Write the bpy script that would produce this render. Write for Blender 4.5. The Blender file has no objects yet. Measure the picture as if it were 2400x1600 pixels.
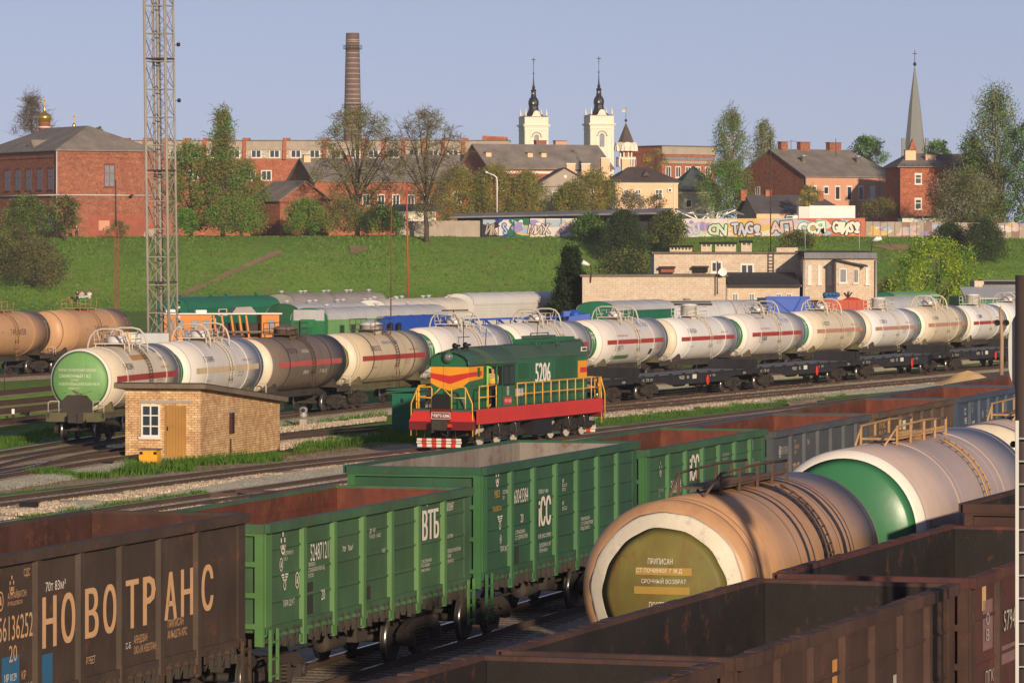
import bpy, math, random
from mathutils import Vector, Matrix, noise as mn
R = random.Random(11)
SC = bpy.context.scene
COL = SC.collection
rad = math.radians
# ---------------------------------------------------------------- camera
F, HZ, H = 10000.0, 577.0, 8.72          # focal length and horizon in photo pixels, eye height above the rails
cd = bpy.data.cameras.new('camera'); cam = bpy.data.objects.new('camera', cd); COL.objects.link(cam)
cam.location = (0, 0, H); cam.rotation_euler = (rad(90), 0, 0)
cd.sensor_width = 36; cd.lens = 36 * F / 2400; cd.shift_y = -(800 - HZ) / 2400
cd.clip_start = 1; cd.clip_end = 6000
SC.camera = cam
# ---------------------------------------------------------------- sky, sun, exposure
SUN_AZ, SUN_EL = 162.0, 13.0             # degrees clockwise from the view direction; height
wd = bpy.data.worlds.new('World'); SC.world = wd; wd.use_nodes = True
nt = wd.node_tree; bg = nt.nodes['Background']
sky = nt.nodes.new('ShaderNodeTexSky'); sky.sky_type = 'NISHITA'; sky.sun_disc = False
sky.sun_elevation = rad(SUN_EL); sky.sun_rotation = rad(SUN_AZ)
sky.air_density = 1.0; sky.dust_density = 0.3; sky.ozone_density = 1.0
tcw = nt.nodes.new('ShaderNodeTexCoord'); lift = nt.nodes.new('ShaderNodeVectorMath'); lift.operation = 'ADD'; lift.inputs[1].default_value = (0, 0, .15)
nt.links.new(tcw.outputs['Generated'], lift.inputs[0]); nt.links.new(lift.outputs[0], sky.inputs[0])
hs = nt.nodes.new('ShaderNodeMix'); hs.data_type = 'RGBA'; hs.blend_type = 'MULTIPLY'; hs.inputs[0].default_value = 1.0
hs.inputs[7].default_value = (1.21, 0.965, 1.10, 1)
nt.links.new(sky.outputs[0], hs.inputs[6]); nt.links.new(hs.outputs[2], bg.inputs[0])
bg.inputs[1].default_value = 0.084
sl = bpy.data.lights.new('sun', 'SUN'); sun = bpy.data.objects.new('sun', sl); COL.objects.link(sun)
sl.energy = 3.8; sl.angle = rad(1.2); sl.color = (1.0, 0.80, 0.58)
sdir = Vector((math.sin(rad(SUN_AZ)) * math.cos(rad(SUN_EL)), math.cos(rad(SUN_AZ)) * math.cos(rad(SUN_EL)), math.sin(rad(SUN_EL))))
sun.rotation_euler = sdir.to_track_quat('Z', 'Y').to_euler(); sun.location = (60, -60, 60)
SC.view_settings.view_transform = 'Standard'; SC.view_settings.look = 'None'
SC.view_settings.exposure = 0.28; SC.view_settings.gamma = 1.0

def W(px, py, z=0.0):
    """World point at height z seen at photo pixel (px, py)."""
    y = F * (H - z) / (py - HZ); return Vector(((px - 1200) * y / F, y, z))
def WY(px, py, y):
    return Vector(((px - 1200) * y / F, y, H - (py - HZ) * y / F))

# ---------------------------------------------------------------- mesh helpers
class MB:
    def __init__(s): s.v = []; s.f = []; s.mi = []; s.sm = []; s.mats = []
    def _m(s, mat):
        if mat not in s.mats: s.mats.append(mat)
        return s.mats.index(mat)
    def add(s, vs, fs, mat, smooth=False):
        o = len(s.v); k = s._m(mat)
        s.v += [tuple(v) for v in vs]
        for f in fs: s.f.append([i + o for i in f]); s.mi.append(k); s.sm.append(smooth)
        return s
    def box(s, x0, x1, y0, y1, z0, z1, mat):
        if x0 > x1: x0, x1 = x1, x0
        if y0 > y1: y0, y1 = y1, y0
        if z0 > z1: z0, z1 = z1, z0
        return s.add([(x0,y0,z0),(x1,y0,z0),(x1,y1,z0),(x0,y1,z0),(x0,y0,z1),(x1,y0,z1),(x1,y1,z1),(x0,y1,z1)],
              [(0,3,2,1),(4,5,6,7),(0,1,5,4),(1,2,6,5),(2,3,7,6),(3,0,4,7)], mat)
    def beam(s, p, q, w, h, mat, up=(0,0,1)):
        p = Vector(p); q = Vector(q); d = (q - p)
        if d.length < 1e-6: return s
        d.normalize(); u = Vector(up)
        if abs(d.dot(u)) > .98: u = Vector((1,0,0))
        a = d.cross(u).normalized() * w / 2; b = a.cross(d).normalized() * h / 2
        vs = [p-a-b, p+a-b, p+a+b, p-a+b, q-a-b, q+a-b, q+a+b, q-a+b]
        return s.add(vs, [(0,1,2,3),(4,7,6,5),(0,4,5,1),(1,5,6,2),(2,6,7,3),(3,7,4,0)], mat)
    def tube(s, pts, r, mat, n=6, r1=None, smooth=True):
        pts = [Vector(p) for p in pts]; N = len(pts); vs = []; fs = []
        ref = None
        for i, p in enumerate(pts):
            d = (pts[min(i+1,N-1)] - pts[max(i-1,0)]).normalized()
            if ref is None:
                ref = Vector((0,0,1)) if abs(d.z) < .9 else Vector((1,0,0))
            a = d.cross(ref)
            if a.length < 1e-4: a = d.cross(Vector((.3,.9,.1)))
            a.normalize(); b = d.cross(a).normalized(); ref = -b if False else ref
            rr = r if r1 is None else r + (r1 - r) * i / (N - 1)
            for k in range(n):
                t = 2*math.pi*k/n; vs.append(p + a*math.cos(t)*rr + b*math.sin(t)*rr)
        for i in range(N-1):
            for k in range(n):
                k2 = (k+1) % n
                fs.append((i*n+k, i*n+k2, (i+1)*n+k2, (i+1)*n+k))
        fs.append(tuple(range(n))[::-1]); fs.append(tuple((N-1)*n+k for k in range(n)))
        return s.add(vs, fs, mat, smooth)
    def lathe(s, prof, mat, n=24, axis='z', o=(0,0,0), smooth=True, ph=0.0):
        """prof: list of (radius, position along the axis)"""
        o = Vector(o); vs = []; fs = []
        for r, h in prof:
            for k in range(n):
                t = 2*math.pi*k/n + ph; c, q = r*math.cos(t), r*math.sin(t)
                vs.append(o + (Vector((c,q,h)) if axis=='z' else Vector((h,c,q)) if axis=='x' else Vector((q,h,c))))
        for i in range(len(prof)-1):
            for k in range(n):
                k2 = (k+1) % n; fs.append((i*n+k, i*n+k2, (i+1)*n+k2, (i+1)*n+k))
        if prof[0][0] > 1e-4: fs.append(tuple(range(n))[::-1])
        if prof[-1][0] > 1e-4: fs.append(tuple((len(prof)-1)*n+k for k in range(n)))
        return s.add(vs, fs, mat, smooth)
    def prism(s, poly, ax, a, b, mat, smooth=False):
        """poly: 2-D outline; ax 'x': poly in (y,z); 'y': poly in (x,z); 'z': poly in (x,y); extruded a..b"""
        def P(u, w, t): return (t,u,w) if ax=='x' else (u,t,w) if ax=='y' else (u,w,t)
        n = len(poly); vs = [P(u,w,a) for u,w in poly] + [P(u,w,b) for u,w in poly]
        fs = [tuple(range(n))[::-1], tuple(range(n,2*n))] + [(i,(i+1)%n,n+(i+1)%n,n+i) for i in range(n)]
        return s.add(vs, fs, mat, smooth)
    def quad(s, a, b, c, d, mat): return s.add([a,b,c,d], [(0,1,2,3)], mat)
    def text(s, body, mat, fn, w=None, h=None):
        """fn maps (u, v) with u in 0..w and v in 0..h to a point"""
        vs, fs, tw, th = glyphs(body)
        if h is None: h = th
        if w is None: w = tw * h / th
        return s.add([fn(x * w / tw, y * h / th) for x, y in vs], fs, mat)
    def build(s, name, parent=None, kind=None):
        me = bpy.data.meshes.new(name); me.from_pydata(s.v, [], s.f)
        for m in s.mats: me.materials.append(MAT[m])
        me.polygons.foreach_set('material_index', s.mi); me.polygons.foreach_set('use_smooth', s.sm)
        me.update()
        o = bpy.data.objects.new(name, me); COL.objects.link(o)
        if parent: o.parent = parent; KIDS.setdefault(parent.name, []).append(o)
        if kind: o['kind'] = kind
        return o
KIDS = {}
_gl = {}
def glyphs(body):
    if body in _gl: return _gl[body]
    c = bpy.data.curves.new('lettering', 'FONT'); c.body = body; c.resolution_u = 2; c.space_line = 1.0
    o = bpy.data.objects.new('lettering', c)
    me = bpy.data.meshes.new_from_object(o)
    vs = [(v.co.x, v.co.y) for v in me.vertices]; fs = [tuple(p.vertices) for p in me.polygons]
    x0 = min(v[0] for v in vs); y0 = min(v[1] for v in vs)
    vs = [(x-x0, y-y0) for x, y in vs]
    r = (vs, fs, max(v[0] for v in vs), max(v[1] for v in vs))
    bpy.data.objects.remove(o); bpy.data.curves.remove(c); bpy.data.meshes.remove(me)
    _gl[body] = r; return r
def tag(o, label=None, cat=None, group=None, kind=None):
    if label: o['label'] = label
    if cat: o['category'] = cat
    if group: o['group'] = group
    if kind: o['kind'] = kind
    return o
def thing(name, label, cat, loc=(0,0,0), rz=0.0, group=None):
    o = bpy.data.objects.new(name, None); COL.objects.link(o); o.empty_display_size = .3
    o.location = loc; o.rotation_euler = (0,0,rz)
    return tag(o, label, cat, group)
def dup(o, parent=None):
    c = o.copy(); COL.objects.link(c)
    if parent: c.parent = parent; KIDS.setdefault(parent.name, []).append(c)
    for ch in list(KIDS.get(o.name, ())): dup(ch, c)
    return c
def head(yaw): return rad(90 - yaw)      # object turned so that its +x runs away from the camera, yaw degrees to the right
def loc_uv(o, yaw, u, v, z=0):           # point u metres along and v metres to the right of o
    s, c = math.sin(rad(yaw)), math.cos(rad(yaw))
    return Vector((o[0] + s*u + c*v, o[1] + c*u - s*v, z))
# ---------------------------------------------------------------- materials
MAT = {}
class NT:
    def __init__(s, name):
        m = bpy.data.materials.new(name); m.use_nodes = True; s.m = m; s.t = m.node_tree; MAT[name] = m
        s.b = s.t.nodes['Principled BSDF']; s.tc = s.t.nodes.new('ShaderNodeTexCoord')
    def n(s, typ, **kw):
        x = s.t.nodes.new(typ)
        for k, v in kw.items():
            if k in ('ins',):
                for a, b in v.items():
                    if isinstance(b, bpy.types.NodeSocket): s.t.links.new(b, x.inputs[a])
                    else: x.inputs[a].default_value = b
            else: setattr(x, k, v)
        return x
    def l(s, a, b): s.t.links.new(a, b)
    def map(s, scale=(1,1,1), src='Object', loc=(0,0,0)):
        return s.n('ShaderNodeMapping', ins={0: s.tc.outputs[src], 1: loc, 3: scale}).outputs[0]
    def noise(s, sc, vec=None, detail=4, rough=.6, dist=0.0):
        return s.n('ShaderNodeTexNoise', ins={'Vector': vec or s.tc.outputs['Object'], 'Scale': sc, 'Detail': detail, 'Roughness': rough, 'Distortion': dist}).outputs[0]
    def ramp(s, fac, stops):
        r = s.n('ShaderNodeValToRGB', ins={0: fac}); e = r.color_ramp.elements
        while len(e) < len(stops): e.new(.5)
        for i, (p, c) in enumerate(stops):
            e[i].position = p; e[i].color = (c, c, c, 1) if isinstance(c, (int, float)) else (*c, 1)
        return r.outputs[0]
    def mix(s, fac, a, b, mode='MIX'):
        x = s.n('ShaderNodeMix', data_type='RGBA', blend_type=mode)
        for i, v in ((0, fac), (6, a), (7, b)):
            if isinstance(v, bpy.types.NodeSocket): s.l(v, x.inputs[i])
            elif i == 0: x.inputs[0].default_value = v
            else: x.inputs[i].default_value = (*v, 1)
        return x.outputs[2]
    def bump(s, hgt, st=.3, dist=.02):
        b = s.n('ShaderNodeBump', ins={'Height': hgt, 'Strength': st, 'Distance': dist}); s.l(b.outputs[0], s.b.inputs['Normal'])
    def col(s, c):
        if isinstance(c, bpy.types.NodeSocket): s.l(c, s.b.inputs['Base Color'])
        else: s.b.inputs['Base Color'].default_value = (*c, 1)
        return s
    def rm(s, r, m=0.0, spec=.4):
        s.b.inputs['Roughness'].default_value = r; s.b.inputs['Metallic'].default_value = m; s.b.inputs['Specular IOR Level'].default_value = spec
        return s
def mul(c, k): return tuple(min(1, x*k) for x in c)
def paint(name, c, rough=.55, var=.25, dirt=.35, dc=(.09,.07,.055), sc=1.0, streak=True, bump=.08, metal=0, rust=0.0, spec=.35):
    """weathered paint: broad tone changes, vertical run-off streaks, specks of rust"""
    s = NT(name); a = s.noise(.55*sc, detail=5)
    k = s.mix(s.ramp(a, [(.3, 0), (.7, 1)]), mul(c, 1-var), mul(c, 1+var*.55))
    if streak:
        st = s.noise(1.0, s.map((3.2*sc, 3.2*sc, .28*sc)), 5, .7)
        k = s.mix(s.n('ShaderNodeMath', operation='MULTIPLY', ins={0: s.ramp(st, [(.48, 0), (.78, 1)]), 1: dirt}).outputs[0], k, dc)
    bl = s.noise(2.6*sc, detail=6, rough=.75)
    k = s.mix(s.n('ShaderNodeMath', operation='MULTIPLY', ins={0: s.ramp(bl, [(.55, 0), (.72, 1)]), 1: dirt*.7}).outputs[0], k, dc)
    if rust:
        ru = s.noise(1.7*sc, s.map(loc=(7,3,1)), 7, .8)
        k = s.mix(s.n('ShaderNodeMath', operation='MULTIPLY', ins={0: s.ramp(ru, [(.60-.12*rust, 0), (.70-.1*rust, 1)]), 1: min(1, .5+rust*.5)}).outputs[0], k, (.17,.065,.028))
    s.col(k).rm(rough, metal, spec)
    if bump: s.bump(s.noise(6*sc, detail=5), bump, .03)
    return s.m
def flat(name, c, rough=.6, metal=0, var=.12, spec=.35):
    s = NT(name); a = s.noise(4.0, detail=4); s.col(s.mix(a, mul(c, 1-var), mul(c, 1+var))).rm(rough, metal, spec); return s.m
def wallcoord(s):
    x = s.n('ShaderNodeSeparateXYZ', ins={0: s.tc.outputs['Object']})
    a = s.n('ShaderNodeMath', operation='ADD', ins={0: x.outputs[0], 1: x.outputs[1]})
    return s.n('ShaderNodeCombineXYZ', ins={0: a.outputs[0], 1: x.outputs[2], 2: 0.0}).outputs[0]
def brick(name, c1, c2, mortar, bw=.26, bh=.075, ms=.012, dirt=.3, dc=(.08,.05,.04), pale=0.0, rough=.85, mott=1.0):
    s = NT(name); v = wallcoord(s)
    b = s.n('ShaderNodeTexBrick', ins={'Vector': v, 'Color1': (*c1,1), 'Color2': (*c2,1), 'Mortar': (*mortar,1), 'Scale': 1.0, 'Mortar Size': ms, 'Brick Width': bw, 'Row Height': bh, 'Bias': 0.0, 'Mortar Smooth': .2})
    k = b.outputs[0]
    a = s.noise(.5, detail=6, rough=.7); k = s.mix(s.n('ShaderNodeMath', operation='MULTIPLY', ins={0: s.ramp(a, [(.42, 0), (.75, 1)]), 1: dirt}).outputs[0], k, dc)
    g = s.noise(3.0, detail=3); k = s.mix(.8*mott, k, s.mix(s.ramp(g, [(.25,0),(.75,1)]), (.25,.25,.25), (.78,.78,.78)), 'OVERLAY'); g2 = s.noise(.9, s.map((1,1,2.5), loc=(2,5,1)), 5, .7); k = s.mix(.6*mott, k, s.mix(s.ramp(g2, [(.3,0),(.7,1)]), (.32,.32,.32), (.68,.68,.68)), 'OVERLAY')
    if pale:
        p = s.noise(1.3, s.map(loc=(3,9,2)), 6, .75); k = s.mix(s.n('ShaderNodeMath', operation='MULTIPLY', ins={0: s.ramp(p, [(.6, 0), (.66, 1)]), 1: pale}).outputs[0], k, (.5,.42,.34))
    s.col(k).rm(rough, 0, .2); s.bump(b.outputs[1], -.25, .01); return s.m
def roofing(name, c, sc=1.0, ribs=6.0, ax=0):
    s = NT(name); v = s.map((ribs if ax == 0 else 0, ribs if ax == 1 else 0, 0))
    w = s.n('ShaderNodeTexWave', ins={'Vector': v, 'Scale': 1.0, 'Distortion': 0.0}, bands_direction='DIAGONAL').outputs[1]
    a = s.noise(.35*sc, s.map((1,1,.5)), 6, .7); k = s.mix(s.ramp(a, [(.3,0),(.72,1)]), mul(c,.68), mul(c,1.3))
    a2 = s.noise(2.5, s.map((3,.4,.4) if ax==0 else (.4,3,.4)), 5, .7); k = s.mix(s.ramp(a2, [(.5,0),(.85,.55)]), k, mul(c,.4))
    s.col(k).rm(.85, 0, .2); s.bump(w, .25, .04); return s.m

def grassmat(name, greens, soil, soilamt=.5, sc=1.0):
    s = NT(name)
    big = s.noise(.045*sc, detail=6, rough=.65); fine = s.noise(1.6*sc, s.map((1,.5,1)), 6, .75); mid = s.noise(.28*sc, s.map(loc=(5,2,0)), 5, .65)
    k = s.mix(s.ramp(big, [(.32,0),(.68,1)]), greens[0], greens[1]); k = s.mix(s.ramp(mid, [(.4,0),(.75,.8)]), k, greens[2])
    k = s.mix(.6, k, s.mix(s.ramp(fine, [(.25,0),(.75,1)]), (.22,.22,.22), (.8,.8,.8)), 'OVERLAY')
    so = s.noise(.16*sc, s.map(loc=(11,4,0)), 7, .7)
    k = s.mix(s.n('ShaderNodeMath', operation='MULTIPLY', ins={0: s.ramp(so, [(.60,0),(.68,1)]), 1: soilamt}).outputs[0], k, soil)
    s.col(k).rm(.95, 0, .1); s.bump(fine, .6, .15); return s.m
def gravel(name, c, sc=14.0, dark=.35, patch=(.10,.085,.07), pamt=.45):
    s = NT(name)
    vo = s.n('ShaderNodeTexVoronoi', ins={'Vector': s.tc.outputs['Object'], 'Scale': sc}); cr = s.n('ShaderNodeSeparateColor', ins={0: vo.outputs['Color']})
    k = s.mix(cr.outputs[0], mul(c, dark), mul(c, 1.25))
    k = s.mix(.35, k, s.mix(cr.outputs[1], (.62,.5,.40), (.48,.45,.42)), 'OVERLAY')
    k = s.mix(s.ramp(vo.outputs['Distance'], [(.40,0),(.7,.6)]), k, mul(c,.2))
    a = s.noise(.35, detail=6, rough=.7); k = s.mix(s.n('ShaderNodeMath', operation='MULTIPLY', ins={0: s.ramp(a, [(.45,0),(.7,1)]), 1: pamt}).outputs[0], k, patch)
    s.col(k).rm(.9, 0, .2); s.bump(vo.outputs['Distance'], -.9, .05); return s.m
def leafmat(name, c, c2, tr=.42):
    s = NT(name); a = s.noise(.7, detail=4); oi = s.n('ShaderNodeObjectInfo')
    g = s.n('ShaderNodeNewGeometry'); k = s.mix(g.outputs['Random Per Island'], c, c2)
    k = s.mix(s.ramp(a, [(.35,0),(.65,.4)]), k, mul(c, .65)); s.col(k).rm(.7, 0, .2)
    d = s.n('ShaderNodeBsdfTranslucent'); s.l(k, d.inputs[0]); mx = s.n('ShaderNodeMixShader', ins={0: tr, 1: s.b.outputs[0], 2: d.outputs[0]})
    s.l(mx.outputs[0], s.t.nodes['Material Output'].inputs[0]); return s.m
def glass(name, c=(.03,.04,.05), rough=.12):
    s = NT(name); a = s.noise(1.2, detail=2); s.col(s.mix(a, mul(c,.6), mul(c,1.6))).rm(rough, 0, .8); return s.m

# rolling stock
paint('brown_car', (.072,.049,.036), .7, .35, .65, (.032,.025,.022), rust=.35)
paint('car_inside', (.155,.042,.027), .8, .6, .7, (.05,.03,.026), rust=.7)
paint('car_inside_dark', (.085,.035,.026), .8, .5, .6, (.02,.016,.016), rust=.5)
paint('grey_inside', (.27,.24,.21), .8, .3, .5, (.10,.06,.04), rust=.5)
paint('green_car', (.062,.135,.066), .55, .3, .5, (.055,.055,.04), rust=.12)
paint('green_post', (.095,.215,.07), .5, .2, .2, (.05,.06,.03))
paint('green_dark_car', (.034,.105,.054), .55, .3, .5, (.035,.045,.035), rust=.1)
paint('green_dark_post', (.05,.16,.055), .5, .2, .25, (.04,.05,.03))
paint('greygreen_car', (.045,.12,.055), .6, .25, .3, (.05,.05,.04))
paint('blue_grey_car', (.075,.085,.095), .6, .25, .4, (.05,.04,.035), rust=.3)
paint('rust_brown_car', (.105,.075,.05), .75, .35, .5, (.05,.03,.025), rust=.6)
paint('blue_car', (.05,.075,.115), .6, .25, .35, (.05,.04,.035), rust=.2)
paint('coal_car', (.078,.040,.030), .75, .45, .6, (.02,.016,.015), rust=.3)
paint('coal_car_red', (.095,.034,.030), .75, .4, .5, (.03,.02,.02), rust=.4)
paint('loco_bogie', (.022,.020,.019), .75, .4, .5, (.05,.042,.035)); paint('coal_inside', (.020,.016,.015), .8, .5, .5, (.012,.011,.011), bump=.5, rust=.2)
paint('tan_tank', (.50,.285,.145), .42, .16, .4, (.26,.12,.07), spec=.4)
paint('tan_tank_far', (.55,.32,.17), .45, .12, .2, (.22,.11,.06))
paint('oil_black', (.035,.03,.028), .5, .4, .3)
paint('cream_ring', (.64,.58,.45), .6, .2, .9, (.30,.26,.24), streak=False, sc=1.6)
paint('olive_disc', (.17,.15,.035), .6, .35, .75, (.17,.085,.03), sc=1.3, rust=.45)
paint('mauve_tank', (.47,.37,.33), .42, .14, .35, (.36,.25,.18), spec=.45)
paint('green_disc', (.04,.18,.075), .35, .12, .15, (.05,.10,.05), spec=.5)
paint('light_green_disc', (.17,.36,.12), .5, .12, .3, (.09,.14,.05))
paint('teal_disc', (.03,.27,.14), .45, .12, .15)
paint('white_ring', (.80,.74,.64), .4, .06, .1, (.5,.42,.33))
paint('hoop_white', (.56,.51,.44), .5, .12, .3, (.32,.22,.15)); paint('white_tank', (.66,.62,.58), .4, .08, .22, (.44,.38,.31), spec=.4)
paint('bright_tank', (.76,.74,.71), .4, .06, .18, (.5,.45,.4))
paint('beige_tank', (.60,.49,.33), .45, .1, .3, (.36,.25,.15))
paint('cream_tank', (.70,.61,.46), .45, .1, .28, (.42,.33,.22))
paint('brown_tank', (.19,.145,.115), .5, .18, .45, (.10,.07,.055))
paint('stripe_red', (.42,.045,.035), .5, .15, .2)
paint('stripe_pink', (.55,.10,.085), .5, .15, .3)
paint('stripe_faded', (.55,.27,.18), .5, .15, .3)
paint('stripe_yellow', (.68,.52,.30), .5, .15, .3)
paint('platform_tan', (.48,.29,.13), .6, .2, .4, (.16,.07,.04))
paint('platform_dark', (.11,.065,.045), .7, .3, .4, rust=.5)
paint('bogie', (.045,.036,.03), .8, .4, .5, (.09,.06,.04))
paint('underframe', (.05,.042,.036), .8, .35, .5, (.08,.05,.035))
paint('under_olive', (.12,.11,.055), .8, .35, .5, (.08,.05,.035))
paint('black_deck', (.022,.023,.025), .6, .3, .3, (.06,.055,.05))
paint('deck_wood', (.20,.19,.175), .85, .25, .4)
flat('wheel_dark', (.05,.042,.038), .6); flat('tyre_steel', (.45,.42,.40), .28, .9); flat('tyre_white', (.55,.50,.42), .6)
flat('chalk', (.72,.66,.56), .7, var=.1); flat('chalk_dim', (.42,.40,.34), .7, var=.15); flat('letter_tan', (.62,.37,.19), .7, var=.15); flat('letter_black', (.05,.045,.045), .7)
flat('letter_grey', (.28,.25,.23), .7); flat('letter_blue', (.10,.20,.50), .7); flat('letter_red', (.45,.07,.05), .7); flat('letter_yellow', (.62,.36,.05), .7)
flat('patch_blue', (.03,.13,.25), .7); flat('patch_black', (.035,.032,.032), .7); flat('patch_ochre', (.38,.24,.05), .7); flat('patch_mauve', (.22,.12,.12), .7, var=.3); flat('patch_orange', (.50,.24,.08), .7)
flat('signal_red', (.62,.035,.02), .5)
paint('loco_green', (.020,.130,.055), .42, .16, .35, (.035,.065,.04), spec=.5)
paint('loco_roof', (.055,.105,.072), .6, .2, .3, (.06,.06,.05))
paint('loco_red', (.58,.032,.024), .42, .12, .3, (.25,.03,.02), spec=.45)
paint('loco_dark_red', (.16,.016,.016), .45, .15, .2)
paint('loco_yellow', (.80,.32,.02), .45, .08, .1); flat('rail_yellow', (.80,.40,.055), .45, var=.06); flat('rail_red', (.6,.05,.03), .5)
flat('black', (.014,.014,.015), .55); flat('chrome', (.6,.6,.62), .15, .9); flat('lens', (.35,.33,.36), .08, .6)
flat('lime', (.30,.62,.10), .5); flat('grille', (.02,.075,.035), .6)
paint('yard_green', (.02,.17,.09), .5, .15, .25, (.03,.07,.04)); paint('yard_light_green', (.19,.40,.15), .55, .15, .25, (.08,.14,.05)); paint('yard_mid_green', (.03,.22,.085), .55, .15, .25)
paint('yard_dark_green', (.03,.115,.05), .5, .15, .2); paint('yard_white', (.72,.70,.66), .5, .08, .2, (.46,.38,.30)); paint('yard_grey', (.34,.31,.29), .7, .2, .35, (.26,.15,.09)); paint('yard_light_grey', (.52,.53,.54), .6, .12, .25, (.34,.30,.26))
paint('yard_blue', (.02,.085,.44), .5, .12, .15, (.02,.05,.2)); paint('yard_orange', (.62,.20,.008), .5, .12, .2, (.3,.11,.03)); paint('yard_red', (.50,.065,.03), .55, .2, .3)
paint('cream_panel', (.72,.66,.55), .6, .1, .2)
# ground
grassmat('grass', [(.11,.21,.032), (.16,.28,.042), (.195,.235,.062)], (.16,.115,.07), .75)
grassmat('bank_grass', [(.095,.195,.028), (.165,.295,.044), (.215,.275,.066)], (.24,.165,.085), .75)
gravel('ballast', (1.0,.80,.56), 15.0, .62, pamt=.25); gravel('ballast_dark', (.62,.52,.41), 14.0, .5, pamt=.45)
grassmat('dirt', [(.46,.35,.24), (.54,.41,.29), (.36,.28,.175)], (.12,.18,.05), .85, 2.0)
paint('soil_path', (.30,.19,.11), .95, .25, .4, (.18,.12,.07), streak=False, bump=.4)
gravel('stone', (.66,.55,.43), 9.0, .55, pamt=.15); paint('sand', (.68,.45,.20), .95, .15, .2, (.5,.3,.13), streak=False, bump=.4)
paint('rail_rust', (.085,.052,.036), .75, .25, .4, (.06,.035,.025)); flat('rail_top', (.42,.40,.40), .25, .95)
paint('sleeper', (.20,.155,.115), .9, .4, .4, (.32,.26,.19), streak=False)
# buildings
brick('hut_brick', (.74,.50,.25), (.62,.36,.18), (.30,.20,.12), .28, .10, .014, .35, (.16,.07,.04), pale=.0)
brick('red_brick', (.40,.135,.072), (.31,.105,.060), (.24,.13,.09), .5, .15, .02, .45, (.13,.04,.03), pale=.25)
brick('dark_brick', (.27,.085,.05), (.21,.065,.042), (.12,.05,.035), .5, .15, .02, .4)
brick('beige_brick', (.66,.54,.41), (.60,.49,.365), (.46,.36,.27), .52, .17, .018, .14, (.30,.22,.16), mott=.4)
brick('white_brick', (.62,.55,.45), (.56,.48,.38), (.36,.30,.24), .55, .3, .04, .2)
brick('bright_brick', (.44,.135,.070), (.38,.115,.060), (.3,.14,.09), .5, .15, .015, .15)
paint('red_render', (.36,.105,.065), .85, .2, .3, (.20,.05,.04)); paint('pink_render', (.64,.33,.21), .85, .08, .2, (.42,.22,.15)); paint('peach_render', (.80,.55,.34), .85, .06, .1, (.6,.4,.26)); paint('grey_render', (.42,.35,.29), .85, .08, .15)  # last one: shade of left-facing peach walls, put into the colour
paint('sage_render', (.40,.42,.32), .85, .08, .15); paint('dark_render', (.13,.115,.11), .9, .15, .2); paint('church_white', (.82,.74,.60), .8, .04, .08, (.6,.5,.38)); paint('cornice_grey', (.40,.36,.32), .8, .1, .2)
paint('chimney_brick', (.17,.115,.092), .9, .25, .5, (.09,.06,.05), sc=.5); flat('chimney_hoop', (.42,.35,.31), .6); flat('black_spire', (.018,.017,.022), .5); flat('grey_spire', (.22,.23,.22), .6, var=.2)
flat('gold', (.82,.50,.10), .25, .85); flat('win_frame', (.74,.70,.64), .6); flat('win_frame_red', (.20,.05,.035), .6); glass('pane'); glass('pane_light', (.20,.21,.22), .2); flat('dark_hole', (.015,.013,.012), .8)
roofing('slate', (.26,.225,.195), 1.0, 5.0, 0); roofing('slate_y', (.26,.225,.195), 1.0, 5.0, 1); roofing('brown_roof', (.12,.09,.08), 1.0, 7.0, 0); roofing('green_roof', (.075,.10,.09), 1.0, 5.0, 0); roofing('grey_metal_roof', (.22,.22,.23), 1.0, 4.0, 0); roofing('tile_roof', (.11,.10,.105), 1.0, 8.0, 1)
paint('roof_felt', (.05,.048,.05), .9, .25, .4, (.12,.10,.09)); paint('concrete_edge', (.20,.155,.115), .9, .3, .5, (.06,.05,.045)); paint('concrete', (.42,.35,.28), .9, .15, .4, (.25,.19,.15)); paint('door_wood', (.42,.22,.055), .7, .15, .3, (.22,.10,.03)); paint('galv', (.40,.38,.37), .5, .1, .2, metal=.3)
paint('shed_green', (.012,.15,.085), .55, .2, .25, (.02,.06,.04)); paint('yellow_box', (.80,.38,.03), .55, .12, .25)
paint('mast_steel', (.33,.30,.265), .7, .2, .3, (.18,.12,.09)); paint('mast_dark', (.06,.042,.038), .7, .2, .3); paint('pole_rust', (.22,.07,.045), .75, .3, .3); paint('pole_red', (.48,.075,.045), .7, .2, .3); paint('pole_grey', (.55,.54,.53), .6, .1, .2); paint('pole_wood', (.40,.27,.18), .8, .2, .4)
flat('white', (.80,.77,.72), .5); flat('lamp_glass', (.75,.74,.78), .2)
paint('wall_blue', (.02,.07,.30), .8, .3, .2); paint('wall_green', (.02,.16,.07), .8, .3, .2); paint('wall_pale', (.66,.60,.55), .8, .1, .3, (.5,.40,.36)); paint('wall_brown', (.30,.20,.15), .9, .2, .4, (.16,.11,.09)); paint('wall_yellow', (.66,.45,.14), .8, .15, .15); paint('wall_red', (.56,.16,.09), .8, .15, .15); paint('wall_pink', (.62,.46,.42), .8, .15, .15); paint('wall_sky', (.38,.48,.58), .8, .15, .15); paint('graf_mint', (.55,.68,.48), .8, .15, .2); paint('graf_silver', (.52,.51,.55), .7, .1, .1); paint('graf_teal', (.05,.38,.32), .8, .1, .1); paint('graf_violet', (.30,.25,.5), .8, .1, .1); paint('graf_orange', (.7,.3,.08), .8, .1, .1); flat('graf_black', (.025,.022,.03), .8)
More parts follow.
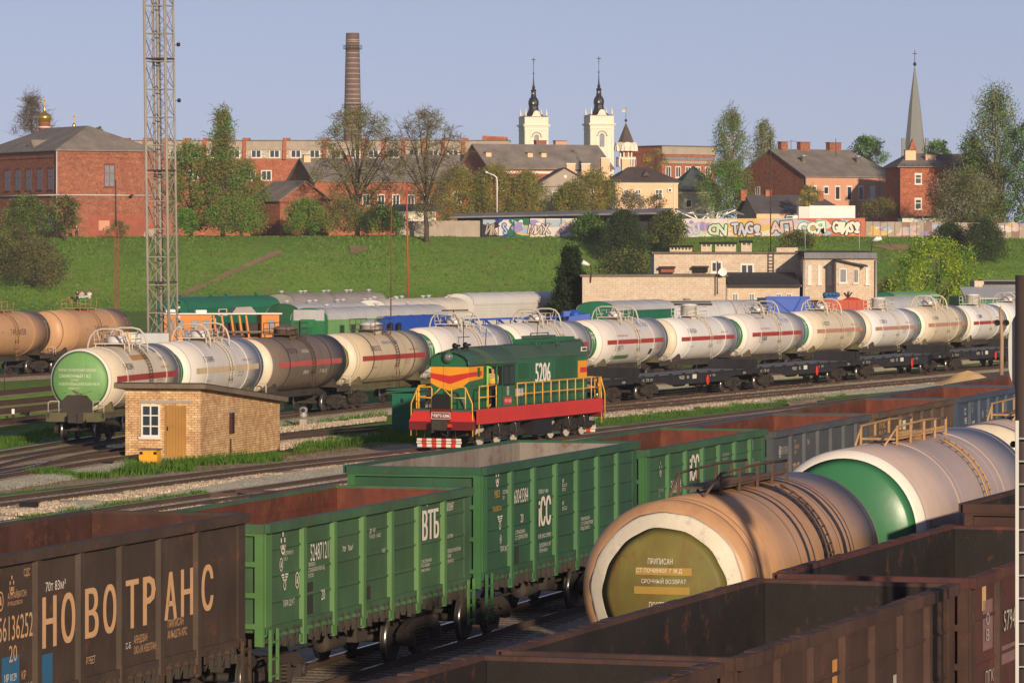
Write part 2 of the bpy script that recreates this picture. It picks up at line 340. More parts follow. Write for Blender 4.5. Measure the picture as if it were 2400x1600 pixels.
# foliage
leafmat('leaf_olive', (0.242,0.276,0.065), (0.375,0.372,0.100)); leafmat('leaf_green', (0.137,0.299,0.043), (0.233,0.431,0.061)); leafmat('leaf_dark', (.050,.090,.028), (.080,.125,.038)); leafmat('leaf_birch', (0.205,0.248,0.081), (0.328,0.351,0.129)); leafmat('leaf_lime', (0.411,0.573,0.043), (0.630,0.730,0.066)); leafmat('leaf_yellow', (0.522,0.464,0.075), (0.728,0.564,0.105)); leafmat('leaf_brown', (0.265,0.216,0.087), (0.328,0.253,0.114)); leafmat('blossom', (.50,.47,.38), (.36,.36,.22)); leafmat('conifer', (0.025,0.052,0.021), (0.045,0.074,0.028)); leafmat('twig', (0.131,0.096,0.061), (0.175,0.131,0.088), .05)
leafmat('grass_blade', (.085,.20,.022), (.15,.28,.040)); leafmat('bank_blade', (.145,.295,.040), (.22,.37,.06)); leafmat('grass_dry', (.16,.16,.05), (.22,.19,.08))
paint('bark', (.10,.075,.055), .95, .3, .3); paint('bark_birch', (.42,.38,.33), .9, .2, .4)
flat('skin', (.50,.29,.19), .6); flat('cloth_black', (.018,.018,.02), .8); flat('cloth_mint', (.40,.66,.48), .8); flat('cloth_white', (.74,.68,.68), .8); flat('cloth_pink', (.62,.30,.30), .8); flat('hair', (.04,.025,.018), .7); flat('fur', (.38,.22,.10), .85); flat('cloth_orange', (.70,.32,.06), .8); flat('cloth_lime', (.42,.62,.08), .8)
# ---------------------------------------------------------------- ground, bank, tracks
def bank_z(x, y):
    """height of the land: flat yard, grassy bank, plateau with the town"""
    if y < 560: return -.32
    x2 = x / 40.0
    y0 = 590 + 6*math.sin(x2*.8 + 1) ; top = 10.25 + .35*math.sin(x2*.5) - max(0, x - 45)*.020
    t = max(0, min(1, (y - y0) / 48)); t = t*t*(3-2*t)
    return -.32 + (top + .32) * t + (mn.noise(Vector((x*.06, y*.06, 3))) * .55 * (4*t*(1-t)) + .12*mn.noise(Vector((x*.25, y*.25, 1)))*min(1, t*4))
def strip(m, rows, mat):
    n = len(rows[0]); vs = [p for r in rows for p in r]; fs = []
    for i in range(len(rows)-1):
        for j in range(n-1): fs.append((i*n+j, i*n+j+1, (i+1)*n+j+1, (i+1)*n+j))
    m.add(vs, fs, mat, True)
g = MB()
xs = [-900, -400, -200] + [-130 + 2.6*i for i in range(101)] + [200, 400, 900]
ys = [-60, 30, 60, 90, 120, 160, 200, 250, 300, 400, 500, 560] + [575 + 2.4*i for i in range(34)] + [680, 800, 1100, 1800, 3000]
strip(g, [[(x, y, bank_z(x, y)) for x in xs] for y in ys if y <= 560], 'grass')
g.build('ground', kind='structure')
g = MB(); strip(g, [[(x, y, bank_z(x, y)) for x in xs] for y in ys if y >= 560], 'bank_grass'); g.build('bank', kind='structure')
def patch(name, pts, z, mat, kind='structure'):
    """flat sheet on the yard whose outline was read off at these photo pixels"""
    m = MB(); v = [W(a, b, z) for a, b in pts]; c = sum(v, Vector()) / len(v)
    n = len(v); out = []
    for i in range(n):
        a, b = v[i], v[(i+1) % n]
        for k in range(6):
            p = a.lerp(b, k/6); d = (p - c); p = p + d * (.035*mn.noise(p*.7)); p.z = z; out.append(p)
    m.add(out, [tuple(range(len(out)))], mat); return m.build(name, kind=kind)
# gravel and dirt between the tracks
patch('gravel_yard', [(-900,1290),(0,1215),(560,1125),(1000,1072),(1500,1012),(2100,930),(2600,880),(2900,960),(2600,1700),(2000,2600),(500,2600),(-900,2600)], -.300, 'dirt')
patch('dirt_path', [(-500,1160),(0,1128),(200,1112),(400,1098),(660,1070),(830,1048),(960,1040),(1000,1050),(600,1092),(300,1124),(0,1156),(-500,1200)], -.312, 'dirt')
patch('dirt_strip', [(-300,1300),(0,1240),(500,1140),(820,1092),(840,1096),(500,1160),(0,1252),(-300,1330)], -.292, 'dirt')
patch('dirt_track', [(1380,998),(1500,985),(1620,972),(1800,952),(1830,956),(1640,984),(1500,1002),(1390,1016)], -.288, 'dirt')
patch('foot_gravel', [(656,1030),(900,1006),(1000,990),(1010,1004),(920,1012),(800,1022),(700,1048),(650,1052)], -.308, 'ballast')
patch('grass_strip', [(1390,990),(1480,972),(1600,962),(1830,935),(2000,918),(2040,925),(1850,948),(1700,972),(1560,990),(1400,1000)], -.284, 'grass')
patch('grass_strip', [(-300,1265),(0,1222),(130,1205),(300,1176),(480,1150),(500,1156),(330,1186),(140,1226),(0,1252),(-300,1310)], -.284, 'grass')
# worn footpath climbing the bank, bare patch
def bank_path(name, pts, w, mat, dy=0.0):
    m = MB(); rows = []
    for i in range(len(pts)-1):
        a, b = Vector(pts[i]), Vector(pts[i+1])
        for k in range(8):
            p = a.lerp(b, k/8); ww = w * (1 + .8*mn.noise(Vector((p.x*.5, 0, 2))) + .3*mn.noise(Vector((p.x*1.9, 3, 2))))
            rows.append([(p.x, p.y - ww, 0), (p.x, p.y, 0), (p.x, p.y + ww, 0)])
    rows = [[(x, y, bank_z(x, y) + .07) for x, y, _ in r] for r in rows]
    strip(m, rows, mat); return m.build(name, kind='structure')
def on_bank(px, py):
    """where the view ray of a photo pixel meets the land"""
    y = 575.0
    while y < 720:
        p = WY(px, py, y)
        if p.z <= bank_z(p.x, y): return p
        y += .25
    return p
bank_path('footpath', [on_bank(*q).xy for q in ((400,700),(480,668),(540,640),(590,618),(640,598),(662,592))], 1.15, 'soil_path')
m = MB(); c = on_bank(836, 586); m.add([(c.x + 1.3*math.cos(t)*(1+.3*math.sin(3*t+1)), c.y + 2.4*math.sin(t), bank_z(c.x + 1.3*math.cos(t), c.y + 2.4*math.sin(t)) + .12) for t in [k*.3927 for k in range(16)]], [tuple(range(16))], 'soil_path'); m.build('bare_soil', kind='structure')
c = on_bank(2105, 580); m = MB(); m.add([(c.x + 3.4*math.cos(t)*(1+.35*math.sin(3*t)), c.y + 1.6*math.sin(t)*(1+.3*math.cos(2*t)), bank_z(c.x + 3.4*math.cos(t), c.y + 1.6*math.sin(t)) + .12) for t in [k*.3927 for k in range(16)]], [tuple(range(16))], 'soil_path'); m.build('bare_soil', kind='structure')

def curve(pts, step=1.0):
    """smooth line through points, resampled"""
    P = [Vector(p) for p in pts]; P = [P[0]*2 - P[1]] + P + [P[-1]*2 - P[-2]]; out = []
    for i in range(1, len(P)-2):
        a, b, c, d = P[i-1], P[i], P[i+1], P[i+2]; n = max(2, int((c-b).length/step))
        for k in range(n):
            t = k/n; out.append(.5*((2*b) + (c-a)*t + (2*a-5*b+4*c-d)*t*t + (3*b-a-3*c+d)*t**3))
    out.append(P[-2]); return out
TRK = {}
RAIL = [(-.075,-.16),(.075,-.16),(.02,-.12),(.02,-.05),(.036,-.035),(.036,0),(-.036,0),(-.036,-.035),(-.02,-.05),(-.02,-.12)]
def track(key, pts, label, bal='ballast', ext0=0, ext1=0, dz=0.0, shine='rail_top', bw=2.9):
    P = [Vector(p).to_3d() for p in pts]
    for p in P: p.z = 0
    if ext0: P.insert(0, P[0] + (P[0]-P[1]).normalized()*ext0)
    if ext1: P.append(P[-1] + (P[-1]-P[-2]).normalized()*ext1)
    c = curve(P, 2.0); TRK[key] = c
    nm = []
    for i in range(len(c)):
        d = (c[min(i+1, len(c)-1)] - c[max(i-1, 0)]).normalized(); nm.append(Vector((d.y, -d.x, 0)))
    root = thing('railway_track', None, None); root['kind'] = 'structure'
    m = MB(); jr = lambda i, q: .16*mn.noise(Vector((c[i].x*.3, c[i].y*.3, q)))
    strip(m, [[c[i] + nm[i]*(w + (jr(i, w) if abs(w) > 2 else 0)) + Vector((0,0,h+dz)) for w, h in ((-bw,-.30),(-1.7,-.158),(-.9,-.150),(.9,-.150),(1.7,-.158),(bw,-.30))] for i in range(len(c))], bal)
    m.build('ballast', root)
    for sgn in (-1, 1):
        m = MB(); vs = []; fs = []; n = len(RAIL)
        for i in range(len(c)):
            o = c[i] + nm[i]*sgn*.796
            vs += [o + nm[i]*a + Vector((0,0,b)) for a, b in RAIL]
        for i in range(len(c)-1):
            for k in range(n):
                if k != 5: k2 = (k+1) % n; fs.append((i*n+k, i*n+k2, (i+1)*n+k2, (i+1)*n+k))
        m.add(vs, fs, 'rail_rust'); m.add(vs, [(i*n+5, i*n+6, (i+1)*n+6, (i+1)*n+5) for i in range(len(c)-1)], shine)
        m.build('rail', root)
    m = MB(); L = 0; nxt = 0
    for i in range(len(c)-1):
        a, b = c[i], c[i+1]; seg = (b-a).length
        while nxt < L + seg:
            p = a.lerp(b, (nxt-L)/seg); d = (b-a).normalized(); q = nm[i]
            j = R.uniform(-.06,.06); m.beam(p - q*(1.35+j) + Vector((0,0,-.212)), p + q*(1.35-j) + Vector((0,0,-.212)), .25, .13, 'sleeper'); nxt += .56
        L += seg
    m.build('sleeper', root, kind='stuff')
    return c
mid = lambda a, b, x: W(x, (a+b)/2)
S17 = (math.sin(rad(16.7)), math.cos(rad(16.7)))
# F1: green gondola train; its near-side rim corners give the line
C1 = Vector((-4.62, 80.2, 0))                # near-right corner of the first green gondola
YAW1 = 16.7
o1 = loc_uv(C1, YAW1, 0, -1.57)              # on the centre line
track('gondolas', [loc_uv(o1, YAW1, u, 0) for u in (-60, 0, 60, 130)], '', 'ballast_dark')
# F2 tank train in front, F3 coal gondolas
YAW2 = 17.4; T2 = Vector((2.66, 72.1, 0))
track('tanks_front', [loc_uv(T2, YAW2, u, 0) for u in (-60, 0, 60, 130)], '', 'ballast_dark')
YAW3 = 18.6; C3 = Vector((2.85, 54.2, 0)); o3 = loc_uv(C3, YAW3, 0, -1.57)
track('coal', [loc_uv(o3, YAW3, u, 0) for u in (-45, 0, 45, 110)], '', 'ballast_dark')
# the loco's track and the empty one beside it
track('loco', [W(0,1171), W(600,1096), W(983,1054), W(1356,1014), W(1672,976)], '', ext0=60, ext1=70)
track('empty', [W(-20,1242), W(204,1202), W(600,1147), W(819,1115)], '', ext0=50, ext1=130)
# two running lines behind the hut, joined by a switch on the left
track('main', [W(0,1104), W(288,1062), W(656,1020), W(1000,990), W(1417,956), W(1800,921), W(2221,884)], '', ext0=60, ext1=60, dz=-.004)
track('flats', [W(1050,979), W(1240,955), W(1427,929), W(1731,901), W(2032,879), W(2300,858)], '', ext1=50, dz=-.008)
track('branch', [W(-120,1120), W(0,1097), W(130,1066), W(288,1040)], '', 'ballast_dark', ext0=30, dz=-.012)
# ---------------------------------------------------------------- rolling stock: local +x runs along the track away from the camera, -y is the side we see
def wheelset_mesh(r=.475, gauge=.76, tyre='wheel_dark', half=False):
    m = MB(); m.lathe([(.075,-1.1),(.09,-.95),(.09,.95),(.075,1.1)], 'wheel_dark', 10, 'y')
    for s in (-1, 1):
        a = s*gauge
        prof = [(.10,a-.09*s),(.12,a-.08*s),(r-.12,a-.06*s),(r-.08,a-.075*s),(r+.03,a-.075*s),(r+.03,a-.045*s)]
        m.lathe(prof, 'wheel_dark', 28, 'y')
        m.lathe([(r+.005,a-.045*s),(r,a+.065*s)], 'wheel_dark' if half else 'tyre_steel', 28, 'y')
        m.lathe([(r,a+.066*s),(r-.045,a+.069*s)], tyre, 28, 'y'); m.lathe([(r-.06,a+.066*s),(r-.10,a+.03*s),(.16,a+.02*s),(.12,a+.09*s),(.0,a+.09*s)], 'wheel_dark', 28, 'y')
    return m
def make_bogie(parent, x):
    b = MB(); b.box(x-.22, x+.22, -1.05, 1.05, .50, .80, 'bogie'); b.box(x-.5, x+.5, -.16, .16, .42, .62, 'bogie')
    for s in (-1,1): b.beam((x+.62*s,-.85,.45),(x+.62*s,.85,.45),.10,.14,'bogie')
    b.lathe([(.22,.80),(.22,1.02)], 'bogie', 12, 'z', (x,0,0))
    bo = b.build('bogie', parent)
    for s in (-1, 1):
        f = MB(); y0, y1 = s*1.0, s*1.16
        top = [(x-1.25,.42),(x-1.28,.62),(x-1.05,.72),(x-.62,.86),(x+.62,.86),(x+1.05,.72),(x+1.28,.62),(x+1.25,.42),(x+.98,.36),(x+.80,.52),(x+.52,.60),(x+.40,.68),(x-.40,.68),(x-.52,.60),(x-.80,.52),(x-.98,.36)]
        f.prism(top, 'y', y0, y1, 'bogie')
        low = [(x-.62,.52),(x-.40,.16),(x+.40,.16),(x+.62,.52),(x+.50,.54),(x+.34,.27),(x-.34,.27),(x-.50,.54)]
        f.prism(low, 'y', y0, y1, 'bogie')
        for q in (-.925, .925): f.box(x+q-.15, x+q+.15, s*1.0, s*1.24, .34, .60, 'bogie'); f.lathe([(.12, s*1.24),(.10, s*1.28),(0, s*1.28)] , 'bogie', 10, 'y', (x+q,0,.475))
        for q in (-.45, .45): f.box(x+q-.04, x+q+.04, y0-.01, y1+.02, .27, .70, 'bogie')
        f.build('side_frame', bo)
        for q in (-.2, .2):
            sp = MB()
            for k in range(5): sp.lathe([(.07,.30+.075*k),(.135,.315+.075*k),(.135,.345+.075*k),(.07,.36+.075*k)], 'bogie', 12, 'z', (x+q, s*1.06, 0))
            sp.build('spring', bo)
    for q in (-.925, .925):
        w = WS.copy(); COL.objects.link(w); w.parent = bo; w.location = (x+q, 0, .475); KIDS.setdefault(bo.name, []).append(w)
    return bo
WS = wheelset_mesh().build('wheelset'); COL.objects.unlink(WS)
def coupler(parent, x, s):
    m = MB(); m.box(x, x+s*.45, -.12, .12, .92, 1.16, 'underframe'); m.box(x+s*.40, x+s*.62, -.24, .16, .84, 1.24, 'underframe'); m.box(x-s*.02, x+s*.10, -.35, .35, .80, 1.28, 'underframe')
    m.tube([(x+s*.05,-.5,.95),(x+s*.3,-.45,.55),(x+s*.55,-.25,.7)], .03, 'black'); m.build('coupler', parent)

def gondola(label, P, L, zr, zb, out, post, ins, n=7, yaw=0, group=None, rows=3, hw=1.53, letters=(), near=True, rim=None, floorm=None, torn=0, name='gondola_wagon', p0=None, pp=None):
    r = thing(name, label, 'freight wagon', P, head(yaw), group); h = L/2; rim = rim or out
    for s in (-1, 1):
        w = MB(); y0 = s*hw
        w.box(-h+.02, h-.02, y0, y0-s*.035, zb, zr-.04, out); w.box(-h+.05, h-.05, y0-s*.036, y0-s*.07, zb+.06, zr-.06, ins)
        if rows and (s < 0 or near):
            for k in range(1, rows+1):
                z = zb + (zr-zb)*k/(rows+1); w.prism([(y0+s*.0,z-.035),(y0+s*.028,z-.012),(y0+s*.028,z+.012),(y0,z+.035)], 'x', -h+.1, h-.1, out)
        if not near or True:
            for k in range(3): w.box(-h+.1, h-.1, y0-s*.07, y0-s*.085, zb+.5+.55*k, zb+.53+.55*k, ins)
        w.build('side_wall', r)
        q0 = p0 or L*.161; qp = pp or L*.1387; px_ = [-h + q0 + qp*k for k in range(6)]
        for x in px_:
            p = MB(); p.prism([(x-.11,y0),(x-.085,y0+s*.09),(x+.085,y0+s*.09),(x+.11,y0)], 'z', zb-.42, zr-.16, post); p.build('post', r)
        for q in (-1, 1):
            p = MB(); p.box(q*h, q*(h-.34), y0, y0+s*.035, zb-.12, zr-.16, post if q < 0 else out); p.build('corner_post', r)
        if near and s < 0:
            for k in range(n-1):
                x = ([-h+.1] + px_ + [h-.1])[k]*.5 + ([-h+.1] + px_ + [h-.1])[k+1]*.5; g = MB()
                g.box(x-.75, x+.75, y0, y0-.03, zb-.26, zb+.02, post if k % 2 else out)
                for q in (-.5, -.1, .32, .55):
                    g.box(x+q-.03, x+q+.03, y0-.10, y0-.01, zb-.40+R.uniform(-.05,.05), zb-.04, 'underframe'); g.box(x+q-.07, x+q+.06, y0-.12, y0-.02, zb-.16, zb-.09, out)
                    g.tube([(x+q+.09,y0-.06,zb-.02),(x+q+.11,y0-.10,zb-.2),(x+q+.06,y0-.07,zb-.36)], .018, 'underframe', 5)
                g.box(x+.58, x+.70, y0-.14, y0, zb-.36, zb-.2, post); g.build('hatch_latch', r)
        b = MB(); b.box(-h-.04, h+.04, y0+s*.13, y0-s*.05, zr-.17, zr, rim); b.box(-h, h, y0+s*.06, y0-s*.02, zb-.09, zb+.06, out)
        if torn:
            for q in range(26):
                x = -h + L*(q+R.random()*.5)/26; b.box(x, x+R.uniform(.25,.6), y0+s*R.uniform(.08,.13), y0-s*.05, zr, zr+R.uniform(.0,.022)*torn, rim)
        b.build('top_chord' , r)
    for s in (-1, 1):
        e = MB(); x0 = s*h
        e.box(x0, x0-s*.035, -hw+.03, hw-.03, zb-.05, zr-.05, out); e.box(x0-s*.036, x0-s*.07, -hw+.08, hw-.08, zb+.05, zr-.06, ins)
        for k in range(4):
            z = zb + .08 + (zr-zb-.25)*k/3.0; e.box(x0, x0+s*.10, -hw, hw, z-.05, z+.05, post)
        e.box(x0, x0+s*.09, -hw-.01, -hw+.16, zb-.3, zr-.1, post); e.box(x0, x0+s*.09, hw-.16, hw+.01, zb-.3, zr-.1, post)
        e.box(x0-s*.05, x0+s*.12, -hw-.03, hw+.03, zr-.175, zr-.003, rim); e.build('end_wall', r)
        l = MB(); x = x0 - s*.18
        for q in (-.2, .2): l.box(x+q-.02, x+q+.02, -hw-.16, -hw-.10, .55, zb+.02, post)
        for k in range(3): l.box(x-.2, x+.2, -hw-.15, -hw-.11, .62+.32*k, .66+.32*k, post)
        l.build('step_ladder', r)
        coupler(r, x0+s*.02, s)
    f = MB(); f.box(-h+.05, h-.05, -hw+.06, hw-.06, zb-.02, zb+.05, floorm or ins)
    if not near: pass
    f.build('floor', r)
    u = MB(); u.box(-h, h, -.25, .25, .86, zb-.03, 'underframe')
    for k in range(n): x = -h + .55*(L/12.8) + (L-1.1*(L/12.8))*k/(n-1); u.box(x-.09, x+.09, -hw+.02, hw-.02, zb-.30, zb-.03, 'underframe')
    u.lathe([(.18,-.9),(.2,-.85),(.2,.2),(.18,.25)], 'underframe', 12, 'x', (0,-.7,.75)); u.box(.8, 1.5, -.9, -.5, .62, .95, 'underframe'); u.beam((-3,-.6,.7),(3,-.6,.7),.05,.05,'underframe'); u.build('underframe', r)
    for s in (-1, 1): make_bogie(r, s*(h-2.1))
    if letters:
        for body, u0, v0, wd, ht, mt in letters:
            t = MB(); y = -hw-.006
            if body is None: t.quad((-h+u0,y,zb+v0),(-h+u0+wd,y,zb+v0),(-h+u0+wd,y,zb+v0+ht),(-h+u0,y,zb+v0+ht), mt); t.build('paint_patch', r)
            else:
                k = .8 if rows else 1; y2 = y - (.026 if rows else 0)
                for q in ((0, .03, .06) if ht > .7 else (0,)): t.text(body, mt, lambda a, c: (-h+u0+a+q, y2-.002-q*.03, zb+v0+ht*(1-k)*.5+c), wd, ht*k)
                t.build('lettering', r)
    return r
def emblem(r, kind, x, z, s, mat, y):
    """small round or winged works badges stencilled on wagons"""
    m = MB()
    if kind == 'ring':
        for a in range(16):
            t, u = a*math.pi/8, (a+1)*math.pi/8
            m.quad((x+s*.36*math.cos(t),y,z+s*.5*math.sin(t)),(x+s*.36*math.cos(u),y,z+s*.5*math.sin(u)),(x+s*.28*math.cos(u),y,z+s*.42*math.sin(u)),(x+s*.28*math.cos(t),y,z+s*.42*math.sin(t)),mat)
        m.quad((x-s*.12,y,z-s*.2),(x+s*.12,y,z-s*.2),(x+s*.05,y,z+s*.25),(x-s*.05,y,z+s*.25),mat)
    elif kind == 'wing':
        for k in range(4):
            w = s*(.6-.13*k); zz = z+s*(.42-.14*k)
            for q in (-1,1): m.quad((x+q*s*.08,y,zz),(x+q*w,y,zz),(x+q*w*.9,y,zz+s*.09),(x+q*s*.08,y,zz+s*.09),mat)
        for a in range(10):
            t, u = a*math.pi/5, (a+1)*math.pi/5
            m.quad((x+s*.22*math.cos(t),y,z-s*.12+s*.3*math.sin(t)),(x+s*.22*math.cos(u),y,z-s*.12+s*.3*math.sin(u)),(x+s*.14*math.cos(u),y,z-s*.12+s*.22*math.sin(u)),(x+s*.14*math.cos(t),y,z-s*.12+s*.22*math.sin(t)),mat)
    else:                                   # shield with a crown of dots
        for a in range(12):
            t, u = math.pi + a*math.pi/12, math.pi + (a+1)*math.pi/12
            m.quad((x+s*.34*math.cos(t),y,z+s*.5*math.sin(t)),(x+s*.34*math.cos(u),y,z+s*.5*math.sin(u)),(x+s*.24*math.cos(u),y,z+s*.38*math.sin(u)),(x+s*.24*math.cos(t),y,z+s*.38*math.sin(t)),mat)
        for q in (-.25,0,.25): m.quad((x+s*(q-.08),y,z+s*(.12+.3*(q==0))),(x+s*(q+.08),y,z+s*(.12+.3*(q==0))),(x+s*(q+.08),y,z+s*(.34+.3*(q==0))),(x+s*(q-.08),y,z+s*(.34+.3*(q==0))),mat)
        m.quad((x-s*.12,y,z-s*.25),(x+s*.12,y,z-s*.25),(x+s*.1,y,z),(x-s*.1,y,z),mat)
    m.v = [(a, b-.026, c) for a, b, c in m.v]
    return m.build('emblem', r)

# --- F1: seven wagons of the open train
PIT = 13.92
def at1(i, off=0): return loc_uv(o1, YAW1, 6.44 + PIT*i + off, 0)
G1 = 'open wagons in the green train'
L0 = 12.88
novo = [(ch, 2.28 + 1.83*(1+k//2) + (.30 if k % 2 == 0 else 1.10), .70, .54, .84, 'letter_tan') for k, ch in enumerate('НОВОТPАНС')]
a = gondola('brown open wagon with tall tan lettering НОВОТРАНС, nearest on the left', at1(-1, -.62), 13.9, 3.78, 1.42, 'brown_car', 'brown_car', 'car_inside_dark', 8, YAW1, G1, 0, letters=[('56136252',2.62,.95,1.40,.40,'letter_tan'),('20',3.05,.60,.32,.27,'letter_tan'),('70т 83м³',4.55,1.62,.85,.16,'chalk'),('КС-Б',8.0,.36,.3,.11,'chalk'),('АРЕНДОВАН\nОАО «УК НОВОТРАНС»',8.45,.24,1.15,.32,'letter_tan'),('ПРИПИСАН\nАМЫШТА КРС',10.05,.36,.95,.34,'letter_tan'),('РЭБЕТ',6.3,.26,.4,.13,'letter_tan'),(None,2.75,-.02,.72,.72,'patch_blue'),(None,4.4,-.02,.45,.62,'patch_blue'),('МР 0129\n02.12.10',2.85,.12,.5,.3,'chalk'),('КР\n04.01.05',3.55,.08,.5,.34,'letter_tan'),('СДС',3.65,1.92,.25,.15,'letter_tan'),('АЛТАЙВАГОН',3.0,1.62,.75,.14,'letter_tan'),('РУБЦОВСК',3.0,1.50,.6,.08,'letter_tan')] + novo, rim='brown_car', p0=2.28, pp=1.83)
emblem(a, 'ring', -6.95+2.65, 1.42+1.62, .32, 'letter_tan', -1.538); emblem(a, 'shield', -6.95+3.1, 1.42+1.82, .28, 'letter_tan', -1.538)
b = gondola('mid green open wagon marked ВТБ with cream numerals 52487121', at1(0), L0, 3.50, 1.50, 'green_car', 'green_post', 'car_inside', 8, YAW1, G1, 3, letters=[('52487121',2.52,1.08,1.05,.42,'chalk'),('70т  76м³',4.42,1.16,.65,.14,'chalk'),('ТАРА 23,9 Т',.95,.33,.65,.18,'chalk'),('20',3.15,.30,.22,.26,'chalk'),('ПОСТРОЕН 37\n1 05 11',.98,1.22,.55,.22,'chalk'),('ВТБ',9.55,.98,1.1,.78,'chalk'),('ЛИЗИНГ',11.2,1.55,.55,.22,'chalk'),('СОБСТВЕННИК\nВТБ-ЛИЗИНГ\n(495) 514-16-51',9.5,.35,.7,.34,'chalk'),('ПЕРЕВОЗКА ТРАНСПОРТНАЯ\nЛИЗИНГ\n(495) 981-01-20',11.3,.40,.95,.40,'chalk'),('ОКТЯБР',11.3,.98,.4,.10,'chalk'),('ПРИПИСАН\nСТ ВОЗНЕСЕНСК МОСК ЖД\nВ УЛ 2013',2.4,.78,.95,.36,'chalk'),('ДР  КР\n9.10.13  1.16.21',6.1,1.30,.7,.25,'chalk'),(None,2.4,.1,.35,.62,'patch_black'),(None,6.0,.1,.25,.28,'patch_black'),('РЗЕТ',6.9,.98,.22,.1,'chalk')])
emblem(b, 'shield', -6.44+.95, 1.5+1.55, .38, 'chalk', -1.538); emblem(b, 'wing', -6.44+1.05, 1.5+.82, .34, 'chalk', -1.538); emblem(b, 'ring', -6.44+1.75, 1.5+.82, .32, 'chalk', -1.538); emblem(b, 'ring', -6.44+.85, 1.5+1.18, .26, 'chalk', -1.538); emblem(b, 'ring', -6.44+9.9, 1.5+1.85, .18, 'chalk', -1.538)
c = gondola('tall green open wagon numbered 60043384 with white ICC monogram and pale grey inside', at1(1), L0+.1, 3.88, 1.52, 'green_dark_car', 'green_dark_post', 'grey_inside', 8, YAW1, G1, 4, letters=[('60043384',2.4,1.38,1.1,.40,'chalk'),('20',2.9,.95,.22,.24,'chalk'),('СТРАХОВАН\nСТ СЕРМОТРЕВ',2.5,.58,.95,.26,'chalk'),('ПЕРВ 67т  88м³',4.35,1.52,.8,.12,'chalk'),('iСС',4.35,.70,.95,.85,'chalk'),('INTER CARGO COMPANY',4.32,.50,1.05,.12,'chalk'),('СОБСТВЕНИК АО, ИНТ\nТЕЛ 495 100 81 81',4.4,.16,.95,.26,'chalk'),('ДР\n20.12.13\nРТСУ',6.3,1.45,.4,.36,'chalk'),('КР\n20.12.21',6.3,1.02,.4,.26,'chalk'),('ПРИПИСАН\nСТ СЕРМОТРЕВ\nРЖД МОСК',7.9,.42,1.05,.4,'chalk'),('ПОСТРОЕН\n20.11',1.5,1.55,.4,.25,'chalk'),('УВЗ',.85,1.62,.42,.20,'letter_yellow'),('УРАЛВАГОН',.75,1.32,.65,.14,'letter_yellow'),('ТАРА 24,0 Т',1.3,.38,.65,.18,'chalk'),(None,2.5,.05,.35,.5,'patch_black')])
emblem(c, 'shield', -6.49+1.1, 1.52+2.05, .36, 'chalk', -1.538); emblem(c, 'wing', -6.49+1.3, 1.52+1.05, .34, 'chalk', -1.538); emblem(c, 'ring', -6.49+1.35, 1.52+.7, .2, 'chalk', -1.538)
d = gondola('greyer green open wagon numbered 56051664 with ICC monogram and rusty inside', at1(2), L0, 3.62, 1.50, 'greygreen_car', 'green_dark_post', 'car_inside', 8, YAW1, G1, 3, letters=[('56051664',2.4,.85,1.05,.42,'chalk'),('iСС',4.35,1.02,.95,.85,'chalk'),('INTER CARGO',4.35,.8,.9,.1,'chalk_dim'),('СОБСТВЕННИК\n495 5651 640',7.9,1.45,.75,.24,'chalk_dim'),('АО\nСОБСТВ РЖД',11.3,1.12,.9,.28,'chalk_dim'),('ПОСТРОЕН\n20.11',1.15,.85,.5,.25,'chalk_dim')], near=False)
emblem(d, 'shield', -6.44+1.35, 1.5+1.55, .34, 'chalk_dim', -1.538); emblem(d, 'ring', -6.44+11.3, 1.5+1.75, .3, 'chalk_dim', -1.538)
e = gondola('blue grey open wagon with faded orange panel and number 50701074', at1(3), L0, 3.50, 1.45, 'blue_grey_car', 'blue_grey_car', 'car_inside', 8, YAW1, G1, 0, letters=[('50701074',2.35,.62,1.1,.42,'letter_tan'),('НОВОТРАНС',4.0,.05,7.6,.75,'letter_tan'),('70т 76м³',4.1,1.50,.6,.15,'chalk_dim'),('ГОСТ\nЗАВОД ВАГОН\n56 08 12',2.7,1.3,.6,.4,'letter_tan'),('ПЕРВАЯ ГРУЗОВАЯ',.95,1.35,.9,.22,'chalk_dim'),('УЗТАЛЬ\nСВ. ГОСУД\nПАССИП\nПАСГЕТ',.8,.1,.6,.7,'chalk_dim')], near=False)
emblem(e, 'ring', -6.44+.75, 1.45+1.45, .34, 'chalk', -1.538)
f = gondola('rusty brown open wagon with worn white drips between blue and grey ones', at1(4), L0, 3.50, 1.45, 'rust_brown_car', 'rust_brown_car', 'car_inside', 8, YAW1, G1, 0, letters=[('УУ ВС\nМ А С',.7,1.25,1.0,.5,'letter_tan'),('10859',2.6,.45,.9,.35,'chalk_dim'),('НОВОТРАНС',4.2,.25,7.2,.7,'chalk_dim'),(None,4.4,1.35,.5,.3,'graf_mint')], near=False)
g_ = gondola('dark blue open wagon with white stencils, last before the signal mast', at1(5), L0, 3.50, 1.45, 'blue_car', 'blue_car', 'car_inside', 8, YAW1, G1, 0, letters=[('20',.1,1.2,.3,.3,'chalk_dim'),('СС\n1985',1.2,1.1,.45,.55,'chalk'),('ПОСТ\nНОВ',2.4,1.45,.6,.45,'chalk_dim'),('30740887',2.3,.8,.85,.36,'chalk'),('3  8   2',4.0,1.2,1.6,.25,'chalk_dim'),('КАЛУГА',1.1,.7,.5,.2,'letter_yellow'),('СДП',1.2,.1,.4,.2,'chalk_dim')], near=False)
gondola('dark blue open wagon continuing behind the signal mast', at1(6), L0, 3.50, 1.45, 'blue_grey_car', 'blue_grey_car', 'car_inside', 7, YAW1, G1, 0, near=False)
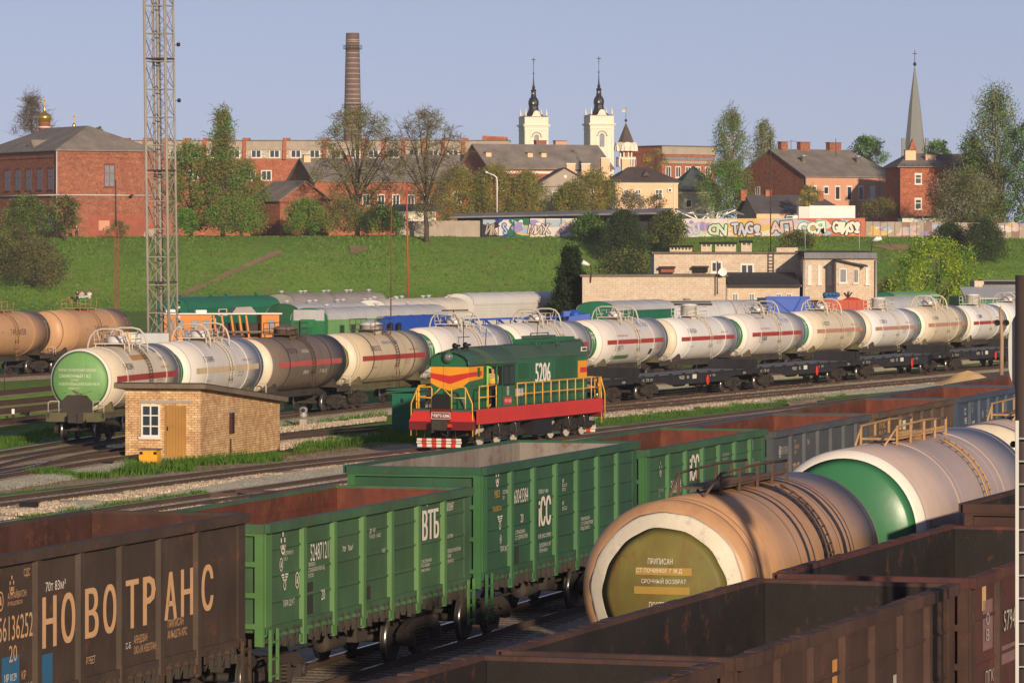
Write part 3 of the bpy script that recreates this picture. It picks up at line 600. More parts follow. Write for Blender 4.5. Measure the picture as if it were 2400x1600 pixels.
# --- F3: dark coal wagons at the lower right
G3 = 'dark coal wagons'
def at3(u): return loc_uv(o3, YAW3, u, 0)
cg = dict(yaw=YAW3, group=G3, near=False, floorm='coal_inside')
a = gondola('rust stained dark coal wagon with orange blotches, in the lower right corner', at3(6.3), 12.5, 3.50, 1.4, 'coal_car', 'coal_car', 'coal_inside', 8, rows=2, torn=1, letters=[(None,5.0,1.0,.28,.6,'patch_orange'),(None,5.0,.2,.5,.35,'patch_mauve'),('ПРП\nМОСК',5.75,.25,.35,.6,'letter_tan'),(None,6.9,.72,.45,.34,'stripe_red'),(None,6.7,.05,.9,.42,'patch_orange'),(None,8.6,.45,.2,.6,'chalk_dim'),(None,2.2,.6,.35,.7,'patch_orange'),(None,3.9,1.2,.2,.5,'patch_mauve')], **cg)
b = gondola('maroon coal wagon with chalked 7949, behind the rust stained one', at3(19.9), 12.3, 3.50, 1.4, 'coal_car_red', 'coal_car', 'coal_inside', 8, rows=2, torn=1, letters=[('57949',2.5,1.0,1.1,.42,'chalk_dim'),(None,1.0,.85,.75,.8,'patch_mauve'),(None,2.45,.5,1.1,.3,'patch_mauve'),('О\nВ',1.15,.95,.25,.55,'chalk_dim'),('ПГК',1.1,.3,.6,.25,'chalk_dim'),(None,.95,1.5,.3,.6,'letter_tan')], **cg)
gondola('dark coal wagon seen end on at the right edge by the mast', at3(33.6), 12.6, 3.84, 1.4, 'coal_car', 'coal_car', 'coal_inside', 8, rows=2, **cg)
gondola('nearest dark coal wagon with battered rim, cut by the lower edge', at3(-7.2), 12.6, 3.52, 1.4, 'coal_car', 'coal_car', 'coal_inside', 8, rows=2, torn=2, **cg)

# --- tank wagons
def sh(R_, zc, th, x, e=0.0): return (x, -(R_+e)*math.sin(th), zc + (R_+e)*math.cos(th))
def tank(label, P, yaw, R_=1.5, Lt=9.9, zc=2.98, shell='white_tank', head0=(('green_disc',.8),('white_ring',1.01)), head1=None, stripe=None, kind='gas', group=None, letters=(), bands=(.22,.78), bandm='underframe', dome='white_tank', hoop='white_tank', frame='underframe', plat='platform_dark', belly=None, name='tank_wagon', rag=0.0, seg=44, ladm=None, walk=True, far=False):
    r = thing(name, label, 'tank wagon', P, head(yaw), group); h = Lt/2; dd = R_*.36
    m = MB(); m.lathe([(R_,-h),(R_,-h*.5),(R_,0),(R_,h*.5),(R_,h)], shell, seg, 'x', (0,0,zc)); m.build('tank_shell', r)
    for s, hd in ((-1, head0), (1, head1 or head0)):
        m = MB(); N = 12; prof = [(R_*math.sin(math.pi/2*k/N), s*(h + dd*math.cos(math.pi/2*k/N))) for k in range(N+1)]
        edges = [0.0] + [q for _, q in hd]
        for (mt, q1), q0 in zip(hd, edges):
            # radii from q0 to q1 of the head take this paint
            t0, t1 = math.asin(min(1, q0)), math.asin(min(1, q1)); K = 6
            pr = [(R_*math.sin(t0+(t1-t0)*k/K), s*(h + dd*math.cos(t0+(t1-t0)*k/K))) for k in range(K+1)]
            o = len(m.v); m.lathe([(max(1e-5, a), b) for a, b in pr], mt, seg, 'x', (0,0,zc))
            if rag and q1 < 1:
                for k in range(seg):
                    i = o + K*seg + k; v = m.v[i]; w = 1 + rag*mn.noise(Vector((v[1]*2.6, v[2]*2.6, 4))); m.v[i] = (v[0], v[1]*w, zc + (v[2]-zc)*w)
                RAG[(label, q1)] = o
            if rag and q0 > 0:
                for k in range(seg):
                    i = o + k; v = m.v[i]; w = 1 + rag*mn.noise(Vector((v[1]*2.6, v[2]*2.6, 4))); m.v[i] = (v[0], v[1]*w, zc + (v[2]-zc)*w)
        m.build('tank_head', r)
    for q in bands:
        x = -h + Lt*q; m = MB(); m.lathe([(R_+.002,x-.05),(R_+.022,x-.05),(R_+.022,x+.05),(R_+.002,x+.05)], bandm, seg, 'x', (0,0,zc), smooth=False); m.build('strap', r)
    for x in (-h*.93, -h*.33, h*.33, h*.93): sm = MB(); sm.lathe([(R_+.001,x-.015),(R_+.005,x-.006),(R_+.005,x+.006),(R_+.001,x+.015)], bandm, seg, 'x', (0,0,zc)); sm.build('weld_seam', r)
    if stripe:
        for sgn in (1, -1):
            m = MB(); N = 30; vs = []
            for k in range(N+1):
                x = -h*.86 + Lt*.86*k/N
                for th in (rad(83), rad(88), rad(94)): p = sh(R_, zc, th, x, .006); vs.append((p[0], p[1]*sgn, p[2]))
            m.add(vs, [(k*3+j, k*3+j+1, k*3+j+4, k*3+j+3) for k in range(N) for j in (0,1)], stripe, True); m.build('stripe', r)
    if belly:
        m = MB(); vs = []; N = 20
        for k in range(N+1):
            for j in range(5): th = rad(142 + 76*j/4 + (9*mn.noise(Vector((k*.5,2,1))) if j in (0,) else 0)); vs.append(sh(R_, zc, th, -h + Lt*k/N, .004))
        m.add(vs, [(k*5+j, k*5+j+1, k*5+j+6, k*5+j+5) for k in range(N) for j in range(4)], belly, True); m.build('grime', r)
    # frame, saddles, bogies
    m = MB(); Lf = h + dd + .35
    m.box(-Lf, Lf, -.28, .28, .88, 1.26, frame)
    for s in (-1, 1):
        m.box(s*(Lf-1.9), s*Lf, -1.35, -1.22, 1.02, 1.26, frame); m.box(s*(Lf-1.9), s*Lf, 1.22, 1.35, 1.02, 1.26, frame); m.box(s*Lf, s*(Lf-.14), -1.38, 1.38, .86, 1.27, frame); m.box(s*(Lf-.14), s*(Lf-1.9), -1.38, 1.38, 1.22, 1.262, frame)
    m.build('underframe', r)
    for s in (-1, 1):
        m = MB(); x = s*(h-1.1)
        m.prism([(-1.2,1.26),(1.2,1.26),(1.05,zc-.9*R_+.35)] + [(R_*.999*math.sin(t), zc - R_*.999*math.cos(t)) for t in (.6,.3,0,-.3,-.6)] + [(-1.05,zc-.9*R_+.35)], 'x', x-.16, x+.16, frame if kind != 'gas' else 'under_olive'); m.build('saddle', r)
        make_bogie(r, s*(Lf-1.75)); coupler(r, s*Lf, s)
        x = s*(Lf-.08)
        for q in (-1, 1): e = MB(); e.tube([(x,q*1.3,1.26),(x,q*1.3,1.7),(x,q*1.2,1.78),(x,q*.8,1.78),(x,q*.8,1.26)], .022, hoop, 5); e.build('end_handrail', r)
    top = zc + R_
    pl = MB(); pl.box(-1.3, 1.3, -.75, .75, top+.10, top+.14, plat)
    for x in (-1.2, 0, 1.2):
        for y in (-.7, .7): pl.tube([(x,y,top-.18),(x,y,top+.12)], .03, plat, 5)
    for y in (-.74, .74):
        for zz in ((.3,.55) if kind == 'gas' else (.4,.7)):
            pl.tube([(-1.28,y,top+zz),(1.28,y,top+zz)], .02, hoop if kind=='gas' else plat, 5)
        for x in (-1.28,-.4,.4,1.28): pl.tube([(x,y,top+.12),(x,y,top+(.55 if kind == 'gas' else .7))], .02, hoop if kind=='gas' else plat, 5)
    if kind != 'hatch' or far: pl.build('platform', r)
    m = MB()
    if kind == 'gas': m.lathe([(.5,top-.08),(.5,top+.40),(.42,top+.46),(0,top+.48)], dome, 18, 'z'); m.lathe([(.54,top+.08),(.54,top+.14)], dome, 18, 'z')
    elif kind == 'oil': m.lathe([(.62,top-.1),(.62,top+.36),(.66,top+.36),(.66,top+.42),(.45,top+.52),(.15,top+.60),(0,top+.6)], dome, 20, 'z')
    elif kind == 'drum': m.lathe([(.52,top-.08),(.52,top+.78),(.55,top+.78),(.55,top+.86),(0,top+.9)], dome, 18, 'z')
    else: m.lathe([(.30,top-.08),(.30,top+.08),(.34,top+.08),(.34,top+.13),(.12,top+.17),(0,top+.17)], dome, 16, 'z')
    m.build('dome', r)
    if kind == 'gas':
        for x in (-1.45, 1.45):
            m = MB(); hh = .82; pts = [(x,1.02,top-.34),(x,.98,top+.10),(x,.86,top+.46),(x,.62,top+.72),(x,.3,top+hh-.02),(x,-.3,top+hh-.02),(x,-.62,top+.72),(x,-.86,top+.46),(x,-.98,top+.10),(x,-1.02,top-.34)]
            m.tube(pts, .048, hoop, 8)
            s = -1 if x < 0 else 1
            for y in (-.55, .55): m.tube([(x,y,top+hh-.10),(x-s*.75,y*1.1,top-.02)], .032, hoop, 6)
            m.build('guard_arch', r)
    lm = ladm or plat; l = MB(); x0 = .15
    for x in (x0, x0+.42):
        l.tube([sh(R_, zc, rad(t), x, .10) for t in range(22, 112, 8)] + [(x, -R_-.06, zc-.75), (x, -R_-.06, 1.0)], .022, lm, 5)
    for k in range(15):
        t = rad(26 + 5.8*k); p, q = sh(R_, zc, t, x0, .10), sh(R_, zc, t, x0+.42, .10); l.tube([p, q], .016, lm, 5)
    for k in range(4): l.tube([(x0,-R_-.06,zc-.85-.28*k),(x0+.42,-R_-.06,zc-.85-.28*k)], .016, lm, 5)
    if walk: l.build('ladder', r)
    for body, x, th, wd, ht, mt in letters:
        t = MB(); t0 = rad(th)
        if body is None:
            N = 5; vs = [sh(R_, zc, t0 - ht/R_*j/N, x + wd*i, .007) for i in (0,1) for j in range(N+1)]; t.add(vs, [(j, j+1, N+2+j, N+1+j) for j in range(N)], mt); t.build('paint_patch', r)
        else: t.text(body, mt, lambda a, c: sh(R_, zc, t0 - c/R_, x + a, .010), wd, ht); t.build('lettering', r)
    return r
RAG = {}
def head_text(r, R_, zc, Lt, lines, mat):
    h = Lt/2; dd = R_*.36
    for body, y, z, wd, ht in lines:
        t = MB()
        def fn(a, c):
            yy = y - a; zz = z + c; q = min(.999, math.hypot(yy, zz)/R_); return (-(h + dd*math.sqrt(1-q*q)) - .012, yy, zc + zz)
        if body is None:
            t.add([fn(a, c) for a, c in ((0,0),(wd*.33,0),(wd*.67,0),(wd,0),(wd,ht),(wd*.67,ht),(wd*.33,ht),(0,ht))], [(0,1,6,7),(1,2,5,6),(2,3,4,5)], mat); t.build('paint_patch', r)
        else: t.text(body, mat, fn, wd, ht); t.build('lettering', r)
# --- F2: the tan tank and the green ended tank in front
G2 = 'tank wagons in the front train'
def at2(u): return loc_uv(T2, YAW2, u, 0)
RTN, ZTN = 1.54, 2.90
tn = tank('tan tank wagon with olive disc ringed in cream and black oil spills', loc_uv(T2, YAW2, 4.75, .0), YAW2, RTN, 9.3, ZTN, 'tan_tank', (('olive_disc',.70),('cream_ring',.875),('tan_tank',1.01)), None, None, 'hatch', G2, bands=(), bandm='oil_black', dome='platform_dark', plat='platform_dark', rag=.045, seg=72, letters=[('СС',-1.6,112,.3,.18,'letter_black'),('60',-3.2,112,.3,.2,'letter_black')])
head_text(tn, RTN, ZTN, 9.3, [(None,.48,.30,.98,.125),(None,.50,-.02,.97,.125)], 'patch_ochre')
head_text(tn, RTN, ZTN, 9.3, [('ПРИПИСАН',.26,.48,.43,.10),('СТ ПОЧИНКИ  Г Ж.Д',.46,.325,.80,.085),('СРОЧНЫЙ ВОЗВРАТ',.37,.16,.78,.095),('ПОСТРОЕН 22',.23,-.25,.55,.10),('24.01.99',.14,-.37,.38,.09),('КР  21.01.09',.34,-.50,.75,.09)], 'chalk')
for q, w in ((.40,.11),(.445,.045),(.555,.36),(.70,.17),(.745,.06),(.775,.03)):        # black spill bands running down from the hatch
    m = MB(); x = -4.65 + 9.3*q; N = 26; vs = []
    for k in range(N+1):
        th = rad(-70 + 170*k/N)
        for e in (-1, -.3, .3, 1): vs.append(sh(RTN, ZTN, th, x + e*w*(.8 + .5*mn.noise(Vector((th*2.2, q*9, e)))), .005))
    m.add(vs, [(k*4+j, k*4+j+1, k*4+j+5, k*4+j+4) for k in range(N) for j in range(3)], 'oil_black', True); m.build('oil_spill', tn)
t2 = tank('mauve grey tank wagon with deep green end and white ring, beside coal wagons', at2(19.2), YAW2 + .4, 1.62, 11.2, 3.05, 'mauve_tank', (('green_disc',.90),('white_ring',1.01)), None, None, 'hatch', G2, bands=(.30,.72), bandm='mauve_tank', dome='platform_tan', plat='platform_tan', seg=72, letters=[('101',-5.1,98,.5,.32,'letter_black'),('ЕС',-5.3,88,.3,.16,'letter_grey')])
t3 = tank('cream ended tank wagon partly hidden by the grey mast', at2(33.4), YAW2 + 1, 1.58, 10.6, 3.05, 'mauve_tank', (('cream_tank',1.01),), None, None, 'hatch', G2, dome='platform_tan', plat='platform_tan', seg=60)
for r, R_, tp in ((tn, RTN, 'platform_dark'), (t2, 1.62, 'platform_tan'), (t3, 1.58, 'platform_tan')):   # long walkway along the top with rails
    top = (ZTN if r is tn else 3.05) + R_; m = MB(); xs = (-2.6, 2.2)
    m.box(xs[0], xs[1], -.30, .40, top+.06, top+.10, tp)
    for y in (-.34, .42):
        m.tube([(xs[0]-.9,y*.8,top-.02),(xs[0],y,top+.34),(0,y,top+.38),(xs[1],y,top+.34)], .025, tp, 5)
        for x in (xs[0], xs[0]*.5, 0, xs[1]*.5, xs[1]): m.box(x-.03, x+.03, y-.02, y+.02, top-.1, top+.36, tp)
    m.box(xs[0], xs[1], -.35, -.32, top+.12, top+.18, tp); m.build('walkway', r)

# --- the long tank train behind the loco
GT = 'tank wagons in the long pale train'; LTK, ZG = 11.2, 2.68
XI = lambda i: (-18.246 + 2.591*i + .347*i*i - .0151*i**3, 197.47 + 12.495*i - .0502*i*i)
pts = [Vector((*XI(i), 0)) for i in range(-1, 15)]
track('tanks', [Vector((-18.246-2.3*k, 197.47-12.5*k, 0)) for k in (6, 4, 2.4)] + pts, '', ext1=60, dz=-.016)
def yawi(i): a, b = XI(i-.5), XI(i+.5); return math.degrees(math.atan2(b[0]-a[0], b[1]-a[1]))
wr = (('green_disc',.80),('white_ring',1.01)); RG = 1.44
hz = lambda x: [('ОПАСНО',x,66,.9,.16,'letter_red'),('ПРОПАН СЖИЖЕННЫЙ',-3.2,75,1.9,.12,'letter_red'),('ПРИПИСАН',-3.4,112,.9,.10,'letter_grey'),('ГАЗ',3.6,112,.5,.3,'letter_red')]
tx = lambda num, th=73: [(num,-3.4,th,1.5,.30,'letter_black'),('ТАРА 36,8',-3.3,112,.8,.11,'letter_grey'),('РЕМ 24.05\nКР 11.09',1.6,106,.9,.28,'letter_grey'),('ПРОПАН БУТАН',2.4,76,1.3,.10,'letter_red'),('ГАЗ',4.2,103,.35,.22,'letter_red'),('ПОСТР',3.2,118,.7,.1,'letter_grey')]
spec = [
 ('tank wagon with pale green end panel and rust smears, first of the long train', 'cream_tank', (('light_green_disc',.93),('white_ring',1.01)), 'stripe_red', 'gas', tx('50852841') + [(None,-1.6,56,2.6,.30,'patch_orange'),('ТРАНС',2.5,62,1.1,.22,'letter_blue'),(None,2.6,42,.4,.4,'letter_blue')], RG),
 ('white tank wagon with a faded yellow stripe and number 57769845', 'white_tank', wr, 'stripe_yellow', 'gas', tx('57769845'), RG),
 ('dirty brown tank wagon with bright red stripe', 'brown_tank', (('white_ring',.6),('cream_tank',1.01)), 'stripe_pink', 'oil', [('ОГНЕОПАСНО',-1.0,66,1.1,.18,'chalk'),('ГАЗ',1.6,112,1.0,.2,'chalk'),('РЕМ',-.9,112,.7,.2,'chalk'),('ПОСТР 58',-3.0,66,1.4,.3,'letter_black')], 1.40),
 ('beige tank wagon with flaking olive end and number 57802332', 'beige_tank', (('olive_disc',.74),('cream_tank',1.01)), 'stripe_red', 'oil', tx('57802332') + [('ПРОПАН БУТАН СЖИЖЕН',-1.3,58,2.4,.2,'letter_blue')], 1.40),
 ('white tank wagon lettered ТЭК ННЭ directly above the loco cab', 'white_tank', wr, None, 'gas', [('ТЭК ННЭ',1.2,58,2.2,.38,'letter_blue'),('ПРИПИСАН',-3.6,78,1.0,.12,'letter_red')], RG),
 ('white tank wagon above the loco hood with rusty arches', 'white_tank', wr, 'stripe_red', 'gas', tx('57401820', 108) + hz(.4), RG),
 ('white tank wagon numbered 57402711 lettered ТЭК ННЭ, just right of the loco', 'white_tank', wr, 'stripe_red', 'gas', [('57402711',-3.4,108,1.4,.28,'letter_black'),('ТЭК ННЭ',.9,52,2.3,.40,'letter_blue'),(None,-3.4,136,2.8,.3,'green_disc'),(None,2.6,126,.5,.4,'patch_black')] + hz(.2), RG),
 ('cream tank wagon with bright red stripe and a pale drum dome', 'bright_tank', (('olive_disc',.6),('cream_tank',1.01)), 'stripe_red', 'drum', tx('57810254'), 1.39),
 ('white tank wagon with blue lettering ТЭК ННЭ before the blue hopper', 'white_tank', wr, 'stripe_red', 'gas', [('57700808',-3.4,106,1.4,.28,'letter_black'),('ТЭК ННЭ',1.0,58,2.3,.36,'letter_blue'),('Промышленная',-3.0,42,1.8,.14,'letter_blue')] + hz(.3), RG),
 ('cream tank wagon with teal green end and number 58023271', 'cream_tank', (('teal_disc',.84),('white_ring',1.01)), 'stripe_faded', 'gas', tx('58023271'), RG),
 ('bright white tank wagon with a faded orange stripe', 'bright_tank', (('teal_disc',.72),('cream_tank',1.01)), 'stripe_faded', 'drum', tx('57828114'), 1.39),
 ('yellowish cream tank wagon with leaf green end below the lime tree', 'cream_tank', (('green_disc',.84),('white_ring',1.01)), 'stripe_faded', 'gas', tx('58124341'), RG),
 ('bright white tank wagon behind the signal post with two black lamps', 'bright_tank', (('green_disc',.5),('cream_tank',1.01)), 'stripe_red', 'drum', tx('57830090'), 1.39),
 ('bright white tank wagon at the right edge behind the mast', 'bright_tank', wr, 'stripe_red', 'gas', [], RG)]
for i, (lb, shl, hd, stp, kd, lt, rr) in enumerate(spec):
    p = XI(i); q = tank(lb, Vector((p[0], p[1], 0)), yawi(i), rr, LTK, ZG if rr == RG else ZG-.05, shl, hd, None, stp, kd, GT, lt, hoop='hoop_white' if i not in (9, 11) else 'cream_tank', bandm='underframe' if kd == 'oil' else shl, plat='cream_tank' if kd in ('gas', 'drum') else 'platform_dark', dome={'oil':'brown_tank' if i == 2 else 'white_tank','drum':'bright_tank'}.get(kd, 'white_tank'), rag=.03 if i == 3 else 0, belly='brown_tank' if i in (0,2,3) else None, ladm='platform_dark' if i in (0,2,3) else None, frame='under_olive' if i in (0,3) else 'underframe')
    if i == 0:
        m = MB(); hh_, dd_ = LTK/2, rr*.36
        pts = [(-1.0,-.62),(-.6,-.45),(-.2,-.58),(.2,-.42),(.7,-.55),(1.05,-.6),(.9,-1.02),(.5,-1.28),(0,-1.38),(-.5,-1.28),(-.9,-1.02)]
        m.add([(-(hh_ + dd_*math.sqrt(max(0, 1-(a*a+b*b)/rr/rr))) - .008, a, ZG + b) for a, b in pts] + [(-(hh_ + dd_*math.sqrt(1-.49/rr/rr)) - .008, 0, ZG - .7)], [(k, (k+1) % 11, 11) for k in range(11)], 'under_olive', True); m.build('soot_patch', q)
        m = MB(); x = -hh_ - dd_ - .12; m.prism([(-.72,1.24),(.72,1.24),(.72,1.75),(.45,2.05),(-.45,2.05),(-.72,1.75)], 'x', x, x-.05, 'underframe'); m.build('end_shield', q)
        head_text(q, rr, ZG, LTK, [('ПРОПАН ТЕХНИЧЕСКИЙ ОПАСНО',.95,.42,1.75,.16),('СЖИЖЕННЫЙ ГАЗ',.92,.14,1.5,.2),('ТОПЛИВО',.35,.0,.4,.08),('НОВОКУЙБЫШЕВСКАЯ НХ К',.92,-.2,1.9,.16),('СЕРВИС НГТ',.45,-.38,.55,.09)], 'chalk')
        head_text(q, rr, ZG, LTK, [(None,.72,-1.2,.9,.14)], 'teal_disc'); head_text(q, rr, ZG, LTK, [('ИН-ВСТ\nГДРЖ',.05,-.85,.45,.22),('ПРИПИСАН НА\nСТАНЦИЮ',.5,-.72,.6,.18)], 'chalk_dim')
    if i in (4, 6, 9): head_text(q, rr, ZG, LTK, [('ПРОПАН',-.3,.55,.7,.16),('ОПАСНО',-.3,.3,.75,.18),('ГАЗ',-.4,.05,.5,.18)], 'chalk')
# two tan tanks far left
GL = 'tan tank wagons at the far left'
tl = W(212, 722, 4.5); YL = 21
for k, (lb, du) in enumerate((('tan tank wagon with black number and ladder below the lattice mast', 0), ('tan tank wagon cut by the left edge', -12.6))):
    P = loc_uv(Vector((-31.0, 300, 0)), YL, du + 1.2, 0)
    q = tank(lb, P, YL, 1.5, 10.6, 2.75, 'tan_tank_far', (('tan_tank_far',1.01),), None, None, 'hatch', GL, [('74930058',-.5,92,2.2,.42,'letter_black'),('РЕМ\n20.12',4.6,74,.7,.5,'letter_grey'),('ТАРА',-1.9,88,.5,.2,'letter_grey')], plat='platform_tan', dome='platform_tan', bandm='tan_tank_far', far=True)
track('left', [loc_uv(Vector((-31,300,0)), YL, u, 0) for u in (-60,-20,20,60)], '', 'ballast_dark')
for k, (ya, yb) in enumerate(((918,906),(942,930),(961,949),(985,972))):
    track('side%d' % k, [W(-140, ya+12), W(0, ya), W(124, yb), W(300, yb-18)], '', 'grass', ext0=30, ext1=20, dz=-.02-.004*k, shine='rail_rust', bw=1.9)

# --- flat wagons
GF = 'black flat wagons'
YF = 22.6; CF = Vector((7.2, 241, 0)); oF = loc_uv(CF, YF, 0, -1.45)
track('flats', [loc_uv(oF, YF, u, 0) for u in (-22,0,30,60,90)], '', dz=-.008)
def flatcar(label, P, yaw, L, num):
    r = thing('flat_wagon', label, 'flat wagon', P, head(yaw), GF); h = L/2
    m = MB(); m.box(-h, h, -1.40, 1.40, 1.24, 1.30, 'deck_wood'); m.build('deck', r)
    for s in (-1, 1):
        m = MB(); m.prism([(-h,1.31),(h,1.31),(h,.98),(h-3.6,.98),(h-5,.72),(-h+5,.72),(-h+3.6,.98),(-h,.98)], 'y', s*1.41, s*1.47, 'black_deck'); m.box(-h, h, s*1.41, s*1.53, 1.27, 1.312, 'black_deck')
        for k in range(9): x = -h+.8+(L-1.6)*k/8; m.box(x-.05, x+.05, s*1.47, s*1.55, 1.0, 1.30, 'black_deck'); m.box(x-.10, x+.10, s*1.30, s*1.45, 1.313, 1.39, 'black_deck')
        m.build('side_sill', r)
    for s in (-1, 1):
        m = MB(); m.box(s*h, s*(h-.10), -1.38, 1.38, 1.32, 1.86, 'black_deck'); m.box(s*h, s*(h+.04), -1.40, 1.40, 1.0, 1.31, 'black_deck')
        for y in (-1.2,-.4,.4,1.2): m.box(s*h, s*(h+.05), y-.05, y+.05, 1.05, 1.84, 'black_deck')
        m.build('end_board', r); coupler(r, s*h, s); make_bogie(r, s*(h-2.5))
    m = MB(); m.box(-h+.1, h-.1, -.4, .4, .86, 1.22, 'underframe'); m.box(1.0,2.4,-1.0,-.5,.5,.9,'underframe'); m.lathe([(.2,-2.2),(.2,-.8)],'underframe',12,'x',(0,-.8,.75)); m.build('underframe', r)
    m = MB(); c = (1.4, -1.55, .86); m.tube([(c[0]+.17*math.cos(a*.3927), c[1], c[2]+.27*math.sin(a*.3927)) for a in range(17)], .035, 'signal_red', 6)
    for a in (0, 1.57, .8, 2.36): m.tube([(c[0]+.17*math.cos(a),c[1],c[2]+.27*math.sin(a)),(c[0]-.17*math.cos(a),c[1],c[2]-.27*math.sin(a))], .022, 'signal_red', 5)
    m.build('brake_wheel', r)
    for body, u, z, wd, ht, mt in ((num,-h+6.4,1.02,1.6,.2,'chalk'),('УЗ ГР 17',-h+.4,1.03,1.6,.17,'chalk'),(None,-h+8.6,1.0,.7,.26,'chalk'),('КР РЕМ',-h+11.6,1.05,.9,.12,'chalk'),('20',h-1.8,1.05,.5,.12,'chalk')):
        t = MB(); y = -1.478
        if body is None: t.quad((u,y,z),(u+wd,y,z),(u+wd,y,z+ht),(u,y,z+ht), mt); t.build('paint_patch', r)
        else: t.text(body, mt, lambda a, c: (u+a, y, z+c), wd, ht); t.build('lettering', r)
    return r
for k, (lb, nm) in enumerate((('black flat wagon half hidden behind the loco rear', '94320 1003'), ('black flat wagon below the ТЭК ННЭ tank, first clear of the loco', '94320 1004'), ('black flat wagon in the middle of the row, below the teal ended tank', '94320 1105'), ('black flat wagon ending at the signal post with two lamps', '94320 1107'), ('black flat wagon at the far right behind the mast', '94320 1112'))):
    flatcar(lb, loc_uv(oF, YF, 9.6 + 20.2*(k-1), 0), YF, 19.2, nm)

# --- the shunting locomotive
def loco(P, yaw):
    r = thing('shunting_locomotive', 'green diesel shunter with orange chevron front, number 5206 and red frame', 'locomotive', P, head(yaw))
    G, RD, Y = 'loco_green', 'loco_red', 'rail_yellow'
    m = MB(); m.box(0, 16, -1.46, 1.46, 1.62, 1.70, 'loco_roof'); m.build('deck', r)
    for s in (-1, 1):
        m = MB(); m.box(.45, 15.95, s*1.44, s*1.50, 1.05, 1.69, RD)
        for z in (1.2, 1.33, 1.46): m.box(1.0, 15.5, s*1.50, s*1.515, z, z+.03, RD)
        m.build('frame_skirt', r)
    for x, s in ((0, -1), (16, 1)):                       # ends: bright upper slopes, dark lower beam, black gangway
        m = MB()
        for q in (-1, 1):
            y0, y1, y2 = q*.46, q*1.46, q*1.30
            m.add([(x+s*.14,y0,1.18),(x+s*.14,y1,1.18),(x-s*.05,y2,1.70),(x-s*.05,y0,1.70),(x-s*.3,y0,1.18),(x-s*.3,y1,1.18),(x-s*.3,y2,1.70),(x-s*.3,y0,1.70)], [(0,1,2,3),(4,7,6,5),(0,4,5,1),(1,5,6,2),(2,6,7,3),(3,7,4,0)], RD)
        m.box(x+s*.13, x-s*.3, -1.46, 1.46, .82, 1.175, 'loco_dark_red'); m.box(x+s*.10, x-s*.28, -.455, .455, 1.18, 1.71, 'loco_dark_red'); m.build('buffer_beam', r)
        m = MB(); m.prism([(-.42,1.72),(.42,1.72),(.42,2.24),(.30,2.36),(-.30,2.36),(-.42,2.24)], 'x', x+s*.02, x+s*.06, 'black'); m.build('gangway_plate', r)
        coupler(r, x+s*.12, s)
    m = MB(); m.quad((-.105,.42,1.30),(-.105,-.44,1.30),(-.105,-.44,1.58),(-.105,.42,1.58),'loco_dark_red')
    for a, b in (((.42,1.30),(-.44,1.30)),((.42,1.57),(-.44,1.57)),((.42,1.30),(.42,1.57)),((-.44,1.30),(-.44,1.57))): m.beam((-.11,a[0],a[1]),(-.11,b[0],b[1]),.02,.02,'chalk')
    [m.text('ЧМЭ3-5206', 'white', lambda a, c: (-.112-q*.05, .38-a-q, 1.36+c), .77, .15) for q in (0,.012)]; m.build('number_plate', r)
    # short hood with chevron
    m = MB(); hoodtop = [(-.90,1.70),(-.90,3.62)] + [(-.90*math.cos(t)*1.0, 3.78 + .40*math.sin(t)) for t in (.15,.5,.9,1.3,1.57,1.84,2.24,2.64,2.99)] + [(.90,3.62),(.90,1.70)]
    m.prism(hoodtop, 'x', .95, 2.86, G); m.build('short_hood', r)
    m = MB(); rf = [(-1.02,3.62),(-1.0,3.78),(-.8,3.98),(-.5,4.13),(-.15,4.20),(.15,4.20),(.5,4.13),(.8,3.98),(1.0,3.78),(1.02,3.62)]
    vs = [(x, a*(1.0 if x > .9 else .93), b+dz) for x, dz in ((.72,.0),(2.9,.02)) for a, b in rf] + [(x, a*.97, b+dz-.06) for x, dz in ((.74,0),(2.9,.02)) for a, b in rf]; n = len(rf)
    m.add(vs, [(i, i+1, n+i+1, n+i) for i in range(n-1)] + [(2*n+i, 2*n+i+1, 3*n+i+1, 3*n+i) for i in range(n-1)] + [(i, i+1, 2*n+i+1, 2*n+i) for i in range(n-1)], 'loco_roof'); m.build('hood_roof', r)
    def chev(mat, pts, sidepts, e):
        m = MB(); x = .95 - e
        for poly in pts: m.add([(x, y, z) for y, z in poly], [tuple(range(len(poly)))], mat)
        for sg in (-1, 1): m.add([(a, sg*(.90+e), z) for a, z in sidepts], [tuple(range(len(sidepts)))], mat)
        m.build('chevron', r)
    chev('loco_yellow', [[(.90,3.50),(0,3.50),(0,2.47),(.55,2.62),(.90,2.80)],[(-.90,3.50),(0,3.50),(0,2.47),(-.55,2.62),(-.90,2.88)]], [(.942,2.88),(2.55,2.98),(2.60,3.50),(.942,3.50)], .006)
    chev('loco_red', [[(.90,3.24),(0,3.12),(0,2.76),(.90,3.02)],[(-.90,3.26),(0,3.12),(0,2.76),(-.90,3.06)]], [(.938,3.06),(2.4,3.10),(2.4,3.30),(.938,3.26)], .010)
    m = MB(); c = (.80, .03, 3.93); m.lathe([(.24,.82),(.26,.78),(.22,.75),(.19,.74)], G, 20, 'x', (0,c[1],c[2])); m.lathe([(.185,.738),(.10,.722),(0,.716)], 'lens', 20, 'x', (0,c[1],c[2])); m.lathe([(.21,.95),(.24,.82)], G, 20, 'x', (0,c[1],c[2])); m.build('headlight', r)
    m = MB(); m.lathe([(.11,.95),(.11,.90),(.07,.895),(0,.895)], 'lens', 14, 'x', (0,-.66,2.0)); m.build('marker_lamp', r)
    m = MB(); m.box(.94, .945, .295, .305, 1.75, 3.6, 'black'); m.build('door_seam', r); m = MB(); m.box(1.9,2.15,-.915,-.905,3.05,3.45,'grille'); m.build('louvre', r)
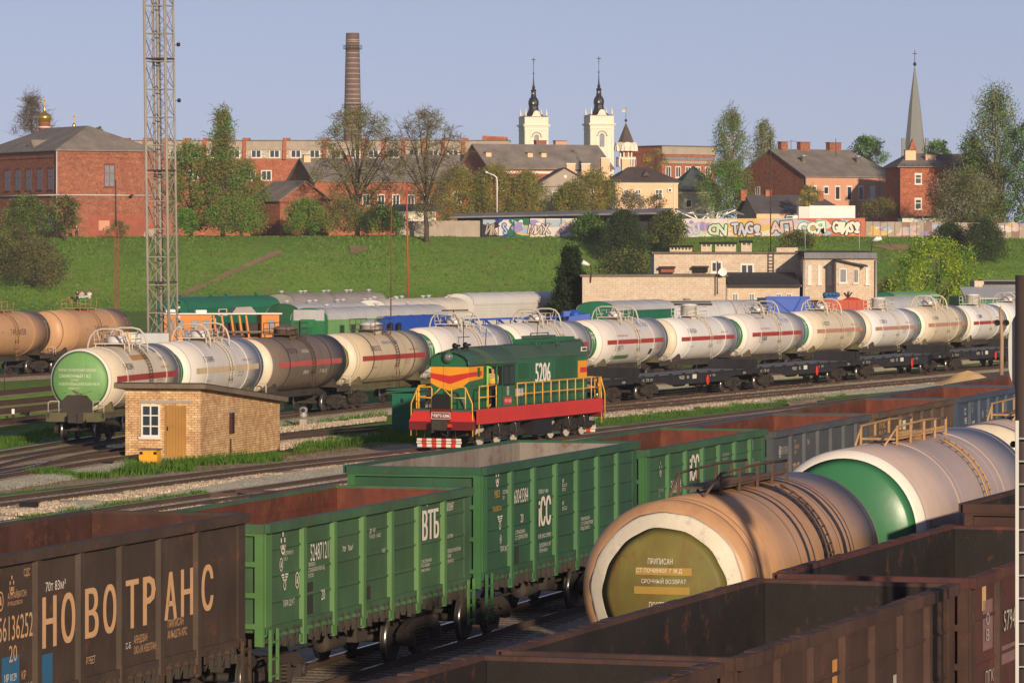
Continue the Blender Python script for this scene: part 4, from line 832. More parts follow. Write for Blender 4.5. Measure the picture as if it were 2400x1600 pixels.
    # cab
    m = MB(); m.box(2.86, 5.05, -.92, 1.44, 1.70, 3.66, G); m.box(3.46, 5.05, -1.44, -.921, 1.70, 3.66, G); m.box(2.86,3.46,-1.44,-1.40,1.70,2.65,G); m.box(3.40,3.459,-1.44,-.921,1.7,3.66,'black'); m.box(2.862,3.40,-1.399,-.921,1.70,1.72,'black'); m.box(2.86,2.92,-1.44,-1.38,1.70,3.66,G); m.box(2.86,3.46,-1.44,-.921,3.5,3.66,G); m.build('cab', r)
    m = MB(); cr = [(-1.56,3.60),(-1.50,3.72),(-1.25,3.98),(-.95,4.16),(-.5,4.29),(0,4.33),(.5,4.29),(.95,4.16),(1.25,3.98),(1.50,3.72),(1.56,3.60)]
    m.prism(cr, 'x', 2.66, 5.15, 'loco_roof'); m.build('cab_roof', r)
    m = MB(); m.box(3.55, 4.95, -1.452, -1.442, 2.62, 3.52, 'black'); m.build('window', r)
    for q in (3.62, 4.32):
        m = MB(); m.box(q, q+.56, -1.46, -1.453, 2.70, 3.46, 'pane'); m.build('pane', r)
    m = MB(); m.beam((2.80,-1.02,1.72),(2.80,-1.02,3.5),.07,.07,'lime'); m.beam((2.80,-1.02,3.48),(2.80,-1.2,3.42),.06,.06,'lime'); m.build('handrail_post', r)
    m = MB()
    for k in range(4): m.box(3.5, 5.0, -1.452, -1.44, 1.86+.2*k, 1.88+.2*k, 'loco_roof')
    m.build('cab_beading', r)
    m = MB(); m.box(3.62,4.55,-1.462,-1.452,1.80,2.12,RD); m.text('ЧМЭ-3 5206','white',lambda a,c:(3.70+a,-1.464,1.89+c),.78,.15); m.box(3.98,4.22,-1.462,-1.452,2.2,2.58,'chalk_dim'); m.text('A\nБ','letter_black',lambda a,c:(4.03+a,-1.464,2.24+c),.14,.3); m.build('name_plate', r)
    # long hood
    m = MB(); m.box(5.05, 15.35, -.95, .95, 1.70, 3.80, G)
    for x in (6.2, 7.28, 8.3, 10.9, 12.1, 13.08, 14.0): m.box(x-.012, x+.012, -.957, -.951, 1.8, 3.72, 'grille')
    m.build('long_hood', r)
    m = MB(); prof = lambda e, t: [(-.98-e,3.70),(-.98-e,3.86),(-.55,t),(.55,t),(.98+e,3.86),(.98+e,3.70)]
    m.prism(prof(0,4.30), 'x', 5.16, 12.1, 'loco_roof'); m.prism(prof(.03,4.42), 'x', 12.12, 15.5, 'loco_roof'); m.build('hood_roof', r)
    m = MB(); m.box(9.6,13.6,-.5,.5,4.28,4.52,G); m.box(10.2,13.0,-.3,.3,4.53,4.66,'loco_roof'); m.box(12.4,15.0,-.46,.46,4.42,4.56,G); m.build('roof_box', r)
    m = MB()
    for x0, x1 in ((5.3,9.4),(9.8,12.0),(12.3,15.3)): m.tube([(x0,-.8,4.12),(x0,-.72,4.38),(x1,-.72,4.40),(x1,-.8,4.14)], .02, G, 5)
    m.tube([(10.6,0,4.66),(10.6,0,4.76),(12.8,0,4.76),(12.8,0,4.66)],.03,'loco_roof',5); m.build('roof_rail', r)
    m = MB(); m.tube([(3.0,.2,4.3),(3.0,.2,5.45)],.018,'black',5); m.tube([(2.3,.2,4.75),(3.7,.2,4.75)],.015,'black',4); m.tube([(2.5,.2,4.75),(2.3,.2,4.35)],.012,'black',4); m.tube([(4.3,-.3,4.3),(4.45,-.3,5.1)],.018,'black',5); m.tube([(11.4,0,4.66),(11.5,0,5.25)],.015,'black',4); m.build('aerial', r)
    for q, zz in ((-.15, 4.42), (.35, 4.38)):
        m = MB(); m.lathe([(.13,2.35),(.05,2.6),(.05,2.9)], 'black', 12, 'x', (0,q,zz)); m.box(2.6,2.7,q-.02,q+.02,zz-.2,zz,'black'); m.build('horn', r)
    m = MB(); [m.text('5206', 'white', lambda a, c: (8.65+a+q, -.975-q*.02, 2.60+c), 1.85, .88) for q in (0,.035,.07)]; m.build('lettering', r)
    for x0, x1, z0, z1 in ((6.7,7.2,2.85,3.5),(7.35,7.9,2.85,3.5),(11.3,12.0,2.7,3.7),(12.2,13.0,2.65,3.72),(13.15,13.8,2.7,3.7)):
        m = MB(); m.box(x0, x1, -.975, -.951, z0, z1, 'grille')
        n = int((z1-z0)/.07)
        for k in range(n): m.box(x0+.03, x1-.03, -.99, -.976, z0+.02+.07*k, z0+.055+.07*k, G)
        m.build('louvre', r)
    m = MB(); m.box(14.15, 15.3, -.962, -.952, 2.62, 3.45, 'loco_yellow'); m.box(14.4, 15.3, -.968, -.963, 2.9, 3.14, 'loco_red'); m.build('chevron', r)
    m = MB(); m.box(14.4,15.1,-1.03,-1.0,3.88,4.08,'chalk'); m.box(14.5,15.0,-1.045,-1.031,3.93,4.03,'black'); m.build('number_lamp', r)
    m = MB(); m.box(6.0, 7.2, -.962, -.952, 2.05, 2.4, 'yard_light_grey'); m.build('patch_panel', r)
    # hand rails
    def rail(posts, z0=1.70, zt=2.68, zm=2.2, r_=.026, nm='handrail'):
        m = MB()
        for p in posts: m.tube([(p[0],p[1],z0),(p[0],p[1],zt)], r_, Y, 6)
        for z in (zt, zm): m.tube([(p[0],p[1],z) for p in posts], r_, Y, 6)
        m.build(nm, r)
    for s in (-1, 1):
        y = s*1.40
        rail([(5.35+1.04*k, y) for k in range(11)]); rail([(.85,y),(1.9,y),(2.85,y)])
        m = MB(); m.tube([(.70,s*1.46,.55),(.70,s*1.46,2.5),(.85,s*1.42,2.68),(1.0,s*1.4,2.68)], .026, Y, 6); m.build('step_rail', r); m = MB(); m.tube([(15.9,s*1.42,2.68),(16.25,s*1.5,1.9),(16.25,s*1.5,.7)], .026, Y, 6); m.tube([(15.9,s*1.42,2.68),(15.9,s*1.46,.7)],.026,Y,6); m.build('step_rail', r)
    for x, s in ((0,-1),(16,1)):
        for q in (-1, 1):
            m = MB(); xx = x - s*.02
            m.tube([(xx,q*.46,1.72),(xx,q*.46,2.60),(xx,q*.52,2.66),(xx,q*1.05,2.66),(xx,q*1.12,2.62),(xx,q*1.42,1.95),(xx,q*1.44,.55)], .028, Y, 6); m.tube([(xx,q*1.10,1.72),(xx,q*1.10,2.63)],.024,Y,6); m.tube([(xx,q*.46,2.2),(xx,q*1.10,2.2)],.024,Y,6); m.tube([(xx,q*.46,2.24),(xx+s*.02,q*.06,2.62)],.022,Y,6); m.build('end_rail', r)
    # plough planks, running gear
    for x, s in ((-.25,-1),(16.25,1)):
        for z0, z1, w in ((.36,.46,1.02),(.25,.33,1.04),(.09,.22,1.0)):
            m = MB(); n = 9
            for k in range(n): y = -w + 2*w*k/n; m.box(x, x+s*.06, y, y+2*w/n, z0, z1, 'rail_red' if k % 2 else 'chalk')
            m.build('guard_board', r)
        for yy in (-.72, .72): m = MB(); m.tube([(x-s*.1,yy,.8),(x,yy,.3)],.03,'black',5); m.build('brake_hose', r)
        m = MB(); m.tube([(x-s*.1,-.42,1.0),(x-s*.1,-.35,1.0),(x+s*.12,-.42,.62),(x+s*.06,-.3,.5)],.035,'black',6); m.box(x-s*.25,x+s*.02,-.55,-.38,.95,1.08,'rail_red'); m.build('brake_hose', r)
    m = MB(); m.box(7.6, 9.9, -1.30, 1.30, .30, 1.02, 'black'); m.build('fuel_tank', r)
    m = MB(); m.box(.5, 15.5, -.7, .7, .75, 1.6, 'underframe'); m.box(1.0,15.2,-1.35,-1.1,.98,1.12,'black'); m.build('underframe', r)
    for xc in (4.4, 13.0):
        for s in (-1, 1):
            m = MB(); f = [(-2.9,.42),(-2.9,.62),(-2.3,.62),(-1.6,.86),(1.6,.86),(2.3,.62),(2.9,.62),(2.9,.42),(2.3,.42),(1.7,.66),(1.1,.66),(.6,.45),(-.6,.45),(-1.1,.66),(-1.7,.66),(-2.3,.42)]
            m.prism([(xc+a, b) for a, b in f], 'y', s*1.02, s*1.14, 'loco_bogie')
            for q in (-2,0,2): m.box(xc+q-.2, xc+q+.2, s*1.02, s*1.26, .36, .68, 'loco_bogie'); m.lathe([(.15,s*1.26),(.12,s*1.30),(0,s*1.30)],'loco_bogie',10,'y',(xc+q,0,.52))
            for q in (-1,1):
                m.prism([(xc+q-.35,.55),(xc+q-.2,.95),(xc+q+.2,.95),(xc+q+.35,.55),(xc+q,.42)], 'y', s*1.15, s*1.28, 'loco_bogie'); m.tube([(xc+q-.1,s*1.3,1.1),(xc+q+.1,s*1.33,.5)],.02,'chrome',4); m.box(xc+q+.3,xc+q+.55,s*1.14,s*1.3,.6,1.0,'loco_bogie')
            m.build('bogie_frame', r)
        for q in (-2, 0, 2):
            w = WSL.copy(); COL.objects.link(w); w.parent = r; w.location = (xc+q, 0, .525)
    return r
WSL = wheelset_mesh(.525, .76, 'tyre_white', True).build('wheelset'); COL.objects.unlink(WSL)
YAWL = 21.5
wc = W(1110, 1047)
LOCO = loco(loc_uv(wc, YAWL, -2.15, -.62), YAWL)
# ---------------------------------------------------------------- buildings: local x along the front, y into the depth, z up
def pane_win(root, x, z, w, h, y=0.0, frame='win_frame', pane='pane', side=False, fw=.10, cols=2, rowz=(), rec=.10, arch=0, sill=True, name='window'):
    """window in the front (plane y) or, with side, in the left wall (plane x = y, running along +y)"""
    m = MB(); g = MB()
    def P(u, d, v): return (y - d, u, v) if side else (u, y - d, v)
    def bx(b, u0, u1, d0, d1, v0, v1, mt): p, q = P(u0, d0, v0), P(u1, d1, v1); b.box(p[0], q[0], p[1], q[1], p[2], q[2], mt)
    bx(g, x+fw*.5, x+w-fw*.5, .005, .02, z+fw*.5, z+h-fw*.5, pane)
    for a, b in ((x, x+fw), (x+w-fw, x+w)): bx(m, a, b, 0, .06, z, z+h, frame)
    for a, b in ((z, z+fw), (z+h-fw, z+h)): bx(m, x+fw, x+w-fw, 0, .055, a, b, frame)
    for k in range(1, cols): c = x + w*k/cols; bx(m, c-fw*.4, c+fw*.4, 0, .05, z+fw, z+h-fw, frame)
    for r_ in rowz: bx(m, x+fw, x+w-fw, 0, .045, z+h*r_-fw*.35, z+h*r_+fw*.35, frame)
    if sill: bx(m, x-.08, x+w+.08, 0, .16, z-.10, z-.002, frame)
    if arch: bx(m, x-.05, x+w+.05, 0, .05, z+h+.002, z+h+arch, frame)
    o = m.build(name, root); g.build('pane', o); return o
def gable_roof(m, x0, x1, y0, y1, z, hr, mat, ov=.4, th=.14, axis='x', hip0=0, hip1=0):
    """ridge along x (or y); hip0/hip1 pull the ridge ends in"""
    X0, X1, Y0, Y1 = x0-ov, x1+ov, y0-ov, y1+ov; 
    if axis == 'x': ym = (Y0+Y1)/2; A, B = (X0+hip0, ym, z+hr), (X1-hip1, ym, z+hr); c = [(X0,Y0,z),(X1,Y0,z),(X1,Y1,z),(X0,Y1,z)]; fs = [(0,1,5,4),(2,3,4,5)] + [(1,2,5),(3,0,4)]
    else: xm = (X0+X1)/2; A, B = (xm, Y0+hip0, z+hr), (xm, Y1-hip1, z+hr); c = [(X0,Y0,z),(X1,Y0,z),(X1,Y1,z),(X0,Y1,z)]; fs = [(1,2,5,4),(3,0,4,5)] + [(0,1,4),(2,3,5)]
    ends = fs[2:] if (hip0 or hip1) else []
    use = fs[:2] + ([fs[2] if axis == 'y' else fs[3]] if hip0 else []) + ([fs[3] if axis == 'y' else fs[2]] if hip1 else [])
    vs = c + [A, B]; m.add(vs, use, mat); m.add([(a, b, d-th) for a, b, d in vs], use, mat)
    for i in range(4):
        p, q = c[i], c[(i+1) % 4]
        flat_edge = True
        if axis == 'x' and i in (1, 3) and not (hip1 if i == 1 else hip0): flat_edge = False
        if axis == 'y' and i in (0, 2) and not (hip0 if i == 0 else hip1): flat_edge = False
        if flat_edge: m.quad(p, q, (q[0],q[1],q[2]-th), (p[0],p[1],p[2]-th), mat)
        else:
            k = A if (axis == 'x' and i == 3) or (axis == 'y' and i == 0) else B
            for u, v in ((p, k), (k, q)): m.quad(u, v, (v[0],v[1],v[2]-th), (u[0],u[1],u[2]-th), mat)
def house(name, label, P, a, w, d, h, wall, roof=None, hr=0, rm='slate', axis='x', hip=(0,0), ov=.4, z0=-.5, cat='building', gable=True, group=None, side=None, cornice=None):
    r = thing(name, label, cat, P, rad(a), group)
    m = MB(); m.box(0, w, 0, d, z0, h, wall)
    if side: m = MB(); m.box(0.02, w, 0, d, z0, h, wall); m.box(0, .018, 0.01, d, z0, h, side)
    if roof and gable and not hip[0]:
        gw = side or wall
        if axis == 'x': m.prism([(0.02,h),(d-.02,h),(d/2,h+hr-.16)], 'x', 0.01, .3, gw)
        else: m.prism([(0.02,h),(w-.02,h),(w/2,h+hr-.16)], 'y', 0.01, .3, wall)
    if roof and gable and not hip[1]:
        if axis == 'x': m.prism([(0.02,h),(d-.02,h),(d/2,h+hr-.16)], 'x', w-.3, w-.01, wall)
        else: m.prism([(0.02,h),(w-.02,h),(w/2,h+hr-.16)], 'y', d-.3, d-.01, wall)
    m.build('wall', r)
    if cornice:
        m = MB(); m.box(-.12, w+.12, -.12, d+.12, h-.42, h-.14, cornice); m.build('cornice', r)
    rf = None
    if roof:
        m = MB(); gable_roof(m, 0, w, 0, d, h, hr, rm, ov, .16, axis, hip[0], hip[1]); rf = m.build('roof', r)
    return r, rf
def stack(rf, x, y, z, w, d, h, mat, cap='concrete_edge'):
    m = MB(); m.box(x-w/2, x+w/2, y-d/2, y+d/2, z-.8, z+h, mat); m.box(x-w/2-.08, x+w/2+.08, y-d/2-.08, y+d/2+.08, z+h, z+h+.14, cap)
    m.build('chimney', rf); return m
def pipe(r, pts, rr=.07, mat='galv', nm='drainpipe'): m = MB(); m.tube(pts, rr, mat, 6); m.build(nm, r)
def tube_thing(name, label, cat, pts, rr, mat, group=None, r1=None, n=8):
    m = MB(); b = Vector(pts[0]); m.tube([Vector(p) - b for p in pts], rr, mat, n, r1); o = m.build(name); o.location = b; return tag(o, label, cat, group)

# --- brick hut by the loco
YH = 14.5; ph = W(470, 1079, -.30)
hut = thing('brick_hut', 'small yellow brick hut with sloping felt roof, white window and ochre door', 'hut', loc_uv(ph, YH, 0, -3.35, -.30), rad(-YH))
# local x runs to the right along the end wall (3.35 m), y away along the track
HL, HW = 11.0, 3.35
m = MB(); za = lambda y: 2.99 - .082*y
m.prism([(0,0),(HL,0),(HL,za(HL)),(0,za(0))], 'x', 0, HW, 'hut_brick'); m.build('wall', hut)
m = MB()
for o_, y0, y1, t, mt in ((.36,-.45,HL+.15,.21,'concrete_edge'),(.31,-.5,HL+.19,.045,'roof_felt')):
    zz = 0 if mt == 'concrete_edge' else .212
    m.add([(x, y, za(y)+zz+dz) for dz in (0.01, t) for x, y in ((-o_,y0),(HW+o_,y0),(HW+o_,y1),(-o_,y1))], [(0,3,2,1),(4,5,6,7),(0,1,5,4),(1,2,6,5),(2,3,7,6),(3,0,4,7)], mt)
m.build('roof', hut)
pane_win(hut, .72, .98, .84, 1.36, cols=2, rowz=(.33,.66), fw=.075, pane='pane')
m = MB(); m.box(1.85, 2.66, -.05, .0, .06, 2.28, 'door_wood')
for k in range(6): m.box(1.87+.133*k, 1.985+.133*k, -.065, -.051, .08, 2.26, 'door_wood')
m.box(1.79,1.845,-.06,0,.04,2.32,'door_wood'); m.box(2.665,2.72,-.06,0,.04,2.32,'door_wood'); dr = m.build('door', hut)
m = MB(); m.box(1.89,1.93,-.10,-.066,1.25,1.42,'black'); m.build('handle', dr)
m = MB(); m.box(.62, 3.02, -.03, .0, 2.40, 2.52, 'concrete'); m.build('lintel', hut)
m = MB(); m.box(HW, HW+.012, 3.85, 4.55, .95, 1.85, 'dark_hole'); m.box(HW+.012,HW+.03,3.9,4.2,.95,1.85,'car_inside'); m.build('window', hut)
m = MB(); m.box(HW, HW+.03, 3.5, 5.2, 1.86, 1.96, 'concrete'); m.build('lintel', hut)
pipe(hut, [(HW+.05,3.9,-.1),(HW+.05,3.9,.75)], .035, 'mast_dark', 'cable_pipe')
m = MB()
m.prism([(-.36,.0),(.36,0),(.36,.10),(.40,.35),(.36,.62),(-.36,.62),(-.40,.35),(-.36,.10)], 'y', -.30, .30, 'yellow_box'); m.box(-.42,.42,-.34,.34,.62,.67,'concrete_edge')
for x in (-.30,.30):
    for z in (.08,.50): m.box(x-.07,x+.07,-.305,-.301,z-.06,z+.06,'black')
o = m.build('switch_machine'); o.location = W(352, 1089, -.30); o.rotation_euler = (0,0,rad(-12)); tag(o, 'orange yellow trackside box standing before the brick hut window', 'box')
# --- green wooden shed
sp = W(966, 1023, -.30); sd = thing('tool_shed', 'narrow teal green plank shed with a small square opening beside the loco', 'shed', loc_uv(sp, 15, 0, -1.0, -.30), rad(-15))
m = MB(); m.box(0,1.0,0,2.2,0,2.05,'shed_green')
for k in range(7): m.box(.02+.14*k,.135+.14*k,-.02,-.001,.02,2.0,'shed_green')
for k in range(14): m.box(1.001,1.02,.02+.155*k,.155+.155*k,.02,2.0,'shed_green')
m.build('wall', sd)
m = MB(); m.add([(x,y,z+(.10 if x > .5 else .0)) for z in (2.06,2.12) for x,y in ((-.25,-.2),(1.15,-.2),(1.15,2.4),(-.25,2.4))], [(0,3,2,1),(4,5,6,7),(0,1,5,4),(1,2,6,5),(2,3,7,6),(3,0,4,7)], 'yard_dark_green')
for k in range(9): m.box(-.25,1.15,-.2+.3*k,-.12+.3*k,2.19,2.24,'shed_green')
m.build('roof', sd); m = MB(); m.box(.42,.58,-.035,-.021,1.62,1.80,'black'); m.build('opening', sd)
m = MB(); m.box(.06,.94,-.03,-.021,1.50,1.53,'yard_dark_green'); m.box(.2,.24,-.06,-.03,.95,1.05,'chrome'); m.build('door', sd)

# --- vans, coaches and other stock on the far sidings (only roofs and upper walls show over the tanks)
def van(label, px, y, top, L, wall, roofm, yaw=22, w=2.95, endm=None, rh=.75, ribs=0, windows=(), group='stock on the far sidings', name='railway_coach', cat='coach', ventm=None, vents=0):
    c = WY(px, 700, y); c.z = 0; P = loc_uv(c, yaw, 0, -w/2); r = thing(name, label, cat, P, head(yaw), group)
    e = top - rh; hw = w/2
    arc = [(-hw*math.cos(t), e + rh*math.sin(t)**.8) for t in [math.pi*k/14 for k in range(1, 14)]]
    m = MB(); m.prism([(-hw,1.0),(-hw,e)] + arc + [(hw,e),(hw,1.0)], 'x', 0, .08, endm or wall); m.build('end_wall', r)
    m = MB(); m.box(.081, L, -hw, hw, 1.0, e, wall)
    if ribs:
        for k in range(ribs): z = 2.2 + (e-2.3)*k/max(1, ribs-1); m.box(.09, L-.01, -hw-.03, hw+.03, z-.04, z+.04, wall)
    m.build('body', r)
    ro = [(-hw-.06,e-.02),(-hw-.04,e+.05)] + [(a*1.03, b+.03) for a, b in arc] + [(hw+.04,e+.05),(hw+.06,e-.02)]
    m = MB(); n = len(ro); N = max(2, int(L/2.2)); vs = [(-.06 + (L+.12)*k/N, a, b) for k in range(N+1) for a, b in ro]
    m.add(vs, [(k*n+i, k*n+i+1, (k+1)*n+i+1, (k+1)*n+i) for k in range(N) for i in range(n-1)], roofm, True)
    for k in range(1, N): x = -.06 + (L+.12)*k/N; m.add([(x+dx, a*1.004, b+dz) for dx, dz in ((-.03,.001),(0,.02),(.03,.001)) for a, b in ro], [(q*n+i, q*n+i+1, (q+1)*n+i+1, (q+1)*n+i) for q in (0,1) for i in range(n-1)], roofm)
    rf = m.build('roof', r)
    for k in range(vents):
        v = MB(); x = L*(k+.5)/vents; v.lathe([(.10,top-.05),(.10,top+.14),(.22,top+.16),(.22,top+.24),(0,top+.28)], ventm or 'yard_light_grey', 8, 'z', (x, .35*(-1)**k, 0)); v.build('roof_vent', rf)
    for x, z, ww, hh, fr in windows: pane_win(r, x, z, ww, hh, -hw, fr, 'pane', cols=1, sill=False, fw=.06)
    m = MB(); m.box(.3, L-.3, -1.2, 1.2, .6, .98, 'underframe'); m.build('underframe', r)
    return r
van('dark teal green refrigerator wagon behind the lattice mast', 440, 340, 4.62, 16, 'yard_green', 'yard_green', 24, rh=.9, ribs=7, windows=[(5.2,3.1,1.4,.55,'win_frame'),(3.9,2.1,.8,.8,'win_frame')], vents=4, ventm='yard_green')
van('grey roofed coach with rounded dark green end', 704, 330, 4.25, 24, 'yard_dark_green', 'yard_light_grey', 22, 2.9, 'yard_dark_green', .95, vents=9, ventm='yard_light_grey')
van('coach with rust stained grey roof farthest behind the green ones', 690, 366, 4.62, 18, 'yard_grey', 'yard_grey', 24, rh=.8, vents=8)
van('cream roofed coach with white rounded end', 909, 342, 4.42, 15.5, 'yard_white', 'cream_panel', 24, 3.0, 'yard_white', .95, vents=6, windows=[])
van('white refrigerator wagon with ribbed side left of the spruce', 1110, 357, 4.75, 19.5, 'yard_white', 'yard_white', 24, rh=.9, ribs=8)
lg = van('light green coach with grey arched roof', 767, 316, 4.12, 23, 'yard_light_green', 'yard_light_grey', 22, 2.95, 'yard_mid_green', .85, windows=[(2.2+2.0*k,2.1,.8,.75,'yard_dark_green') for k in range(6)] + [(9.0,3.0,1.4,.35,'yard_dark_green')], vents=3)
m = MB(); m.box(-.02,-.06,-1.25,1.25,3.2,4.0,'yard_light_grey'); m.box(-.06,-.35,-.55,.55,1.2,3.3,'yard_mid_green'); m.box(-.351,-.36,-.42,.42,1.3,2.75,'yard_green'); m.build('gangway', lg)
van('green boxcar with pale ribbed arched roof before the brick depot', 1440, 315, 4.62, 13, 'yard_green', 'yard_light_grey', 22, rh=.65, ribs=3, name='boxcar', cat='boxcar')
van('small wagon with pale green roof and round green end near the lime tree', 2098, 395, 4.45, 12, 'yard_mid_green', 'yard_light_green', 25, 2.6, 'yard_green', .55)
van('silver roofed wagon beneath the lime tree', 2075, 372, 4.25, 14, 'yard_light_grey', 'yard_light_grey', 25, 3.0, 'yard_light_grey', 1.0)
# blue covered wagon with mansard roof
c = WY(975, 700, 284); c.z = 0; bw = thing('covered_wagon', 'bright blue covered wagon with rounded shoulders behind the white tanks', 'freight wagon', loc_uv(c, 22, 0, -1.5), head(22), 'stock on the far sidings')
pr = [(-1.5,1.0),(-1.5,2.4),(-.55,4.0),(.75,4.08),(1.35,3.5),(1.5,2.6),(1.5,1.0)]
m = MB(); m.prism(pr, 'x', 0, .1, 'yard_blue'); m.build('end_wall', bw); m = MB(); m.prism([(a*.985, b-.02) for a, b in pr], 'x', .101, 8.2, 'yard_blue'); m.build('body', bw)
m = MB()
for x in (2.1, 4.2, 6.3): m.prism([(a*1.01, b+.01) for a, b in pr[1:6]], 'x', x-.05, x+.05, 'yard_blue')
m.build('roof_rib', bw); m = MB(); m.lathe([(.16,1.6),(.16,3.6),(0,3.65)],'black',10,'z',(-.2,-.35,0)); m.build('gas_bottle', bw); m = MB(); m.lathe([(.16,1.6),(.16,3.6),(0,3.65)],'black',10,'z',(-.2,.25,0)); m.build('gas_bottle', bw)
# blue rail crane
p0 = WY(1335, 750, 288); p0.z = 0; cr = thing('rail_crane', 'blue rail crane with long lattice boom laid level behind the white tanks', 'crane', p0, rad(8), 'stock on the far sidings')
m = MB(); m.prism([(-.6,2.6),(-.2,4.0),(1.2,4.2),(1.3,2.6)], 'y', -1.2, 1.2, 'yard_blue'); m.lathe([(.35,-.9),(.35,.9)], 'yard_blue', 12, 'y', (.3,0,4.1)); m.box(-.5,.1,-.6,.6,4.0,4.35,'yard_blue'); m.build('cab', cr)
m = MB()
for y in (-.5,.5):
    for z0, z1 in ((3.2,3.0),(4.0,3.7)): m.tube([(-.3,y,z0),(-8.6,y,z1)], .07, 'yard_blue', 6)
    for k in range(9): x = -.3 - 8.3*k/9; m.tube([(x,y,3.2-.02*k),(x-.9,y,3.95-.03*k)], .04, 'yard_blue', 5); m.tube([(x-.9,y,3.95-.03*k),(x-.92,y,3.15-.02*k)], .04, 'yard_blue', 5)
for k in range(9): x = -.3 - 8.3*k/9; m.tube([(x,-.5,3.98-.03*k),(x,.5,3.98-.03*k)], .04, 'yard_blue', 5)
m.build('boom', cr); m = MB(); m.box(-8.5,1.5,-1.4,1.4,1.0,2.59,'yard_blue'); m.build('chassis', cr)
m = MB(); m.tube([(-7.9,0,3.6),(-7.9,0,4.4)],.05,'mast_dark',5); m.tube([(-8.7,0,4.4),(-6.9,0,4.42)],.05,'mast_dark',5); m.build('lamp_frame', cr)
# dark canopy beside boxcar
p0 = WY(1620, 712, 330); m = MB(); m.box(-1.7,1.6,-.9,.9,.0,.16,'mast_dark'); m.box(-1.55,1.5,-.85,.85,.22,.30,'mast_dark'); m.box(-.18,.18,-.18,.18,-4.0,.0,'mast_dark'); m.box(-.35,.35,-.3,.3,-.55,-.2,'mast_dark'); o = m.build('loading_gantry'); o.location = (p0.x, p0.y, 4.15); tag(o, 'dark flat topped gantry on one post before the brick depot', 'gantry')
# grey tank wagon between
p0 = WY(1838, 720, 356); p0.z = 0
q = tank('plain grey tank wagon lying between boxcar and blue hopper', loc_uv(p0, 60, -8.6, -1.6), 60, 1.5, 14, 2.75, 'yard_light_grey', (('yard_light_grey',1.01),), None, None, 'hatch', 'stock on the far sidings', walk=False, dome='yard_grey', bandm='yard_grey')
# blue hopper
p0 = WY(1793, 700, 345); p0.z = 0; hp = thing('hopper_wagon', 'bright blue hopper wagon with folded angular sides above the white tanks', 'hopper wagon', p0, rad(12), 'stock on the far sidings')
m = MB(); A = [(-.3,-1.4,4.55),(3.3,-1.4,4.62),(3.3,1.4,4.62),(-.3,1.4,4.55)]; B = [(.2,-1.5,1.4),(4.6,-1.5,1.4),(4.6,1.5,1.4),(.2,1.5,1.4)]; m.add(A+B, [(0,1,2,3),(4,7,6,5),(0,4,5,1),(1,5,6,2),(2,6,7,3),(3,7,4,0)], 'yard_blue'); m.build('body', hp)
m = MB()
for p, q in (((.35,-1.42,4.5),(1.9,-1.53,3.3)),((1.9,-1.53,3.3),(2.6,-1.45,4.5)),((1.9,-1.53,3.3),(2.1,-1.55,1.6)),((2.9,-1.45,4.4),(4.2,-1.55,1.6))): m.beam(p, q, .1, .1, 'yard_blue')
m.box(-.35,3.35,-1.45,-1.38,4.55,4.68,'yard_blue'); m.build('side_rib', hp); m = MB(); m.box(.2,4.6,-1.2,1.2,.7,1.38,'underframe'); m.build('underframe', hp)
# red wagon with winches
p0 = WY(1926, 720, 366); p0.z = 0; rw = thing('service_wagon', 'faded red service wagon with blue winch on its roof', 'freight wagon', p0, rad(10), 'stock on the far sidings')
m = MB(); m.box(0,4.0,0,2.8,1.0,4.1,'yard_red')
for k in range(6): m.box(.1+.75*k,.2+.75*k,-.06,-.001,1.0,4.0,'yard_red')
m.build('body', rw); m = MB(); m.lathe([(1.3,-.9),(1.3,.9)],'yard_red',20,'y',(2.9,1.4,3.05)); m.build('drum', rw)
m = MB(); m.box(.5,1.5,.5,1.5,4.1,4.5,'yard_blue')
for k in range(4): m.lathe([(.22,-.3),(.22,.3)],'patch_blue',8,'y',(.55+.33*k,.8,4.55))
m.build('winch', rw); m = MB()
for k in range(5): m.tube([(2.6,1,4.3),(2.6+.35*math.cos(k*1.2),1+.2*math.sin(k),4.75+.1*math.sin(k*2))],.05,'mast_dark',5)
m.build('hoist', rw)
# orange track machine
p0 = WY(382, 800, 312); p0.z = 0; om = thing('track_machine', 'orange track maintenance machine with white roof and open working deck', 'track machine', p0, rad(12)); om.scale = (1.0, 1, .93)
m = MB(); m.box(0,10.6,0,2.7,1.0,2.15,'yard_orange'); m.build('frame', om)
for x0, x1 in ((0.1,3.6),(7.3,8.6)):
    m = MB(); m.box(x0,x1,.1,2.6,2.16,3.95,'yard_orange'); m.build('cab', om)
m = MB(); m.box(-.1,8.8,-.05,2.75,4.0,4.1,'yard_white'); m.build('roof', om)
for x in (.25,1.0,2.1,2.9,7.7): pane_win(om, x, 2.75, .6, .85, .1, 'yard_orange', 'pane_light', cols=1, sill=False, fw=.05)
for x in (4.0,4.6,5.3,5.9,6.4): m = MB(); m.beam((x,.3,2.16),(x-.25,.3,3.99),.14,.14,'yard_orange'); m.build('roof_post', om)
m = MB(); m.box(2.0,8.5,-.1,.1,2.55,2.7,'concrete_edge'); m.box(2.2,6.0,-.2,.0,2.2,2.4,'rail_rust'); m.box(3.7,7.2,1.2,2.4,2.16,3.3,'underframe'); m.lathe([(.55,1.5),(.55,2.6)],'galv',14,'x',(0,.3,2.3)); m.build('conveyor', om)
m = MB(); m.box(.3,1.0,.6,1.6,4.1,4.4,'yard_white'); m.box(2.5,3.3,.6,1.6,4.1,4.35,'yard_white'); m.prism([(5.2,4.1),(5.5,4.55),(6.6,4.6),(7.0,4.1)],'y',.6,2.0,'yard_grey'); m.build('roof_unit', om)
